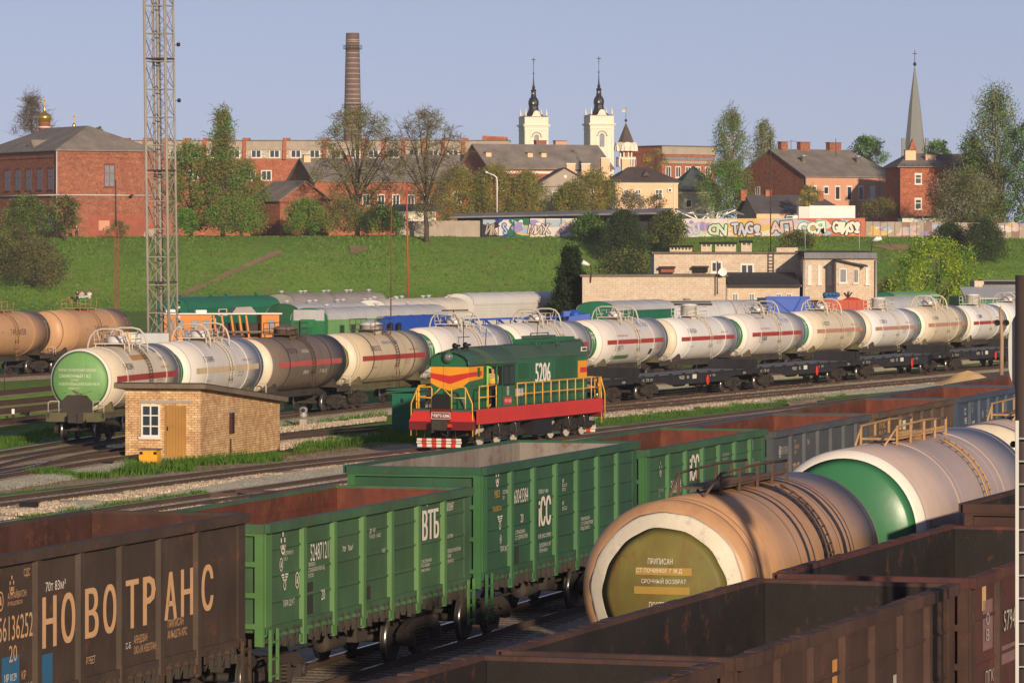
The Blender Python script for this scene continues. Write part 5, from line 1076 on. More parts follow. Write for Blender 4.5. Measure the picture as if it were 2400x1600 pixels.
# containers at the foot of the bank
p0 = WY(282, 800, 300); p0.z = 0; ct = thing('container', 'pair of pale cream and grey containers with a yellow frame, left of the lattice mast', 'container', (p0.x, p0.y, -.3), rad(6))
m = MB(); m.box(0,1.2,0,2.4,.2,2.95,'cream_panel'); m.build('body', ct); m = MB(); m.box(1.21,3.4,.1,2.4,.2,2.9,'yard_light_grey'); m.box(2.4,3.6,-.5,-.1,.2,2.0,'car_inside_dark'); m.build('door', ct); m = MB(); m.tube([(-.1,-.1,1.2),(-.1,-.1,3.0),(.5,-.1,3.0),(.7,-.1,2.0)],.06,'yellow_box',6); m.build('frame', ct)

# --- beige brick depot
def zt(py, y): return H - (py - HZ)*y/F
dp = thing('brick_depot', 'long beige brick depot in stepped blocks with flat roofs and white windows', 'building', (0,0,0), 0)
def block(x_px0, x_px1, y, py_top, d, wall='beige_brick', nm='wall', lip=True, zl=None):
    x0, x1 = (x_px0-1200)*y/F, (x_px1-1200)*y/F; z = zt(py_top, y); m = MB(); m.box(x0, x1, y, y+d, -.4, z, wall); o = m.build(nm, dp)
    if lip: m = MB(); m.box(x0-.2, x1+.2, y-.2, y+d+.2, z, z+.16, 'concrete_edge'); m.build('roof', dp)
    return x0, x1, z
block(1365, 1701, 362, 648, 11)
b2 = block(1533, 1883, 376, 595, 10)
b3 = block(1701, 1874, 368, 672, 7.9)
b4 = block(1886, 2052, 370, 606, 12)
m = MB(); yy = 368; X = lambda px, y: (px-1200)*y/F
m.prism([(yy-.5,zt(672,yy)+.17),(yy+7.5,zt(672,yy)+1.2),(yy+7.5,zt(672,yy)+1.0),(yy-.5,zt(672,yy)+.0)], 'x', X(1701,yy)+.21, X(1876,yy), 'roof_felt'); m.build('porch_roof', dp)
m = MB(); yy = 370; m.prism([(yy-.4,zt(604,yy)),(yy+12,zt(604,yy)+.6),(yy-.4,zt(604,yy)+.5)], 'x', X(1884,yy), X(2054,yy), 'roof_felt'); m.box(X(1884,yy),X(2054,yy),yy-.45,yy-.401,zt(606,yy),zt(592,yy),'grey_metal_roof'); m.build('parapet', dp)
for x0, x1, y, t0, t1 in ((1666,1693,376,639,612),(1735,1767,376,642,618)): pane_win(dp, X(x0,y), zt(t0,y), X(x1,y)-X(x0,y), zt(t1,y)-zt(t0,y), y, fw=.14)
for x0 in (1894,1917,1941,2029): pane_win(dp, X(x0,370), zt(666,370), .30, 1.65, 370, pane='win_frame', fw=.06, cols=1)
m = MB(); y = 369; m.box(X(1957,y), X(2012,y), 367.6, 369.98, -.3, zt(612,y), 'beige_brick'); bay = m.build('bay', dp)
m = MB(); m.add([(X(1956,y),367.2,zt(607,y)),(X(2030,y),367.0,zt(622,y)),(X(2030,y),369.9,zt(620,y)),(X(1956,y),369.9,zt(606,y)),(X(1956,y),367.2,zt(611,y)),(X(2030,y),367.0,zt(626,y)),(X(2030,y),369.9,zt(624,y)),(X(1956,y),369.9,zt(610,y))],[(0,1,2,3),(4,7,6,5),(0,4,5,1),(1,5,6,2),(2,6,7,3),(3,7,4,0)],'roof_felt'); m.build('bay_roof', dp)
pane_win(dp, X(1966,368), zt(663,368), .66, 1.25, 367.6, pane='pane_light', cols=1, fw=.09); pane_win(dp, X(2000,368), zt(663,368), .40, 1.2, 367.6, cols=2, fw=.06)
for x0 in (1716,1755,1818,1842): pane_win(dp, X(x0,368), zt(708,368), .5, .75, 368, pane='pane_light', fw=.06)
for x0, x1, t in ((1570,1622,584),(1643,1668,576),(1676,1725,576),(1737,1762,573)):
    m = MB(); y = 379; w0, w1 = X(x0,y), X(x1,y); zb_ = zt(594,y)+.16; z1 = zt(t,y); m.box(w0,w1,y,y+1.2,zb_,z1-.05,'beige_brick'); n = int((w1-w0)/.32)
    for k in range(n+1): q = w0 + (w1-w0-.14)*k/n; m.box(q,q+.14,y,y+1.2,z1-.05,z1+.14,'beige_brick')
    m.box(w0-.1,w1+.1,y-.1,y+1.3,z1+.141,z1+.34,'dark_hole'); m.build('ventilation_stack', dp)
for x0, x1 in ((1820,1842),(1838,1870)): m = MB(); y = 380+.4*(x0>1830); m.box(X(x0,y),X(x1,y),y,y+.9,8,zt(580,y),'beige_brick'); m.box(X(x0,y)-.1,X(x1,y)+.1,y-.1,y+1,zt(580,y)+.01,zt(577,y),'roof_felt'); m.build('ventilation_stack', dp)
for x0, t in ((1549,624),(1627,623)): m = MB(); y = 375.4; m.box(X(x0,y),X(x0+32,y),y,y+.6,zt(t+14,y),zt(t+5,y),'red_render' if x0 < 1600 else 'dark_hole'); m.box(X(x0-3,y),X(x0+34,y),y-.3,y+.6,zt(t+5,y)+.01,zt(t,y),'roof_felt'); m.build('vent_hood', dp)
m = MB(); y = 362
m.tube([(X(1384,y),y-.15,zt(662,y)),(X(1386,y),y-.3,zt(640,y)),(X(1385,y),y-.4,zt(625,y)),(X(1378,y),y-.8,zt(620,y))],.05,'mast_dark',6); m.build('lamp_bracket', dp)
m = MB(); a = Vector((X(1381,y),y-.7,zt(621,y))); m.tube([a, a+Vector((-.25,-.1,.10)), a+Vector((-.6,-.2,.25))],.10,'white',10,.22); m.build('lamp_head', dp)
m = MB(); y = 361.5; m.tube([(X(1681,y),y,zt(690,y)),(X(1681,y),y,zt(612,y))],.06,'mast_dark',6); m.build('aerial_post', dp)
m = MB(); c = Vector((X(1694,y),y-.2,zt(637,y))); m.add([c+Vector((.36*math.cos(t),.05*math.cos(t),.36*math.sin(t))) for t in [k*.3927 for k in range(16)]]+[c+Vector((0,.14,0))],[(k,(k+1)%16,16) for k in range(16)],'white',True); m.build('satellite_dish', dp)
pipe(dp, [(X(1883.5,369.8),369.8,zt(609,370)),(X(1883.5,369.8),369.8,0)], .09, 'galv'); pipe(dp, [(X(2053,369.8),369.8,zt(609,370)),(X(2053,369.8),369.8,0)], .09, 'galv'); pipe(dp, [(X(1703,367.8),367.8,zt(674,368)),(X(1703,367.8),367.8,0)], .07, 'galv')
m = MB()
for q in (0,.45): m.tube([(X(1801,375.8)+q,375.8,zt(650,376)),(X(1801,375.8)+q,375.8,zt(580,376))],.035,'mast_dark',5)
for k in range(9): z = zt(650,376)+.3*k; m.tube([(X(1801,375.8),375.8,z),(X(1801,375.8)+.45,375.8,z)],.025,'mast_dark',4)
m.build('wall_ladder', dp)
m = MB(); y = 371; b = Vector((X(2042,y),y,zt(592,y))); m.tube([b,b+Vector((.05,0,.75)),b+Vector((.15,0,1.0))],.05,'mast_dark',5); m.tube([b+Vector((.1,-.1,1.0)),b+Vector((.6,-.3,1.3))],.12,'white',8,.2); m.tube([b+Vector((.3,-.1,1.0)),b+Vector((.85,-.3,1.3))],.12,'white',8,.2); m.build('floodlight', dp)
# workshop at the right edge
ws = thing('workshop', 'low workshop with pale metal roof and brick clerestory behind the right hand tanks', 'building', (0,0,0)); y = 400
m = MB(); m.box(X(2255,y),X(2440,y),y,y+12,-.4,zt(697,y),'yard_green'); m.build('wall', ws)
m = MB(); m.prism([(y-.3,zt(698,y)),(y+5,zt(672,y+5)),(y+5,zt(674,y+5)),(y-.3,zt(701,y))], 'x', X(2262,y), X(2440,y), 'yard_light_grey'); m.build('roof', ws)
m = MB(); m.box(X(2284,y+5),X(2306,y+5),y+5.01,y+9,3,zt(658,y+5),'beige_brick'); m.box(X(2306,y+5)+.01,X(2390,y+5),y+5.2,y+9,3,zt(660,y+5),'dark_hole'); m.build('clerestory', ws)
m = MB(); m.box(X(2304,y+5),X(2392,y+5),y+5.0,y+9.2,zt(659,y+5),zt(656,y+5),'grey_metal_roof'); m.box(X(2304,y+5),X(2392,y+5),y+4.9,y+5.19,zt(674,y+5),zt(667,y+5),'grey_metal_roof'); m.build('clerestory_roof', ws)
# ---------------------------------------------------------------- the town on the plateau
def pt(px, y, z=None):
    x = (px-1200)*y/F; return Vector((x, y, bank_z(x, y) if z is None else z))
def up(P, py): return zt(py, P.y) - P.z              # height above P of a photo row at its distance
# red brick barracks, left
P = pt(134, 640); he = up(P, 351)
bk, rf = house('brick_barracks', 'two storey red brick building with grey hipped roof at the far left', P, 30, 16.6, 30, he, 'red_brick', 'hip', 3.9, 'slate', 'y', (7.5,7.5), .45)
for k in range(6): pane_win(bk, 1.3+4.1*k, up(P,443)-.1, 2.1, 3.2, 0, 'win_frame_red', 'pane', True, rowz=(.62,), arch=.25)
for k in (0, 1, 3): pane_win(bk, 1.3+4.1*k, up(P,543), 2.1, 3.2, 0, 'win_frame_red', 'pane', True, rowz=(.62,), arch=.25)
pane_win(bk, 7.7, up(P,437), 1.75, 3.3, 0, 'win_frame_red', 'pane_light', rowz=(.62,), arch=.25)
m = MB()
for z in (he-.55, he-1.15): m.box(-.12,16.7,-.12,30.1,z,z+.18,'red_brick')
m.box(-.16,16.75,-.16,30.1,he-.2,he,'dark_brick'); m.build('cornice', bk)
m = MB(); m.box(5.2,16.58,-.02,.0,-.4,up(P,505),'red_render'); m.build('painted_band', bk)
m = MB(); m.quad((6.8,-.03,1.1),(8.6,-.03,1.1),(8.6,-.03,2.6),(6.8,-.03,2.6),'pink_render'); m.build('repair_patch', bk); m = MB(); m.quad((14.0,-.03,.0),(16.4,-.03,.0),(16.3,-.03,1.5),(14.6,-.03,1.2),'concrete'); m.build('repair_patch', bk)
pipe(bk, [(-.15,-.15,he-.1),(-.15,-.15,0)], .11, 'pole_grey'); pipe(bk, [(-.2,30,up(P,457)),(-.2,-.22,up(P,457)),(16.6,-.22,up(P,457))], .12, 'pole_grey', 'heating_pipe')
m = MB(); m.prism([(10.2,he+.3),(13.0,he+.3),(11.6,he+1.75)], 'x', .75, 4.6, 'slate'); m.build('dormer', rf)
m = MB(); m.tube([(11.8,-.1,up(P,462)),(11.8,-.9,up(P,458))],.06,'mast_dark',5); m.lathe([(0,-.3),(.28,-.3),(.28,0)],'mast_dark',8,'z',(11.8,-1.1,up(P,458)+.2)); m.build('wall_lamp', bk)
# long apartment block with red pilasters
y = 800; P = pt(280, y); w = (1192-280)*y/F; he = up(P, 331)
ap, _ = house('apartment_block', 'long low red brick apartment block with pale top storey and red pilasters', P, 0, w, 12, he, 'bright_brick', z0=-1)
U = lambda px: (px-280)*y/F
m = MB(); m.box(-.3,w+.3,-.35,0,up(P,352),he+.02,'concrete'); m.box(.05,w-.05,-.08,0,up(P,372),up(P,352)-.01,'white_brick'); m.build('attic_band', ap)
m = MB(); m.box(-.4,w+.4,-.5,12.3,he+.03,he+.2,'concrete_edge'); m.build('roof', ap)
for px in (292,340,387,434,480,527,573,667,761,852,899,946,992,1039,1086):
    m = MB(); m.box(U(px)-.35,U(px)+.35,-.62,-.36,up(P,374),he+.55,'bright_brick'); m.box(U(px)-.35,U(px)+.95,-.3,3,he+.21,he+.6,'bright_brick'); m.build('pilaster', ap)
for px in (303,351,398,445,491,538,588,631,681,725,775,820,863,910,957,1003,1050,1097): pane_win(ap, U(px), up(P,371), 2.0, 1.62, -.09, fw=.2, sill=False)
for px in (345,440,535,575,612,690,780,900,1000,1100): pane_win(ap, U(px), up(P,424), 2.0, 2.0, 0, fw=.2, sill=False)
m = MB(); m.box(U(1132),U(1187),1,8,he,up(P,326),'bright_brick'); m.prism([(U(1130),up(P,326)),(U(1190),up(P,326)),(U(1190),up(P,321)),(U(1130),up(P,318))],'y',.8,8.2,'bright_brick'); m.box(U(1130),U(1140),.7,1.0,he,up(P,328),'peach_render'); m.build('roof_house', ap)
# factory chimney
y = 900; P = pt(826.5, y); P.z = 10; ch = thing('factory_chimney', 'tall tapering brown brick factory chimney with pale iron hoops', 'chimney', P)
R0, R1 = 42.5*y/F/2, 31*y/F/2; zt_ = up(P, 78); zb_ = up(P, 330)
rr = lambda z: R1 + (R0-R1)*(zt_-z)/(zt_-zb_)
m = MB(); m.lathe([(rr(0),0),(rr(zt_*.5),zt_*.5),(rr(zt_),zt_),(rr(zt_)-.35,zt_)],'chimney_brick',36,'z'); m.build('shaft', ch)
for py in (94,98,125,137,149,161,173,186,198,210,222,232,242,252,264,274,284,294,304,314):
    z = up(P, py); m = MB(); m.lathe([(rr(z)+.01,z-.07),(rr(z)+.06,z-.07),(rr(z)+.06,z+.07),(rr(z)+.01,z+.07)],'chimney_hoop',36,'z',smooth=False); m.build('hoop', ch)
for py in (115, 253):
    z = up(P, py); r_ = rr(z); m = MB(); m.lathe([(r_+.02,z-.12),(r_+.55,z-.05),(r_+.55,z+.02),(r_+.02,z+.02)],'mast_dark',30,'z')
    for zz in (.35,.7): m.lathe([(r_+.52,z+zz),(r_+.56,z+zz),(r_+.56,z+zz+.05),(r_+.52,z+zz+.05)],'mast_steel',30,'z')
    for k in range(15): t = k*.4189; m.tube([((r_+.54)*math.cos(t),(r_+.54)*math.sin(t),z),((r_+.54)*math.cos(t),(r_+.54)*math.sin(t),z+.75)],.03,'mast_steel',4)
    m.build('gallery', ch)
# twin baroque towers
def cross(m, o, h, w, mat, t=.07): m.beam(o, o+Vector((0,0,h)), t, t, mat); m.beam(o+Vector((-w/2,0,h*.72)), o+Vector((w/2,0,h*.72)), t, t, mat)
def church_tower(label, px, dy):
    y = 1000; P = pt(px, y); P.z = 10; r = thing('church_tower', label, 'church tower', P, rad(0), 'twin church towers'); u = lambda py: up(P, py+dy); k = y/F
    a = 14
    def B(m, hw, z0, z1, mat):
        c, s = math.cos(rad(a)), math.sin(rad(a)); pts = [(c*x - s*yy, s*x + c*yy) for x, yy in ((-hw,-hw),(hw,-hw),(hw,hw),(-hw,hw))]; m.prism(pts, 'z', z0, z1, mat)
    m = MB(); B(m, 28.5*k, u(420), u(273), 'church_white'); m.build('shaft', r)
    for py, th, e, mt in ((290,3,36,'church_white'),(293,3,33,'church_white'),(297,3,31,'church_white'),(301,2,33,'church_white'),(304,2,31,'cornice_grey'),(272,2,32,'church_white'),(270,2,30,'black_spire')):
        m = MB(); B(m, e*k*.91, u(py+th), u(py)-.005*py/100, mt); m.build('cornice', r)
    c, s = math.cos(rad(a)), math.sin(rad(a))
    def L(x, d, z): return (c*x + s*d, s*x - c*d, z)          # on the front face
    for sx in (-1, 1):
        m = MB(); 
        for q0, q1 in ((23, 27.5), (11, 15)): m.add([L(sx*q0*k, dd, z) for dd in (28.5*k, 29.6*k) for z in (u(420), u(304)) for _ in (0,)] + [L(sx*q1*k, dd, z) for dd in (28.5*k, 29.6*k) for z in (u(420), u(304))], [(0,1,5,4),(2,6,7,3),(0,2,3,1),(4,5,7,6)], 'church_white')
        m.build('pilaster', r)
    m = MB(); N = 10; arc = [(-6*k, u(345)), (6*k, u(345))] + [(6*k*math.cos(t), u(319)+6*k*math.sin(t)) for t in [math.pi*i/N for i in range(N+1)]]
    m.add([L(x, 28.7*k, z) for x, z in arc], [tuple(range(len(arc)))], 'pane_light'); m.build('window', r)
    m = MB(); ar = [(11*k*math.cos(t), u(319)+11*k*math.sin(t)) for t in [math.pi*i/N for i in range(N+1)]]
    m.tube([L(-14*k,29*k,u(319))]+[L(x,29*k,z) for x, z in ar[::-1]]+[L(14*k,29*k,u(319))], .14, 'cornice_grey', 5); m.build('window_hood', r)
    m = MB(); prof = [(27*k,u(271)),(22*k,u(268)),(15*k,u(262)),(12*k,u(255)),(11*k,u(247)),(12.5*k,u(241)),(12*k,u(234)),(9*k,u(228)),(6*k,u(224)),(6.5*k,u(222)),(5.5*k,u(219)),(5.5*k,u(212)),(7*k,u(210.5)),(6*k,u(209)),(3*k,u(205)),(4*k,u(202)),(2.5*k,u(199)),(1.7*k,u(192)),(1.0*k,u(180)),(.8*k,u(172)),(1.9*k,u(170)),(.7*k,u(167)),(.45*k,u(155)),(.9*k,u(153.5)),(.35*k,u(152)),(.3*k,u(132))]
    m.lathe(prof, 'black_spire', 8, 'z', smooth=False, ph=rad(22.5+a)); m.build('spire', r)
    m = MB(); cross(m, Vector((0,0,u(150))), 17*k, 10*k, 'black_spire', .16); m.build('cross', r)
    for py, w_, h_, rd in ((240,3,3.2,10.9),(217,2.2,3.2,5.6)):
        m = MB(); m.lathe([(0,-.1),(w_*k*.7,-.1),(w_*k*.7,.1),(w_*k*.35,.15)],'church_white',10,'y',(-.8*k,-rd*k-.8,u(py))); m.build('oculus', r)
    m = MB(); pe = [(-13*k,u(271)),(13*k,u(271)),(10*k,u(269)),(8*k,u(264)),(6*k,u(260)),(2.5*k,u(257.5)),(-2.5*k,u(257.5)),(-6*k,u(260)),(-8*k,u(264)),(-10*k,u(269))]
    m.add([L(x, d, z) for d in (26.5*k, 28.9*k) for x, z in pe], [tuple(range(10)), tuple(range(10,20))] + [(i,(i+1)%10,10+(i+1)%10,10+i) for i in range(10)], 'church_white'); m.build('gablet', r)
    for sx in (-1, 1):
        for sy in (-1, 1):
            m = MB(); x, yy = c*sx*25*k - s*sy*25*k, s*sx*25*k + c*sy*25*k; m.lathe([(2.8*k,u(270)),(2.2*k,u(266)),(2.6*k,u(263)),(1.2*k,u(260)),(.9*k,u(257)),(0,u(250))],'church_white',8,'z',(x,yy,0)); m.build('pinnacle', r)
    return r
church_tower('left of two cream baroque church towers with black spire', 1250.5, 3.0)
church_tower('right of two cream baroque church towers with black spire, beside the brown turret', 1403.5, 0)
# brown cone turret with white arches
y = 716; P = pt(1467, y); k = y/F; P.z = 10; tu = thing('turret', 'turret with brown cone roof, white arched gables and weathervane', 'turret', P); u = lambda py: up(P, py)
m = MB()
for i in range(8): t = rad(45*i+22.5); m.tube([(14*k*math.cos(t),14*k*math.sin(t),u(375)),(14*k*math.cos(t),14*k*math.sin(t),u(350))],2.0*k,'church_white',8)
m.build('column', tu); m = MB(); m.lathe([(11*k,u(378)),(11*k,u(352))],'bright_brick',8,'z',smooth=False); m.build('core', tu)
m = MB(); m.lathe([(28*k,u(391)),(28*k,u(371)),(29*k,u(370)),(29*k,u(368.5)),(0,u(368.5))],'church_white',4,'z',smooth=False,ph=rad(45+8)); m.build('parapet', tu)
for i in range(9):
    m = MB(); m.box(-26*k+6*k*i,-24*k+6*k*i,-22.6*k,-22.0*k,u(389),u(373),'cornice_grey'); m.build('baluster', tu)
for i in range(8):
    t = rad(45*i + 8); o = Vector((21*k*math.sin(t), -21*k*math.cos(t), 0)); d = Vector((math.cos(t), math.sin(t), 0)); nrm = Vector((math.sin(t), -math.cos(t), 0)); m = MB()
    A = [(15*k*math.cos(q), 21*k*math.sin(q)**.8) for q in [math.pi*j/10 for j in range(1,10)]]; A = [(15.2*k,0)] + A + [(-15.2*k,0)]
    n = len(A); m.add([o + nrm*e + d*x + Vector((0,0,u(354.5)+z)) for e in (-5*k, 3*k) for x, z in A], [tuple(range(n)), tuple(range(n,2*n))] + [(j,(j+1)%n,n+(j+1)%n,n+j) for j in range(n)], 'church_white'); m.build('arched_gable', tu)
m = MB(); m.lathe([(20*k,u(335)),(19*k,u(331)),(0,u(287))],'brown_roof',8,'z',smooth=False,ph=rad(22)); m.build('cone_roof', tu)
m = MB(); m.lathe([(0,u(287)),(.5*k,u(286)),(3*k,u(285)),(3*k,u(281)),(.5*k,u(279.5)),(.4*k,u(252)),(0,u(251))],'black_spire',10,'z'); m.box(-9*k,-1*k,-.05,.05,u(263),u(258),'gold'); m.build('weathervane', tu)
# orthodox church top behind the barracks
for px, top, full, lb in ((104, 231, True, 'golden onion dome on a red drum behind the barracks roof'), (173.5, 268, False, 'smaller golden cross and knob right of the onion dome')):
    y = 720; P = pt(px, y); P.z = 10; k = y/F; r = thing('church_dome', lb, 'church dome', P); u = lambda py: up(P, py)
    if full:
        m = MB(); m.lathe([(13.5*k,u(330)),(13.5*k,u(289)),(14.5*k,u(288)),(14.5*k,u(287))],'red_render',20,'z'); m.lathe([(15*k,u(300)),(15*k,u(297))],'church_white',20,'z'); m.build('drum', r)
        m = MB(); m.lathe([(14*k,u(287)),(14.5*k,u(283)),(17*k,u(279)),(17.5*k,u(274)),(15*k,u(269)),(8*k,u(266)),(4*k,u(263)),(2.6*k,u(256)),(3.4*k,u(253)),(2*k,u(251)),(0,u(249))],'gold',24,'z'); m.build('dome', r); z0, hh, ww = u(251), 20*k, 9*k
    else: m = MB(); m.lathe([(4*k,u(305)),(4*k,u(297)),(4.6*k,u(294)),(2*k,u(289)),(0,u(287))],'gold',14,'z'); m.build('dome', r); z0, hh, ww = u(288), 20*k, 9*k
    m = MB(); cross(m, Vector((0,0,z0)), hh, ww, 'gold', .16); m.beam((-ww*.3,0,z0+hh*.42),(ww*.3,0,z0+hh*.34),.14,.14,'gold'); m.beam((-ww*.25,0,z0+hh*.87),(ww*.25,0,z0+hh*.87),.12,.12,'gold'); m.build('cross', r)
# needle spire at the right
y = 900; P = pt(2144, y); P.z = 10; k = y/F; sp_ = thing('church_spire', 'slender grey church spire with ball and cross above red gables', 'church spire', P); u = lambda py: up(P, py)
m = MB(); m.lathe([(27*k,u(362)),(22.5*k,u(330)),(14*k,u(250)),(2.0*k,u(162)),(1*k,u(158)),(.7*k,u(156))],'grey_spire',8,'z',smooth=False,ph=rad(12)); m.build('spire', sp_)
m = MB(); m.lathe([(0,u(156)),(3*k,u(154)),(4.3*k,u(151)),(3*k,u(147.5)),(0,u(146))],'black_spire',14,'z'); m.build('ball', sp_); m = MB(); cross(m, Vector((0,0,u(147))), 29*k, 11*k, 'black_spire', .14); m.build('cross', sp_)
for px, hw, z0, z1, mt in ((2137, 12, 370, 326, 'bright_brick'),):
    m = MB(); x = (px-2144)*k; m.prism([(x-hw*k,u(375)),(x-hw*k,u(360)),(x,u(z1)),(x+hw*k,u(360)),(x+hw*k,u(375))],'y',-27*k,-20*k,mt); m.build('gable', sp_)
for px in (2116, 2171): m = MB(); x = (px-2144)*k; m.prism([(x-4*k,-22*k),(x+4*k,-22*k),(x+4*k,-8*k),(x-4*k,-8*k)],'z',u(372),u(324),'grey_spire'); m.build('corner_turret', sp_)
m = MB(); m.box(-27*k,27*k,-24*k,24*k,0,u(362),'bright_brick'); m.build('tower_base', sp_)
# houses, centre
def hs(name, label, px, y, a, w, d, py, wall, hr, rm='slate', **kw):
    P = pt(px, y); return house(name, label, P, a, w, d, up(P, py), wall, 'gable', hr, rm, **kw) + (P,)
def fr(px, px0, y, a): return (px-px0)*y/F/math.cos(rad(a))
r, rf, P = hs('slate_roof_house', 'long red brick house with broad grey slate roof and six stacks below the church towers', 1148, 730, 24, 23, 13.2, 394, 'bright_brick', 4.3, ov=.5, side='red_brick')
h_ = up(P, 394)
for px, py, w, hh, mt in ((1162,347,1.0,1.5,'peach_render'),(1268,345,.95,1.7,'peach_render'),(1303,345,.95,1.7,'peach_render')): stack(rf, fr(px,1148,730,9), 3.2, h_+1.6, w, .8, 1.1, mt)
for px, w, mt in ((1322,2.0,'red_brick'),(1373,2.1,'pink_render')): stack(rf, fr(px,1148,730,9), 7.5, h_+4.3, w, 1.0, .6, mt)
for k in range(7): pane_win(r, 1.5+3.0*k, h_-4.0, 1.4, 2.0, fw=.16)
m = MB(); m.box(-.1,23.1,-.15,-.01,h_-.9,h_-.5,'church_white'); m.build('cornice', r)
r, rf, P = hs('slate_roof_house', 'red brick house with plain slate roof behind the bare tree, left of the chimney foot', 738, 720, 22, 23, 14, 424, 'bright_brick', 4.0, side='red_brick')
h_ = up(P, 424); stack(rf, .6, 6, h_+3.9, 1.2, .8, .5, 'peach_render'); stack(rf, 8, 6, h_+3.9, 1.2, .8, .5, 'red_brick')
for k in range(5): pane_win(r, 8.5+2.7*k, h_-4.2, 1.4, 2.0, fw=.18)
r, rf, P = hs('slate_roof_house', 'low slate roofed wing showing between the two bare trees', 960, 735, 8, 17, 12, 418, 'bright_brick', 4.2)
h_ = up(P, 418)
for k in range(5): pane_win(r, 1.5+3.0*k, h_-4.5, 1.5, 2.2, fw=.18)
P = pt(656, 655); h_ = up(P, 470); r, rf = house('brick_cottage', 'small red brick cottage with gable front and grey roof among green shrubs', P, 36, 9.0, 8.4, h_, 'red_brick', 'gable', 3.1, 'slate_y', 'y', (0,0), .45, cornice='dark_brick')
pane_win(r, 4.0, 1.6, 1.1, 2.3, 0, 'win_frame_red', 'pane', True, rowz=(.6,)); pane_win(r, 5.5, 1.8, 1.0, 2.2, 0, 'win_frame', 'pane'); m = MB(); m.box(-.04,9,-.04,8.4,-.3,.5,'dark_brick'); m.build('plinth', r)
# white lean-to behind the left hand tree
P = pt(930, 655); r, rf = house('white_annex', 'white rendered annex with green curved roof edge behind the bare tree', P, 4, 6.0, 5, up(P, 492), 'church_white', 'gable', .9, 'green_roof', 'x', (0,0), .5)
# yellow villa
P = pt(1442, 690); h_ = up(P, 425); r, rf = house('yellow_villa', 'cream yellow villa with dark brown hipped roof and white windows', P, 8, 10.3, 11, h_, 'peach_render', 'gable', 2.4, 'brown_roof', 'x', (3.5,4.5), .5, cornice='church_white')
for px0, w in ((1461,.75),(1489,.95),(1535,1.3)): pane_win(r, fr(px0,1442,690,8), up(P,470), w, 1.85, fw=.15, cols=2, rowz=(.6,))
m = MB(); m.box(fr(1565,1442,690,8),fr(1575,1442,690,8),-.35,-.0,up(P,450),up(P,441),'white'); m.lathe([(.2,-.38),(.2,-.36),(0,-.36)],'dark_hole',10,'y',(fr(1570,1442,690,8),0,up(P,445.5))); m.build('air_conditioner', r)
pipe(r, [(fr(1580,1442,690,8),-.1,h_-.2),(fr(1580,1442,690,8),-.1,0)], .1, 'church_white'); stack(rf, fr(1424,1442,690,8), 2.5, up(P,410), 1.45, 1.0, up(P,371)-up(P,410), 'peach_render', 'white'); stack(rf, fr(1482,1442,690,8), 6.5, up(P,395), 1.35, 1.0, 1.6, 'peach_render', 'white')
m = MB(); m.prism([(4.6,h_+.9),(5.2,h_+1.75),(5.8,h_+.9)],'y',.8,2.4,'brown_roof'); m.build('dormer', rf)
P = pt(1262, 684); h_ = up(P, 432); r, rf = house('shaded_villa_wing', 'grey rendered wing with pediment gable and oval window, joined to the yellow villa', P, 4, 8.6, 16, h_, 'grey_render', 'gable', 2.75, 'brown_roof', 'y', (0,0), .45)  # villa's shaded gable side, the shade put into a grey wall colour
pane_win(r, fr(1294,1262,684,4), up(P,475), .9, 1.8, fw=.15); pane_win(r, fr(1320,1262,684,4), up(P,475), .9, 1.8, fw=.15); m = MB(); m.box(-.4,9.0,-.3,-.01,h_-.35,h_-.05,'cornice_grey'); m.build('cornice', r)
m = MB(); m.lathe([(0,-.12),(.22,-.12),(.32,-.05),(.32,0)],'church_white',14,'y',(4.3,0,h_+1.2)); m.build('oval_window', r)
for px in (1349, 1384): stack(rf, fr(px,1262,684,4), 9, h_+2.2, 1.4, 1.0, 1.2, 'peach_render', 'white')
# green roofed house, beige modern block
P = pt(1588, 705); h_ = up(P, 447); r, rf = house('green_roof_house', 'sage green house with dark green hipped metal roof', P, 10, 7.4, 9, h_, 'sage_render', 'gable', 4.2, 'green_roof', 'x', (4.2,4.2), .5, cornice='church_white'); pane_win(r, 1.4, up(P,486), .95, 1.25, 0, pane='dark_hole', cols=1)
P = pt(1551, 820); h_ = up(P, 343); r, rf = house('modern_block', 'modern red brick office block with beige fascia and glazed strips', P, 38, 13.5, 12, h_, 'bright_brick', z0=-1)
m = MB(); m.box(-.1,13.6,-.25,0,h_-1.5,h_+.02,'concrete'); m.build('fascia', r); m = MB(); m.box(-.3,13.8,-.5,12.2,h_+.03,h_+.2,'concrete_edge'); m.build('roof', r)
m = MB(); m.box(.2,13.5,-.06,0,h_-2.6,h_-2.0,'pane_light'); m.box(0,13.5,-.2,0,h_-2.0,h_-1.75,'bright_brick'); m.box(0,13.5,-.35,0,h_-3.3,h_-2.75,'concrete'); m.build('window_band', r)
for k in range(5): pane_win(r, .9+2.5*k, h_-6.0, 1.4, 2.2, fw=.18)
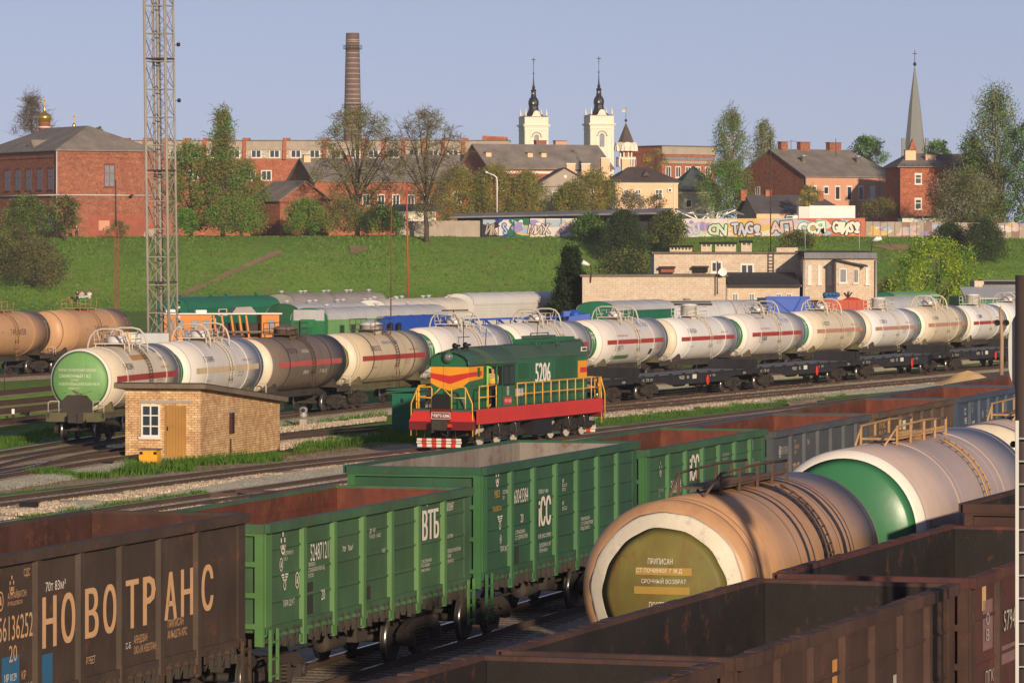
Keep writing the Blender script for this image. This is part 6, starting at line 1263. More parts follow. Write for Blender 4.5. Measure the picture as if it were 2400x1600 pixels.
# pink house and neighbours
P = pt(1889, 690); h_ = up(P, 413); a = 30; r, rf = house('pink_house', 'salmon pink house with grey slate roof, dark brick gable and three red stacks', P, a, 18.3, 20.5, h_, 'pink_render', 'gable', 4.6, 'slate', 'x', (0,3.2), .35, side='red_brick')
Q = lambda px: fr(px, 1889, 690, a)
for k, (px, py0, py1, pn) in enumerate(((1902,455,436,'pane'),(1932,455,437,'pane'),(1960,468,436,'pane'),(1989,469,436,'pane'),(2018,469,436,'pane_light'),(2047,468,436,'win_frame'))): pane_win(r, Q(px), up(P,py0), 1.0, up(P,py1)-up(P,py0), 0, fw=.13, pane=pn, cols=1, arch=.12)
pane_win(r, 13.5, up(P,455), 1.4, 1.4, 0, 'win_frame', 'pane_light', True)
for px, w, f_ in ((1844,1.35,10),(1895,1.9,10),(1970,2.3,10)): stack(rf, Q(px)+5.9, 10.2, h_+4.55, w, 1.1, 1.15, 'red_brick', 'concrete_edge')
for px in (1897, 2032): m = MB(); x = Q(px); m.lathe([(.45,h_+2.0),(.45,h_+3.3),(.6,h_+3.3),(.35,h_+3.6),(0,h_+3.65)],'galv',8,'z',(x+2.4,5.2,0)); m.build('roof_vent', rf)
pipe(r, [(-.08,-.1,h_-.1),(-.08,-.1,0)], .08, 'galv'); pipe(r, [(14.5,-.1,h_-.1),(14.5,-.1,0)], .08, 'galv')
m = MB(); m.box(13.95,18.25,-.03,-.001,up(P,478),up(P,476),'cornice_grey'); m.build('string_course', r)
P = pt(1773, 668); h_ = up(P, 497); r, rf = house('tiled_cottage', 'low cottage with dark tiled roof and peach walls in front of the pink house', P, 14, 14.5, 9, h_, 'peach_render', 'gable', 2.75, 'tile_roof', 'x', (0,3.5), .5, side='grey_render')  # left wall of the peach cottage coloured in the shade tone
for px in (1738, 1797): stack(rf, fr(px,1773,668,14)+1.6, 4.5, h_+2.6, 1.0, .9, .8, 'bright_brick')
stack(rf, fr(1940,1773,668,14), 3.2, h_+1.9, .9, .9, 1.3, 'bright_brick')
# white box truck
P = pt(1872, 652); tr = thing('box_truck', 'white box truck parked behind the painted wall', 'truck', P, rad(4)); k = 652/F
m = MB(); m.box(1.65,8.7,0,2.5,up(P,520),up(P,482),'bright_tank'); m.box(0,1.64,.0,2.5,up(P,520),up(P,484),'white_tank'); m.build('cargo_box', tr)
m = MB(); m.prism([(-2.2,.4),(-2.2,1.6),(-1.8,up(P,505)),(-.1,up(P,505)),(-.1,.4)],'y',.1,2.4,'white'); c_ = m.build('cab', tr); m = MB(); m.prism([(-1.9,up(P,511)),(-1.7,up(P,506.5)),(-.9,up(P,506.5)),(-.9,up(P,511))],'y',.08,.099,'pane'); m.build('window', c_)
for x in (-1.2, 6.5):
    for yy in (.15, 2.1): m = MB(); m.lathe([(0,-.1),(.45,-.1),(.48,0),(.45,.12),(0,.12)],'black',14,'y',(x,yy+.1,.45)); m.build('wheel', tr)
m = MB(); m.box(-2.2,8.5,.3,2.2,.5,1.0,'underframe'); m.build('chassis', tr)
P = pt(2110, 674); h_ = up(P, 390); r, rf = house('red_townhouse', 'narrow red rendered townhouse with two white windows and grey roof', P, 6, 7.5, 12, h_, 'bright_brick', 'gable', 2.2, 'slate', 'x', (3,3), .6)
for py0, py1 in ((432,408),(491,466)): pane_win(r, fr(2144,2110,674,6), up(P,py0), 1.15, up(P,py1)-up(P,py0), fw=.17, cols=1, rowz=(.6,), arch=.15)
for px, py in ((2142,352),(2190,362)): stack(rf, fr(px,2110,674,6), 3, up(P,382), 1.7, 1.0, up(P,py)-up(P,382), 'peach_render')
m = MB(); m.box(-.5,8,-.6,-.5,h_+.05,h_+.09,'mast_dark'); m.box(-.5,8,-.6,-.5,h_+.42,h_+.46,'mast_dark')
for k in range(8): m.box(-.5+1.15*k,-.44+1.15*k,-.6,-.5,h_,h_+.45,'mast_dark')
m.build('snow_guard', rf)
P = pt(2166, 680); h_ = up(P, 397); r, rf = house('dark_house', 'dark grey house with black roof half hidden by the big birch', P, 5, 13, 12, h_, 'dark_render', 'gable', 2.6, 'brown_roof', 'x', (4,4), .5)
P = pt(2115, 655); r, rf = house('white_garage', 'row of low white garages behind the concrete panel wall', P, 3, 7.0, 5, up(P, 511), 'church_white', z0=-.3); m = MB(); m.box(-.2,7.2,-.2,5.2,up(P,511),up(P,506),'roof_felt'); m.build('roof', r)
# market canopy
y = 655; x0, x1 = (1068-1200)*y/F, (1580-1200)*y/F; P = Vector((x0, y, bank_z(x0, y))); cn = thing('market_canopy', 'long grey metal canopy with black eaves behind the painted wall', 'canopy', P); u = lambda py: up(P, py); L = x1 - x0
m = MB(); A = [(-.8,u(508)),(0,u(500)),(L,u(487)),(L-1.8,u(498))]; m.add([(A[0][0],-1.5,A[0][1]),(A[3][0],-1.5,A[3][1]),(A[2][0],3,A[2][1]),(A[1][0],3,A[1][1])] + [(A[0][0],-1.5,A[0][1]-.22),(A[3][0],-1.5,A[3][1]-.22),(A[2][0],3,A[2][1]-.2),(A[1][0],3,A[1][1]-.2)], [(0,1,2,3),(4,7,6,5),(0,4,5,1),(1,5,6,2),(2,6,7,3),(3,7,4,0)], 'grey_metal_roof'); m.build('roof', cn)
m = MB(); m.add([(.2,-1.2,u(512)),(L-2,-1.2,u(504)),(L-2,-1.2,u(500)),(.2,-1.2,u(509)),(.2,2.6,u(512)),(L-2,2.6,u(504)),(L-2,2.6,u(500)),(.2,2.6,u(509))],[(0,1,2,3),(4,7,6,5),(0,4,5,1),(2,6,7,3),(0,3,7,4),(1,5,6,2)],'graf_black'); m.box(.2,L-2,2.65,2.75,0,u(503),'graf_black'); m.build('underside', cn)  # black slab and added black back wall paint the dark under the roof
for k in range(9): m = MB(); x = 2 + (L-5)*k/8; m.beam((x,0,0),(x,0,u(512-8*k/8)),.2,.2,'mast_dark'); m.build('post', cn)
y = 655; x0 = (1583-1200)*y/F; P = Vector((x0, y, bank_z(x0, y))); c2 = thing('folded_canopy', 'zigzag end of the canopy carried by white raking struts', 'canopy', P); u = lambda py: up(P, py); k = y/F
m = MB(); zz = [(0,487),(75,503),(132,487),(160,500)]
for i in range(3):
    (a, p), (b, q) = zz[i], zz[i+1]; m.add([(a*k,-1.6,u(p+9 if i != 1 else p)),(b*k,-1.6,u(q+2)),(b*k,2.5,u(q)),(a*k,2.5,u(p))] + [(a*k,-1.6,u(p+9 if i != 1 else p)-.15),(b*k,-1.6,u(q+2)-.15),(b*k,2.5,u(q)-.15),(a*k,2.5,u(p)-.15)], [(0,1,2,3),(4,7,6,5),(0,4,5,1),(1,5,6,2),(2,6,7,3),(3,7,4,0)], 'grey_metal_roof')
m.build('roof', c2)
for a, p, b, q in ((2,494,52,516),(40,498,52,516),(60,516,72,504),(72,504,76,516),(80,516,72,504),(100,497,94,512),(94,512,140,492),(20,502,40,498),(104,508,122,497)): m = MB(); m.beam((a*k,-1.4,u(p)),(b*k,-1.4,u(q)),.18,.18,'white'); m.build('strut', c2)
m = MB(); m.box(75*k-.1,75*k+.1,-.5,-.3,0,u(500),'white'); m.build('post', c2)
# walls along the crest
def wall(name, label, px0, px1, py0, mats, y=640, n=None, th=.25, cat='wall', y1=None, panel=None):
    """panel wall: a row of slabs, each its own colour"""
    y1 = y1 or y; xa, xb = (px0-1200)*y/F, (px1-1200)*y1/F; n = n or len(mats); P = Vector((xa, y, 0)); r = thing(name, label, cat, P)
    for k in range(n):
        a, b = k/n, (k+1)/n; x0_, x1_ = (xb-xa)*a, (xb-xa)*b; yy = (y1-y)*a; zb_ = bank_z(xa+x0_, y+yy) - .4; ztop = zt(py0[0] + (py0[1]-py0[0])*(a+b)/2, y+yy)
        m = MB(); m.box(x0_+.01, x1_-.01, yy, yy+th, zb_, ztop, mats[k % len(mats)]); m.box(x0_-.06, x0_+.06, yy-.05, yy-.001, zb_, ztop, panel or 'concrete'); m.build('panel', r)
    return r, P
wall('concrete_wall', 'plain pale concrete panel wall behind the bare tree trunk', 955, 1130, (518,517), ['concrete'], n=4, y=641)
g1, P1 = wall('painted_wall', 'wall panels painted black, deep blue and pale with scrawled graffiti, left of the round bushes', 1131, 1352, (512,512), ['graf_black','wall_blue','wall_green','wall_pale','wall_pale','wall_pale'], n=6, panel='graf_black')
g2, P2 = wall('painted_wall', 'brightly painted wall with big bubble letter graffiti, from the round bushes to the truck', 1545, 2028, (513,511), ['wall_pale','wall_pale','wall_pale','wall_yellow','wall_yellow','wall_sky','wall_red','wall_red','wall_red'], n=9, panel='wall_pink')
wall('panel_wall', 'weathered ribbed concrete panel wall running to the right edge', 2029, 2440, (519,524), ['concrete','concrete','wall_brown'], n=24, y=640, panel='wall_brown')
GR = random.Random(5)
def splash(root, P, px0, px1, py0, py1, mats, n):
    """patches of spray paint under the letters"""
    k = 640/F
    for i in range(n):
        x = (GR.uniform(px0, px1)-1200)*k - P.x; z = zt(GR.uniform(py0, py1), 640) - P.z; r_ = GR.uniform(.25, .8); q = GR.uniform(1, 2.4); ph = GR.random()*6; m = MB()
        m.add([(x + r_*q*math.cos(t)*(1+.35*math.sin(3*t+ph)), -.020-.0012*i, max(zt(552,640)-P.z, min(zt(515,640)-P.z, z + r_*math.sin(t)*(1+.3*math.cos(2*t+ph))))) for t in [j*.3927 for j in range(16)]], [tuple(range(16))], mats[i % len(mats)]); m.build('spray_patch', root)
def bub(root, P, px, py, body, w, h, fill, line='graf_black', fat=.24, inner=.10):
    """fat overlapping hand drawn letters: dark outline, pale body, each letter jittered"""
    k = 640/F; x0 = (px-1200)*k - P.x; z0 = zt(py, 640) - P.z; n = len(body); cw = w/n
    ring = lambda e, c: [(e*math.cos(t), e*math.sin(t)) for t in [q*2*math.pi/c for q in range(c)]] + [(0,0)]
    jit = [(GR.uniform(-.12,.12), GR.uniform(-.2,.2), GR.uniform(-.25,.25), GR.uniform(.9,1.15)) for _ in body]
    for d, e, mt in ((.07,fat,line),(.10,inner,fill)):
        m = MB(); c = 0
        for i, ch in enumerate(body):
            vs, fs, tw, th = glyphs(ch); jx, jz, ja, js = jit[i]
            for ox, oz in ring(e, 10):
                pts = []
                for a, b in vs:
                    u, v = (a/tw-.5)*cw*.92*js, (b/th-.5)*h*js; pts.append((x0 + cw*(i+.5) + jx + u*math.cos(ja) - v*math.sin(ja) + ox, -d-.0004*c, z0 + h/2 + jz + u*math.sin(ja) + v*math.cos(ja) + oz))
                m.add(pts, fs, mt); c += 1
        m.build('graffiti', root)
k_ = 640/F
splash(g1, P1, 1134, 1200, 518, 548, ['wall_pale','wall_sky','wall_green','wall_blue'], 7); splash(g1, P1, 1210, 1345, 516, 550, ['wall_sky','wall_yellow','church_white','graf_violet','wall_pink','concrete'], 16)
splash(g2, P2, 1550, 1700, 516, 549, ['graf_mint','church_white','wall_pink','graf_violet','wall_pale','wall_yellow'], 18); splash(g2, P2, 1700, 1800, 516, 549, ['wall_yellow','wall_pale','graf_orange'], 8); splash(g2, P2, 1790, 2020, 516, 549, ['wall_pink','wall_sky','graf_orange','wall_pale','wall_red'], 20)
for a in ((g1,P1,1138,550,'ИЖ',24*k_,22*k_,'concrete','graf_black',.14,.04),(g1,P1,1180,548,'S',9*k_,26*k_,'wall_sky','wall_blue',.2,.05),(g1,P1,1238,547,'МИХ',52*k_,20*k_,'wall_pale','graf_black',.12,.02),(g1,P1,1312,545,'YК',30*k_,18*k_,'wall_pink','graf_violet',.14,.04),
    (g2,P2,1606,549,'SU',32*k_,25*k_,'graf_silver','graf_violet',.2,.1),(g2,P2,1660,548,'CN',44*k_,22*k_,'graf_mint','graf_black'),(g2,P2,1716,549,'TNG!',66*k_,25*k_,'graf_silver','graf_black'),(g2,P2,1806,547,'AП',52*k_,24*k_,'wall_pink','graf_black'),(g2,P2,1872,547,'CCЯ',62*k_,24*k_,'church_white','graf_teal'),(g2,P2,1952,546,'GIИS!',62*k_,24*k_,'church_white','graf_black')): bub(*a)
g3 = [o for o in bpy.data.objects if o.name.startswith('panel_wall')][0]; P3 = g3.location
splash(g3, P3, 2040, 2390, 528, 556, ['wall_pale','wall_sky','wall_pink','graf_violet','wall_yellow','cornice_grey'], 22)
# ---------------------------------------------------------------- trees and shrubs
def leaf_cloud(m, c, rad_, n, size, mat, rng, flat_=1.0, droop=0.0):
    vs = []; fs = []
    for _ in range(n):
        d = Vector((rng.gauss(0,1), rng.gauss(0,1), rng.gauss(0,1))); d.normalize(); d *= rad_ * rng.random()**.5
        p = c + Vector((d.x, d.y, d.z*flat_ - droop*rng.random()))
        a = Vector((rng.uniform(-1,1), rng.uniform(-1,1), rng.uniform(-1,1))).normalized(); b = a.cross(Vector((rng.uniform(-1,1), rng.uniform(-1,1), rng.uniform(-1,1)))).normalized()
        s = size * rng.uniform(.55, 1.3); k = len(vs)
        vs += [p - a*s*.5, p + b*s*.32, p + a*s*.5, p - b*s*.32]; fs.append((k, k+1, k+2, k+3))
    m.add(vs, fs, mat)
def tree(name, label, P, h, hw, leaf, n=4000, size=.34, trunk_h=.25, shape='round', limbs=9, twigs=0, tr=None, bark='bark', clusters=None, seed=0, group=None, depth=None, lean=0, droop=0, clump=None):
    n = int(n*1.55); size *= .88; hw *= 1.08
    rng = random.Random(seed + int(P.x*7) + int(h*31)); r = thing(name, label, 'shrub' if name == 'shrub' else 'tree', P, 0, group)
    m = MB(); tr = tr or h*.018 + .05; th = h*trunk_h; dp_ = depth or hw
    def env(t):                                         # half width of the crown at relative height t
        if shape == 'round': return math.sqrt(max(0, 1-(2*t-1)**2))*.95 + .06
        if shape == 'bush': return math.sqrt(max(0, 1-t**2.2))*.98
        if shape == 'birch': return min(1, .30 + 1.3*t)*math.sqrt(max(0, 1-t**2.6))
        if shape == 'cone': return max(.03, 1-t)**.85
        if shape == 'vase': return (.25 + .85*min(1, t*1.5))*math.sqrt(max(0, 1-max(0,(t-.35)/.65)**2))
        return 1
    wob = [Vector((rng.uniform(-1,1), rng.uniform(-1,1), 0)) for _ in range(6)]
    top = Vector((lean*h, 0, h*.93)); sp = [Vector((0,0,-.3)), Vector((0,0,th*.5))] + [Vector((lean*h*q, 0, th + (h*.93-th)*q)) + wob[int(q*4)]*h*.012 for q in (.0,.25,.5,.75,1)]
    multi = shape in ('bush',)
    if not multi: m.tube(sp, tr, bark, 7, tr*.12)
    cl = clusters or max(14, n//110); cen = []
    cr = clump or hw*.36
    for i in range(cl):
        t = (i+.5)/cl; t = t**.85 if shape != 'cone' else t; e = env(t)
        ang = i*2.39996 + rng.uniform(-.5,.5); rr = e*(1 if i % 3 else .55)*rng.uniform(.66,1.02)
        x, y = math.cos(ang)*rr*hw, math.sin(ang)*rr*dp_
        z = th*.75 + (h-th*.75)*t*.97
        cen.append(Vector((x + lean*h*t, y, z)))
    mains = []
    for k in range(limbs):
        a = k*2.39996 + rng.uniform(-.3,.3); t = .12 + .8*(k+.5)/limbs; base = Vector((lean*h*t*.5, 0, max(.15, th*(.55 if shape != 'vase' else .9) + (h-th)*.55*t*(0 if multi else 1)*(.55 if shape == 'vase' else 1))))
        e = env(min(.98, t+.15)); tip = Vector((math.cos(a)*e*hw*.8 + lean*h*t, math.sin(a)*e*dp_*.8, th + (h-th)*min(.95, t+.22))); midp = base.lerp(tip, .5) + Vector((0,0,(h*.03))) + Vector((rng.uniform(-1,1), rng.uniform(-1,1), 0))*hw*.08
        q = base.lerp(midp, .5); lr = tr*(.55 if not multi else .5)*(1-.45*t)
        m.tube([base, q, midp, midp.lerp(tip,.5)+Vector((rng.uniform(-1,1),rng.uniform(-1,1),rng.uniform(-.4,1)))*hw*.05, tip], lr, bark, 5, lr*.15); mains += [q, midp, midp.lerp(tip,.6), tip]
    for c in cen:
        b = min(mains, key=lambda v: (v-c).length + max(0, v.z-c.z)*1.2); lr = tr*.14
        m.tube([b, b.lerp(c,.5) + Vector((rng.uniform(-1,1),rng.uniform(-1,1),rng.uniform(-.2,1)))*hw*.06, c], lr, bark, 4, lr*.3)
    m.build('trunk', r)
    lf = MB(); per = max(6, n//cl)
    for i, c in enumerate(cen): leaf_cloud(lf, c, cr*rng.uniform(.7,1.25), per, size, leaf if isinstance(leaf, str) else leaf[i % len(leaf)], rng, .85, droop)
    if twigs:
        vs = []; fs = []
        for c in cen:
            for _ in range(twigs):
                d = Vector((rng.gauss(0,1), rng.gauss(0,1), rng.gauss(.35,.8))).normalized(); L = cr*rng.uniform(.6,1.5); o = c + Vector((rng.gauss(0,1),rng.gauss(0,1),rng.gauss(0,1)))*cr*.35
                s = d.cross(Vector((rng.uniform(-1,1),rng.uniform(-1,1),rng.uniform(-1,1)))).normalized()*.028*(1+h*.03); e = o + d*L + Vector((0,0,-L*.1)); k = len(vs); vs += [o-s, o+s, e+s*.3, e-s*.3]; fs.append((k,k+1,k+2,k+3))
                for q in (.4,.7):
                    d2 = (d + Vector((rng.gauss(0,1),rng.gauss(0,1),rng.gauss(.2,1)))*.7).normalized(); o2 = o.lerp(e,q); e2 = o2 + d2*L*.5; k = len(vs); vs += [o2-s*.7,o2+s*.7,e2+s*.25,e2-s*.25]; fs.append((k,k+1,k+2,k+3))
        lf.add(vs, fs, 'twig')
    lf.build('crown', r); return r
def tp(name, label, px, base, top, hwpx, y, leaf, **kw):
    P = WY(px, base, y); g_ = bank_z(P.x, y); P.z = g_ if (base is None or P.z < g_ + 3 and y > 560) else P.z
    if y <= 560: P.z = -.3
    hgt = zt(top, y) - P.z; return tree(name, label, P, hgt, hwpx*y/F, leaf, **kw)
OL = ('leaf_olive', 'leaf_olive', 'leaf_brown')
tp('bare_tree', 'leafless dark tree behind the barracks roof beside the golden dome', 75, 330, 224, 46, 742, ('leaf_brown',), n=350, twigs=16, shape='cone', size=.3, trunk_h=.2, limbs=16, clusters=70)
tp('small_tree', 'small green treetop showing above the right slope of the barracks roof', 230, 345, 298, 13, 740, 'leaf_green', n=700, size=.35)
tp('slender_tree', 'tall slender young tree with feathery top, right of the lattice mast', 522, 566, 252, 60, 652, ('leaf_olive','leaf_green','leaf_olive'), n=8200, shape='cone', twigs=5, size=.34, limbs=14, trunk_h=.1, clusters=85)
tp('leafy_tree', 'bright green leafy tree immediately right of the lattice mast', 448, 566, 336, 60, 655, ('leaf_green','leaf_olive','leaf_green'), n=7000, shape='round', size=.36, trunk_h=.12, limbs=11, twigs=2)
tp('leafy_tree', 'olive green leafy tree filling the gap before the brick cottage', 566, 566, 378, 58, 656, ('leaf_olive','leaf_green'), n=5600, shape='round', size=.35, trunk_h=.12, twigs=3)
tp('shrub', 'fresh green shrub at the foot of the lattice mast, top of the bank', 436, 566, 492, 28, 642, 'leaf_green', n=2600, shape='bush', size=.3, limbs=8)
tp('shrub', 'broad green shrub under the slender tree', 548, 569, 468, 66, 640, ('leaf_green','leaf_olive'), n=5500, shape='bush', size=.32, limbs=9)
tp('shrub', 'bright green shrub before the brick cottage gable', 716, 569, 472, 52, 641, ('leaf_green','leaf_green','leaf_olive'), n=5200, shape='bush', size=.3, limbs=9)
tp('shrub', 'olive brown shrub below the big bare tree', 806, 570, 470, 50, 643, OL, n=4200, shape='bush', size=.3, limbs=9, twigs=3)
tp('shrub', 'dark green shrub between the two bare trees', 896, 571, 488, 54, 641, ('leaf_dark','leaf_dark','leaf_green'), n=5200, shape='bush', size=.3, limbs=9)
tp('budding_tree', 'large budding tree with dense twigs in front of the factory chimney', 838, 568, 252, 98, 650, ('leaf_olive',), n=9500, twigs=8, shape='round', size=.25, trunk_h=.2, limbs=16, clusters=130, clump=1.3)
tp('budding_tree', 'forked nearly bare tree with thick trunk before the concrete wall', 1000, 556, 256, 92, 634, ('leaf_olive',), n=4600, twigs=10, shape='vase', size=.24, trunk_h=.22, limbs=13, clusters=120, tr=.42, clump=1.25)
for px, top, hw, lb in ((1078,392,52,'yellowish willow nearest the forked bare tree'),(1158,384,50,'yellowish willow behind the white street lamp'),(1232,398,46,'yellowish willow before the grey pediment gable'),(1390,398,56,'yellowish willow left of the tall villa chimney'),(1332,425,32,'small yellowish willow against the grey villa wing')):
    tp('willow', lb, px, 530, top, hw, 672, ('leaf_yellow','leaf_olive','leaf_olive'), n=8500, twigs=2, shape='round', size=.3, trunk_h=.1, droop=.6, group='yellowish willows behind the canopy')
tp('shrub', 'white blossoming shrub before the yellow villa', 1478, 500, 452, 40, 668, ('blossom','leaf_brown'), n=1500, twigs=5, shape='bush', size=.26)
tp('shrub', 'reddish twiggy shrub right of the blossoming one', 1535, 500, 458, 30, 669, ('leaf_brown',), n=700, twigs=7, shape='bush', size=.25)
tp('shrub', 'orange brown twiggy bush on the skyline beside the turret', 1537, 420, 352, 30, 742, ('leaf_brown','leaf_yellow'), n=900, twigs=8, shape='vase', size=.28)
tp('birch', 'tall pale birch between the yellow villa and the pink house', 1712, 500, 248, 42, 700, ('leaf_birch','leaf_birch','leaf_green'), n=6500, twigs=2, shape='birch', size=.30, trunk_h=.3, bark='bark_birch', droop=1.6, clusters=80)
tp('birch', 'shorter birch rising over the dark brick gable', 1790, 480, 276, 34, 725, ('leaf_birch','leaf_olive'), n=4500, twigs=2, shape='birch', size=.30, trunk_h=.3, bark='bark_birch', droop=1.4)
tp('leafy_tree', 'fresh green tree under the tall pale birch', 1702, 505, 375, 58, 688, ('leaf_green','leaf_birch'), n=6500, shape='round', size=.32, trunk_h=.1, droop=.8)
DB = dict(shape='bush', size=.30, limbs=10, clump=1.1, group='round dark bushes on the bank edge')
tp('shrub', 'smallest round dark bush at the end of the pale graffiti', 1380, 556, 508, 34, 634, ('leaf_dark','leaf_dark','leaf_green'), n=6000, **DB)
tp('shrub', 'large dark bush hanging over the bank, middle of three', 1462, 586, 497, 48, 622, ('leaf_dark',), n=9500, **DB)
tp('shrub', 'round dark bush nearest the bubble letter graffiti', 1564, 573, 499, 44, 628, ('leaf_dark','leaf_dark','leaf_olive'), n=8500, **DB)
tp('shrub', 'long dark thicket on the bank beside the spruce', 1470, 652, 598, 66, 598, ('leaf_dark','leaf_olive','leaf_dark'), n=7000, shape='bush', size=.28, depth=3)
tp('spruce', 'dark spruce at the left end of the brick depot', 1338, 740, 578, 74, 366, ('conifer',), n=12500, shape='cone', size=.27, trunk_h=.06, limbs=22, clusters=150, clump=.75, droop=.3)
tp('shrub', 'scrub behind the depot vent stacks on the bank', 1868, 582, 546, 44, 612, ('leaf_dark','leaf_olive'), n=2600, shape='bush', size=.28, twigs=2)
tp('far_tree', 'dark green tree on the skyline left of the needle spire', 2032, 400, 322, 42, 830, ('leaf_dark','leaf_green'), n=3000, shape='round', size=.42, trunk_h=.2)
tp('far_tree', 'green tree on the skyline right of the needle spire', 2198, 400, 332, 28, 832, ('leaf_dark','leaf_green'), n=2000, shape='round', size=.42, trunk_h=.2)
tp('birch', 'big drooping birch at the right edge of the town', 2334, 520, 192, 66, 662, ('leaf_dark','leaf_green','leaf_olive'), n=12500, twigs=1, shape='birch', size=.32, trunk_h=.16, bark='bark_birch', droop=2.4, clusters=110)
tp('birch', 'lower drooping birch left of the big one', 2278, 520, 298, 42, 664, ('leaf_dark','leaf_green'), n=5200, shape='birch', size=.32, trunk_h=.16, bark='bark_birch', droop=2.0)
tp('birch', 'dense tree cut by the right edge behind the mast', 2405, 520, 285, 52, 658, ('leaf_dark','leaf_green'), n=6500, shape='round', size=.34, trunk_h=.1)
tp('blossoming_tree', 'white blossoming tree before the dark grey house', 2256, 524, 402, 78, 650, ('blossom','leaf_olive','leaf_dark','leaf_olive'), n=6000, twigs=3, shape='round', size=.28, trunk_h=.12)
tp('shrub', 'dark bush before the panel wall below the blossoming tree', 2226, 590, 528, 42, 630, ('leaf_dark',), n=4800, shape='bush', size=.28)
tp('shrub', 'taller dark bush before the panel wall near the right edge', 2306, 612, 518, 50, 622, ('leaf_dark',), n=6800, shape='bush', size=.28)
tp('lime_tree', 'bright yellow green tree right of the brick depot', 2196, 735, 562, 108, 432, ('leaf_lime','leaf_lime','leaf_green'), n=9500, twigs=1, shape='round', size=.24, trunk_h=.16, limbs=14, clusters=110, clump=1.15, depth=3.4)
tp('shrub', 'brown scrub between the depot and the lime tree', 2082, 735, 655, 34, 436, ('leaf_brown','leaf_olive'), n=2200, twigs=4, shape='bush', size=.22)
tp('shrub', 'little yellow bush on the tiled cottage roof edge', 1896, 500, 436, 26, 662, ('leaf_yellow','leaf_olive'), n=1300, twigs=5, shape='vase', size=.26)
tp('shrub', 'brown twiggy hedge under the pink house', 2066, 510, 472, 48, 676, ('leaf_brown','leaf_olive'), n=2400, twigs=5, shape='bush', size=.26, depth=2)
tp('shrub', 'olive bush before the left windows of the barracks', 62, 566, 464, 56, 626, ('leaf_olive','leaf_green','leaf_dark'), n=5200, shape='bush', size=.28, twigs=3)
tp('small_tree', 'olive small tree at the corner drainpipe of the barracks', 152, 566, 462, 40, 630, ('leaf_olive','leaf_dark'), n=3000, shape='round', size=.28, trunk_h=.3, twigs=3)
tp('shrub', 'wide twiggy thicket low on the bank at the left edge', 82, 708, 572, 82, 604, ('leaf_olive','leaf_dark','leaf_brown'), n=6000, twigs=6, shape='bush', size=.28, limbs=12, depth=4)
tp('shrub', 'dark undergrowth on the left edge of the bank', 8, 640, 562, 46, 612, ('leaf_dark','leaf_olive'), n=3600, shape='bush', size=.28, twigs=3)
tp('shrub', 'thin brown sapling before the repaired barracks wall', 276, 566, 520, 28, 634, ('leaf_brown','leaf_olive'), n=700, shape='bush', size=.26, twigs=6)

# ---------------------------------------------------------------- grass that stands up: blades in tufts along the tracks
def blades(name, polys, n, hmin, hmax, mat='grass_blade', z=-.31):
    m = MB(); vs = []; fs = []
    tri = []
    for pl in polys:
        v = [W(a, b, z) for a, b in pl]; c = sum(v, Vector())/len(v)
        for i in range(len(v)): a, b = v[i], v[(i+1) % len(v)]; tri.append((((a-c).cross(b-c)).length, c, a, b))
    tot = sum(t[0] for t in tri); cum = []; s = 0
    for t in tri: s += t[0]; cum.append(s)
    import bisect
    k = 0
    while k < n:
        t = tri[min(len(tri)-1, bisect.bisect(cum, R.random()*tot))]; u, w = R.random(), R.random()
        if u + w > 1: u, w = 1-u, 1-w
        p = t[1] + (t[2]-t[1])*u + (t[3]-t[1])*w
        d = mn.noise(Vector((p.x*.45, p.y*.45, 7)))
        if d < -.12: 
            if R.random() < .75: k += 1; continue
        hh = (hmin + (hmax-hmin)*max(0, min(1, .5+d)))*R.uniform(.6,1.25); a = R.random()*6.28; b = Vector((math.cos(a), math.sin(a), 0)); ln = Vector((R.gauss(0,.3), R.gauss(0,.3), 1))*hh; i = len(vs)
        vs += [p - b*.035, p + b*.035, p + ln]; fs.append((i, i+1, i+2)); k += 1
    m.add(vs, fs, mat); return m.build(name, kind='stuff')
blades('grass_tufts', [[(645,1070),(665,1080),(640,1084),(470,1092),(300,1104),(292,1086),(470,1082)], [(200,1120),(430,1098),(460,1104),(230,1122),(60,1120),(40,1112)]], 5200, .14, .42)
blades('grass_tufts', [[(700,1048),(800,1030),(940,1008),(1010,1012),(1000,1040),(880,1036),(790,1048),(690,1062)], [(880,1012),(970,1006),(1000,1022),(900,1030)]], 5200, .16, .46)
blades('grass_tufts', [[(0,1075),(150,1042),(288,1022),(288,1050),(150,1072),(0,1112)], [(0,1030),(120,1006),(288,1000),(280,1016),(120,1030),(0,1052)]], 6000, .10, .26)
blades('grass_tufts', [[(1390,982),(1500,970),(1640,958),(1840,935),(1960,922),(1990,928),(1800,952),(1640,974),(1480,992),(1400,998)]], 4200, .10, .24)
blades('grass_tufts', [[(0,1226),(250,1186),(480,1152),(490,1160),(260,1198),(120,1230),(0,1250)]], 3200, .10, .22)
blades('grass_tufts', [[(650,984),(760,974),(905,962),(910,978),(760,996),(650,1002)], [(1550,918),(1800,898),(2040,880),(2050,884),(1800,904),(1560,926)]], 3000, .10, .24)
blades('dry_grass', [[(0,1118),(200,1105),(640,1072),(830,1044),(900,1046),(640,1090),(200,1130),(0,1160)]], 1500, .06, .16, 'grass_dry')

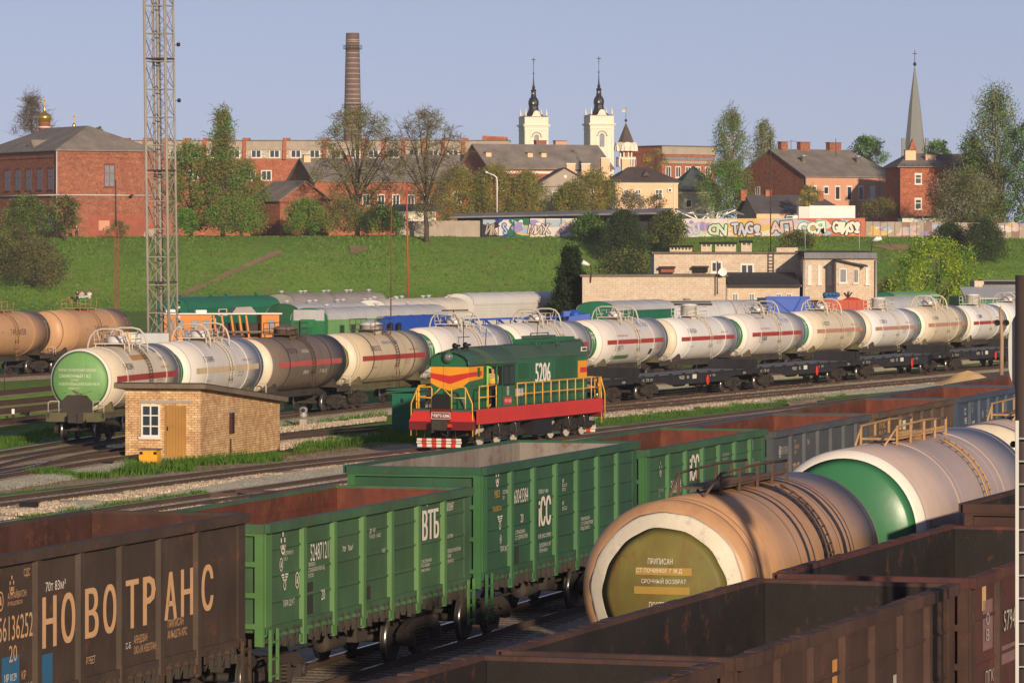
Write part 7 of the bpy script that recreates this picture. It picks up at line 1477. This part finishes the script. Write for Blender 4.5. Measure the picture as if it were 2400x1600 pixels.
def stones(name, polys, n, s0, s1, z, mat='stone'):
    """loose ballast stones"""
    m = MB(); vs = []; fs = []; tri = []
    for pl in polys:
        v = [W(a, b, z) for a, b in pl]; c = sum(v, Vector())/len(v)
        for i in range(len(v)): a, b = v[i], v[(i+1) % len(v)]; tri.append((((a-c).cross(b-c)).length, c, a, b))
    tot = 0; cum = []
    for t in tri: tot += t[0]; cum.append(tot)
    import bisect
    for _ in range(n):
        t = tri[min(len(tri)-1, bisect.bisect(cum, R.random()*tot))]; u, w = R.random(), R.random()
        if u + w > 1: u, w = 1-u, 1-w
        p = t[1] + (t[2]-t[1])*u + (t[3]-t[1])*w
        if mn.noise(Vector((p.x*.5, p.y*.5, 2))) < -.25: continue
        s = R.uniform(s0, s1); a = R.random()*6.28; i = len(vs); h = s*R.uniform(.7, 1.2)
        for k in range(4): vs.append((p.x + s*.6*math.cos(a+k*1.57)*R.uniform(.7,1.2), p.y + s*.6*math.sin(a+k*1.57)*R.uniform(.7,1.2), z - .03))
        vs.append((p.x + R.uniform(-.2,.2)*s, p.y + R.uniform(-.2,.2)*s, z + h)); fs += [(i,i+1,i+4),(i+1,i+2,i+4),(i+2,i+3,i+4),(i+3,i,i+4)]
    m.add(vs, fs, mat); return m.build(name, kind='stuff')
stones('loose_gravel', [[(0,1185),(300,1150),(600,1108),(960,1062),(960,1072),(600,1120),(300,1166),(0,1206)], [(0,1208),(120,1190),(130,1196),(0,1218)]], 17000, .04, .08, -.18)
stones('loose_gravel', [[(210,1212),(500,1170),(820,1124),(830,1134),(520,1180),(220,1224)]], 9000, .04, .08, -.18)
stones('loose_gravel', [[(656,1032),(860,1010),(980,994),(985,1003),(870,1024),(700,1046),(656,1054)], [(656,1002),(905,976),(905,984),(656,1013)]], 11000, .05, .09, -.20)
stones('loose_gravel', [[(1410,962),(1700,934),(2030,904),(2250,886),(2260,894),(2030,914),(1700,948),(1420,978)], [(1410,944),(1700,917),(2060,885),(2065,891),(1700,927),(1410,953)]], 19000, .06, .10, -.20)
stones('loose_gravel', [[(1080,1540),(1250,1480),(1420,1425),(1440,1450),(1260,1520),(1120,1580)], [(620,1700),(1000,1570),(1120,1560),(1000,1640),(700,1760)]], 9000, .035, .07, -.28)
# tufts on the bank and its crest
m = MB(); vs = []; fs = []
for _ in range(34000):
    y = R.uniform(590, 655); x = R.uniform(-.125, .125)*y; d = mn.noise(Vector((x*.07, y*.07, 5)))
    z = bank_z(x, y); h = R.uniform(.12, .30)*(1 + .9*d); a = R.random()*3.14; w = R.uniform(.10, .26); i = len(vs)
    if h < .07: continue
    vs += [(x-w*math.cos(a), y-w*math.sin(a), z-.03), (x+w*math.cos(a), y+w*math.sin(a), z-.03), (x+R.uniform(-.15,.15), y+R.uniform(-.15,.15), z+h)]; fs.append((i,i+1,i+2))
k = int(len(fs)*.93); m.add(vs[:3*k], fs[:k], 'bank_blade'); m.add(vs[3*k:], [(3*q, 3*q+1, 3*q+2) for q in range(len(fs)-k)], 'grass_dry'); m.build('bank_grass_tufts', kind='stuff')
# ---------------------------------------------------------------- masts, poles, signals, small things
b = WY(383, 820, 306); b.z = -.3; lm = thing('lattice_mast', 'tall rusty steel lattice mast with two small lamps, rising out of the frame', 'lattice mast', b, rad(-18))
hw = .81; top_ = 28; L_ = [(-hw,-hw),(hw,-hw),(hw,hw),(-hw,hw)]; lean = lambda x, y, z: (x - .35*z/25 + .0, y, z)
for k, (x, y) in enumerate(L_): m = MB(); m.tube([lean(x,y,0), lean(x*.97,y*.97,top_)], .11 if k < 2 else .09, 'mast_steel', 8); m.build('leg', lm)
dz = 2.0; n = 14; z0 = .25
for k in range(n+1):
    z = z0 + dz*k; m = MB()
    for i in range(4): p, q = L_[i], L_[(i+1) % 4]; m.beam(lean(*p,z), lean(*q,z), .06, .07, 'mast_steel')
    if k in (3, 7, 11):
        for i in range(4): p, q = L_[i], L_[(i+1) % 4]; m.beam(lean(*p,z+.2), lean(*q,z+.2), .09, .10, 'mast_dark')
        m.box(-.6-.3*z/22,.2-.3*z/22,-.5,.5,z+.2,z+.24,'mast_dark')
    m.build('girt', lm)
    if k < n:
        m = MB()
        for i in range(4):
            p, q = L_[i], L_[(i+1) % 4]; m.beam(lean(*p,z+.05), lean(*q,z+dz-.05), .045, .045, 'mast_steel'); m.beam(lean(*q,z+.05), lean(*p,z+dz-.05), .045, .045, 'mast_steel')
        m.build('brace', lm)
m = MB(); m.tube([lean(-.25,.35,0), lean(-.25,.35,top_)], .15, 'mast_steel', 8); m.build('cable_duct', lm)
m = MB()
for q in (-.02, .28): m.tube([lean(q,.25,0), lean(q,.25,top_)], .022, 'mast_steel', 4)
for k in range(70): m.tube([lean(-.02,.25,.35*k+.3), lean(.28,.25,.35*k+.3)], .014, 'mast_steel', 4)
m.build('ladder', lm)
for py in (105, 236): m = MB(); z = zt(py, 306)+.3; p = Vector(lean(hw, hw, z)); m.tube([p, p+Vector((.25,-.1,.0))], .025, 'mast_dark', 5); m.lathe([(0,-.12),(.14,-.08),(.14,.10),(0,.12)],'black',8,'x',p+Vector((.38,-.12,.02))); m.build('warning_lamp', lm)
m = MB()
for k in range(6): p = Vector(lean(hw+.12, hw, 3.2+.34*k)); m.box(p.x-.05,p.x+.08,p.y-.05,p.y+.05,p.z,p.z+.14,'white' if k % 2 == 0 else 'black')
m.build('insulator', lm)
# signal mast at the right edge, close to the camera
sb = WY(2394, 1700, 62); sb.z = -.3; sg = thing('signal_mast', 'dark railway signal mast with grey ladder and round plate, at the right edge', 'signal', sb, rad(0))
m = MB(); m.tube([(0.02,0,0),(0.02,0,8.6)], .11, 'mast_dark', 12); m.box(-.14,.2,-.12,.12,0,.6,'mast_dark'); m.build('post', sg)
for q in (-.095, .42): m = MB(); m.beam((q,-.25,0),(q,-.25,6.5),.045,.05,'pole_grey'); m.build('ladder_rail', sg)
m = MB()
for k in range(19): m.tube([(-.09,-.25,.3+.33*k),(.42,-.25,.3+.33*k)],.014,'pole_grey',5)
m.build('ladder_rung', sg)
m = MB(); A = [(.50*math.cos(t)*.62+.30, 7.42 + .52*math.sin(t) + (.14 if math.sin(t) > 0 else -.14)) for t in [k*math.pi/16 for k in range(32)]]; A = [(a-.17, b+.06) for a, b in A]; m.prism(A, 'y', .10, .14, 'pole_grey'); m.build('backing_plate', sg)
m = MB(); m.box(-.02,.5,-.10,-.02,7.5,7.56,'mast_dark'); m.box(-.02,.5,-.10,-.02,7.2,7.26,'mast_dark'); m.lathe([(0,-.07),(.04,-.06),(.05,.0)],'black',12,'y',(-.13,-.1,6.15)); m.build('lamp_bracket', sg)
# wooden post with two signal lamps
b = W(2347, 897, -.3); ps = thing('signal_post', 'weathered wooden post with two round black lamps beside the sand heap', 'signal', b)
m = MB(); hh = zt(716, b.y) + .3; m.tube([(0,0,-.2),(.03,0,hh*.55),(-.05,0,hh-.35)], .145, 'pole_wood', 10, .115); m.lathe([(.115,hh-.35),(.05,hh-.1),(0,hh)],'pole_wood',10,'z',(-.05,0,0)); m.build('post', ps)
for s in (-1, 1):
    m = MB(); z = zt(756, b.y)+.3; m.lathe([(0,.12),(.16,.10),(.19,-.10),(.21,-.22),(.16,-.2),(0,-.02)],'black',16,'y',(s*.30,0,z)); m.box(0,s*.2,-.03,.03,z-.04,z+.04,'black'); m.build('signal_lamp', ps)
# sand heap
b = W(2268, 903, -.3); m = MB(); vs = []; fs = []; nr, na = 9, 30
for i in range(nr+1):
    for k in range(na):
        t = k*2*math.pi/na; r_ = 1.55*i/nr; q = 1 + .25*mn.noise(Vector((math.cos(t)*1.5, math.sin(t)*1.5, 3))); z = .72*(1-i/nr)**1.1*(1+.35*mn.noise(Vector((r_*math.cos(t)*1.6, r_*math.sin(t)*1.6, 5)))); vs.append((r_*q*math.cos(t)*1.25, r_*q*math.sin(t), max(-.02, z)))
for i in range(nr):
    for k in range(na): k2 = (k+1) % na; fs.append((i*na+k, i*na+k2, (i+1)*na+k2, (i+1)*na+k))
m.add(vs, fs, 'sand', True); o = m.build('sand_heap'); o.location = b; o.scale = (1.45, 1.3, 1.35); tag(o, 'small heap of yellow sand beside the rails', 'sand heap')
# thin poles
def pole(name, label, px, py0, py1, y, rr, mat, px1=None, cat='pole'):
    a = WY(px, py0, y); c = WY(px1 or px, py1, y); return tube_thing(name, label, cat, [a, c], rr, mat)
pole('aerial_pole', 'tall thin red pole on the far sidings, below the forked bare tree', 957, 735, 433, 352, .075, 'pole_red', 953)
pole('aerial_pole', 'thin rust brown pole left of the red one', 916, 760, 470, 300, .045, 'pole_rust', 917)
pole('aerial_pole', 'slim black aerial standing on the depot roof before the tiled cottage', 1806, 594, 322, 382, .05, 'mast_dark', 1806)
pole('aerial_pole', 'short thin grey aerial above the depot, left one', 1887, 590, 520, 384, .025, 'pole_grey'); pole('aerial_pole', 'short thin grey aerial above the depot, right one', 2014, 588, 516, 385, .025, 'pole_grey'); pole('aerial_pole', 'short thin grey pole before the panel wall', 2163, 592, 508, 600, .045, 'pole_grey')
pole('aerial_pole', 'thin black skyline aerial on the pink house, between its stacks', 1959, 368, 325, 700, .05, 'mast_dark')
o = thing('television_aerial', 'small t shaped aerial beside the leftmost stack of the pink house', 'aerial', WY(1854, 356, 702)); m = MB(); m.tube([(0,0,0),(0,0,1.9)],.04,'mast_dark',4); m.tube([(-.2,0,1.75),(.8,0,1.75)],.035,'mast_dark',4); m.build('mast', o)
b = WY(274, 762, 336); tt = thing('trussed_pole', 'slender rusty trussed pole with black top, left of the lattice mast', 'pole', b); u = lambda py: zt(py, 336) - b.z
m = MB()
for q in (-.13, .13): m.beam((q,0,0),(q,0,u(530)),.09,.10,'pole_rust')
for k in range(26): z = u(530)*k/26; m.beam((-.13,0,z),(.13,0,z+.28),.05,.05,'pole_rust')
m.build('lower_truss', tt); m = MB(); m.tube([(-.08,0,u(531)),(-.1,0,u(420))], .065, 'mast_dark', 8, .04); m.build('upper_pole', tt)
# street lamp
b = WY(1165, 505, 662); ll = thing('street_lamp', 'white street lamp with long bent arm above the market canopy', 'street lamp', b); u = lambda py: zt(py, 662) - b.z; k = 662/F
m = MB(); m.tube([(0,0,0),(0,0,u(425)),(-1*k,0,u(416)),(-7*k,0,u(411)),(-22*k,0,u(405))], .12, 'white', 8, .09); m.build('post', ll); m = MB(); m.tube([(-21*k,0,u(405.5)),(-27*k,0,u(402.5))], .12, 'lamp_glass', 8, .2); m.build('lamp_head', ll)
b = WY(2140, 420, 690); ll = thing('street_lamp', 'grey street lamp leaning out before the red townhouse', 'street lamp', b); m = MB(); m.tube([(-.3,0,0),(-.1,0,.8),(.3,0,1.3),(.6,0,1.5)],.06,'mast_dark',6); m.build('arm', ll); m = MB(); m.tube([(.5,0,1.45),(1.1,0,1.62)],.11,'pole_grey',6); m.build('lamp_head', ll)
# dwarf signal, trackside boxes
b = W(711, 998, -.3); ds = thing('dwarf_signal', 'small grey shunting signal on a concrete foot right of the brick hut', 'signal', b); m = MB(); m.box(-.18,.18,-.2,.2,0,.36,'concrete'); m.box(-.38,-.19,-.15,.15,0,.22,'mast_dark'); m.build('foot', ds)
m = MB(); m.lathe([(.10,.36),(.20,.42),(.21,.60),(.15,.64),(.21,.70),(.21,.88),(.12,.96),(0,.97)],'galv',14,'z'); m.build('housing', ds); m = MB(); m.lathe([(0,-.22),(.10,-.24),(.11,-.14)],'black',10,'y',(0,0,.80)); m.build('lens', ds)
def tbox(label, px, py, sx, sy, sz, mat, rz=15, cat='box', name='cable_box'):
    b = W(px, py, -.3); r = thing(name, label, cat, b, rad(-rz)); m = MB(); m.box(-sx/2,sx/2,-sy/2,sy/2,0,sz*.86,mat); m.build('body', r); m = MB(); m.box(-sx/2-.02,sx/2+.02,-sy/2-.02,sy/2+.02,sz*.86,sz,mat); m.build('lid', r); return r
tbox('black trackside box standing on gravel at the lower left', 69, 1197, .52, .4, .32, 'black')
tbox('black trackside box in grass left of the brick hut', 253, 1094, .34, .3, .24, 'black')
tbox('black block between the left hand rails', 59, 976, .36, .3, .26, 'black'); tbox('rusty orange block between the left hand rails', 14, 975, .46, .3, .24, 'patch_orange')
b = W(31, 983, -.3); r = thing('marker_post', 'short white topped marker post between the left hand rails', 'marker post', b); m = MB(); m.box(-.06,.06,-.06,.06,0,.30,'black'); m.build('foot', r); m = MB(); m.box(-.07,.07,-.07,.07,.30,.56,'white'); m.build('cap', r)
tbox('dark lump lying on the gravel right of the loco', 1631, 960, .34, .3, .16, 'mast_dark', name='scrap_block', cat='scrap')
for k, (px, py, L) in enumerate(((1880,944,3.6),(1905,939,3.4),(1870,949,2.6))):
    b = W(px, py, -.2); m = MB(); m.box(-L/2,L/2,-.12,.12,0,.16,'sleeper'); o = m.build('timber'); o.location = b; o.rotation_euler = (0,0,rad(62+4*k)); tag(o, ('longest grey timber lying by the rails before the blue grey wagon','middle grey timber lying by the rails before the blue grey wagon','shortest grey timber lying by the rails before the blue grey wagon')[k], 'timber', 'timbers by the rails')
tube_thing('marker_stake', 'thin dark stake in the grass at the left edge', 'stake', [W(11, 915, -.3), W(11, 915, -.3) + Vector((0,0,1.6))], .03, 'mast_dark')
for k, (x, y, w_, h_) in enumerate(((8,0,1,1),)):
    pass

# ---------------------------------------------------------------- people and the dog
def skin(name, parent, joints, bones, mat, root=0, sub=1):
    """one continuous body grown around a skeleton: joints {(x,y,z): radius}"""
    me = bpy.data.meshes.new(name); me.from_pydata([j[:3] for j in joints], bones, []); me.materials.append(MAT[mat]); o = bpy.data.objects.new(name, me); COL.objects.link(o)
    o.modifiers.new('skin', 'SKIN'); 
    sv = me.skin_vertices[0].data
    for i, j in enumerate(joints): q = j[3] if isinstance(j[3], tuple) else (j[3], j[3]); sv[i].radius = q; sv[i].use_root = (i == root)
    s = o.modifiers.new('sub', 'SUBSURF'); s.levels = sub; s.render_levels = sub
    if parent: o.parent = parent; KIDS.setdefault(parent.name, []).append(o)
    return o
def fingers(j, b, w, d, s):
    """five short chains leaving the palm"""
    for k in range(4):
        a = len(j); q = Vector(w) + Vector((.012*(k-1.5), .006*k, 0)); e = q + Vector(d)*(.075 + .012*(k in (1,2))); j += [(*q, .010),(*q.lerp(e,.5),.009),(*e,.008)]; b += [(s, a),(a, a+1),(a+1, a+2)]
    a = len(j); q = Vector(w) + Vector((-.03,-.02,.02)); j += [(*q,.011),(*(q + Vector(d)*.05),.009)]; b += [(s, a),(a, a+1)]
def person(label, P, rz, pose, top, legs, hair='hair', extra=None, scale=1.0):
    r = thing('person', label, 'person', P, rad(rz)); r.scale = (scale,)*3
    if pose == 'stand':
        pel, che, nek, hed = (0,0,.95), (0,-.01,1.32), (0,0,1.50), (0,-.02,1.66)
        kn = [(-.11,-.04,.50),(.12,.02,.50)]; ft = [(-.13,.0,.07),(.15,.06,.07)]; toe = [(-.14,-.16,.03),(.17,-.10,.03)]; hip = [(-.10,0,.90),(.10,0,.90)]
        sho = [(-.19,0,1.43),(.19,0,1.43)]; elb = [(-.25,.02,1.14),(.25,-.04,1.14)]; wri = [(-.22,-.12,.90),(.24,-.16,.92)]
    else:
        pel, che, nek, hed = (0,0,.14), (0,.10,.50), (0,.06,.67), (0,.02,.83)
        hip = [(-.11,-.02,.13),(.11,-.02,.13)]; kn = [(-.20,-.36,.34),(.22,-.34,.32)]; ft = [(-.16,-.62,.06),(.20,-.60,.06)]; toe = [(-.17,-.74,.04),(.21,-.72,.04)]
        sho = [(-.19,.09,.61),(.19,.09,.61)]; elb = [(-.27,.02,.36),(.28,.0,.36)]; wri = [(-.20,-.22,.34),(.22,-.20,.30)]
    j = [(*pel,(.15,.11)),(*che,(.17,.11)),(*nek,.055),(*hed[:2],hed[2]-.05,.085),(*hed,.10),(hed[0],hed[1],hed[2]+.08,.075)]; b = [(0,1),(1,2),(2,3),(3,4),(4,5)]
    a = len(j); j.append((hed[0],hed[1]-.105,hed[2]-.01,.018)); b.append((4,a))               # nose
    for s in (0, 1):
        a = len(j); j += [(*hip[s],.095),(*kn[s],.062),(*ft[s],.045),(*toe[s],.035)]; b += [(0,a),(a,a+1),(a+1,a+2),(a+2,a+3)]
        a = len(j); j += [(*sho[s],.062),(*elb[s],.045),(*wri[s],.032)]; b += [(1,a),(a,a+1),(a+1,a+2)]
        q = Vector(wri[s]) + (Vector(wri[s])-Vector(elb[s])).normalized()*.07; j.append((*q,.035)); b.append((a+2,a+3)); fingers(j, b, q, (Vector(wri[s])-Vector(elb[s])).normalized(), a+3)
    skin('body', r, j, b, 'skin')
    j = [(*pel,(.165,.125)),(*che,(.19,.13)),(nek[0],nek[1],nek[2]-.05,.075)]; b = [(0,1),(1,2)]
    for s in (0, 1): a = len(j); j += [(*sho[s],.078),(*Vector(sho[s]).lerp(Vector(elb[s]),.8),.062)]; b += [(1,a),(a,a+1)]
    skin('shirt', r, j, b, top)
    j = [(*pel,(.16,.12))]; b = []
    for s in (0, 1): a = len(j); j += [(*hip[s],.108),(*kn[s],.078),(*Vector(kn[s]).lerp(Vector(ft[s]),.9),.062)]; b += [(0,a),(a,a+1),(a+1,a+2)]
    skin('trousers', r, j, b, legs)
    m = MB(); m.lathe([(.095,-.01),(.108,.04),(.095,.09),(.05,.125),(0,.132)],hair,12,'z',(hed[0],hed[1]+.022,hed[2]+.01)); m.build('hair', r)
    m = MB()
    for s in (-1, 1): m.lathe([(0,-.012),(.014,-.01),(.014,0)],'black',8,'y',(hed[0]+s*.038,hed[1]-.097,hed[2]+.02))
    m.build('face', r)
    return r
def gp(px, py): p = on_bank(px, py); p.z = bank_z(p.x, p.y); return p
person('person in black clothes standing on the grass beside a dog', gp(181, 711), 200, 'stand', 'cloth_black', 'cloth_black', scale=1.05)
pw = person('person sitting on the grass wrapped in a mint green cloth', gp(192, 700), 15, 'sit', 'cloth_pink', 'cloth_mint', scale=1.25)
m = MB(); m.add([(-.55,-.5,.02),(.4,-.6,.02),(.45,.15,.05),(-.1,.2,.42),(-.5,.1,.35),(-.3,-.3,.3),(.1,-.4,.32)], [(0,1,6,5),(0,5,4),(5,6,3,4),(1,2,3,6)], 'cloth_mint', True); m.build('blanket', pw)
person('person sitting on the grass in a white shirt, right of the mint cloth', gp(209, 700), -20, 'sit', 'cloth_white', 'cloth_white', scale=1.25)
p = pt(179, 637); person('person in dark clothes walking past the red painted barracks wall', p, 30, 'stand', 'cloth_black', 'cloth_black', scale=1.15)
p = loc_uv(LOCO.location, YAWL, 3.06, 1.16, 1.71); pd = person('person in a lime and orange vest standing inside the loco cab doorway', p, -YAWL, 'stand', 'cloth_lime', 'cloth_black', scale=.98)
m = MB(); m.lathe([(.20,1.02),(.22,1.08),(.22,1.14),(.20,1.18)],'cloth_orange',14,'z'); m.build('vest_band', pd)
p = gp(164, 714); dg = thing('dog', 'tan shaggy dog sitting beside the person in black', 'dog', p, rad(205)); dg.scale = (1.25,)*3
j = [(0,-.28,.46,(.13,.15)),(0,-.05,.50,(.135,.17)),(0,.22,.47,(.12,.12)),(0,-.42,.62,.085),(0,-.50,.76,.09),(0,-.62,.73,.055),(0,-.70,.71,.038),(0,.42,.52,.035),(0,.58,.66,.03)]; b = [(0,1),(1,2),(0,3),(3,4),(4,5),(5,6),(2,7),(7,8)]
for s in (-1, 1):
    a = len(j); j += [(s*.10,-.30,.34,.065),(s*.10,-.29,.18,.042),(s*.10,-.31,.05,.036),(s*.10,-.37,.03,.034)]; b += [(0,a),(a,a+1),(a+1,a+2),(a+2,a+3)]
    a = len(j); j += [(s*.10,.20,.36,.085),(s*.11,.15,.26,.06),(s*.11,.29,.17,.038),(s*.11,.26,.05,.034),(s*.11,.19,.03,.034)]; b += [(2,a),(a,a+1),(a+1,a+2),(a+2,a+3),(a+3,a+4)]
    a = len(j); j += [(s*.07,-.47,.84,.03),(s*.09,-.46,.90,.015)]; b += [(4,a),(a,a+1)]
skin('body', dg, j, b, 'fur')

# ---------------------------------------------------------------- thin evening haze over the whole yard and town
m = MB(); m.box(-1000, 1000, -110, 3100, -1.4, 75, 'haze')
s = bpy.data.materials.new('haze'); s.use_nodes = True; MAT['haze'] = s; t = s.node_tree; t.nodes.remove(t.nodes['Principled BSDF'])
v = t.nodes.new('ShaderNodeVolumePrincipled'); v.inputs['Color'].default_value = (.86, .89, .96, 1); v.inputs['Density'].default_value = .00011; v.inputs['Anisotropy'].default_value = .0
t.links.new(v.outputs[0], t.nodes['Material Output'].inputs['Volume']); m.build('haze', kind='stuff')
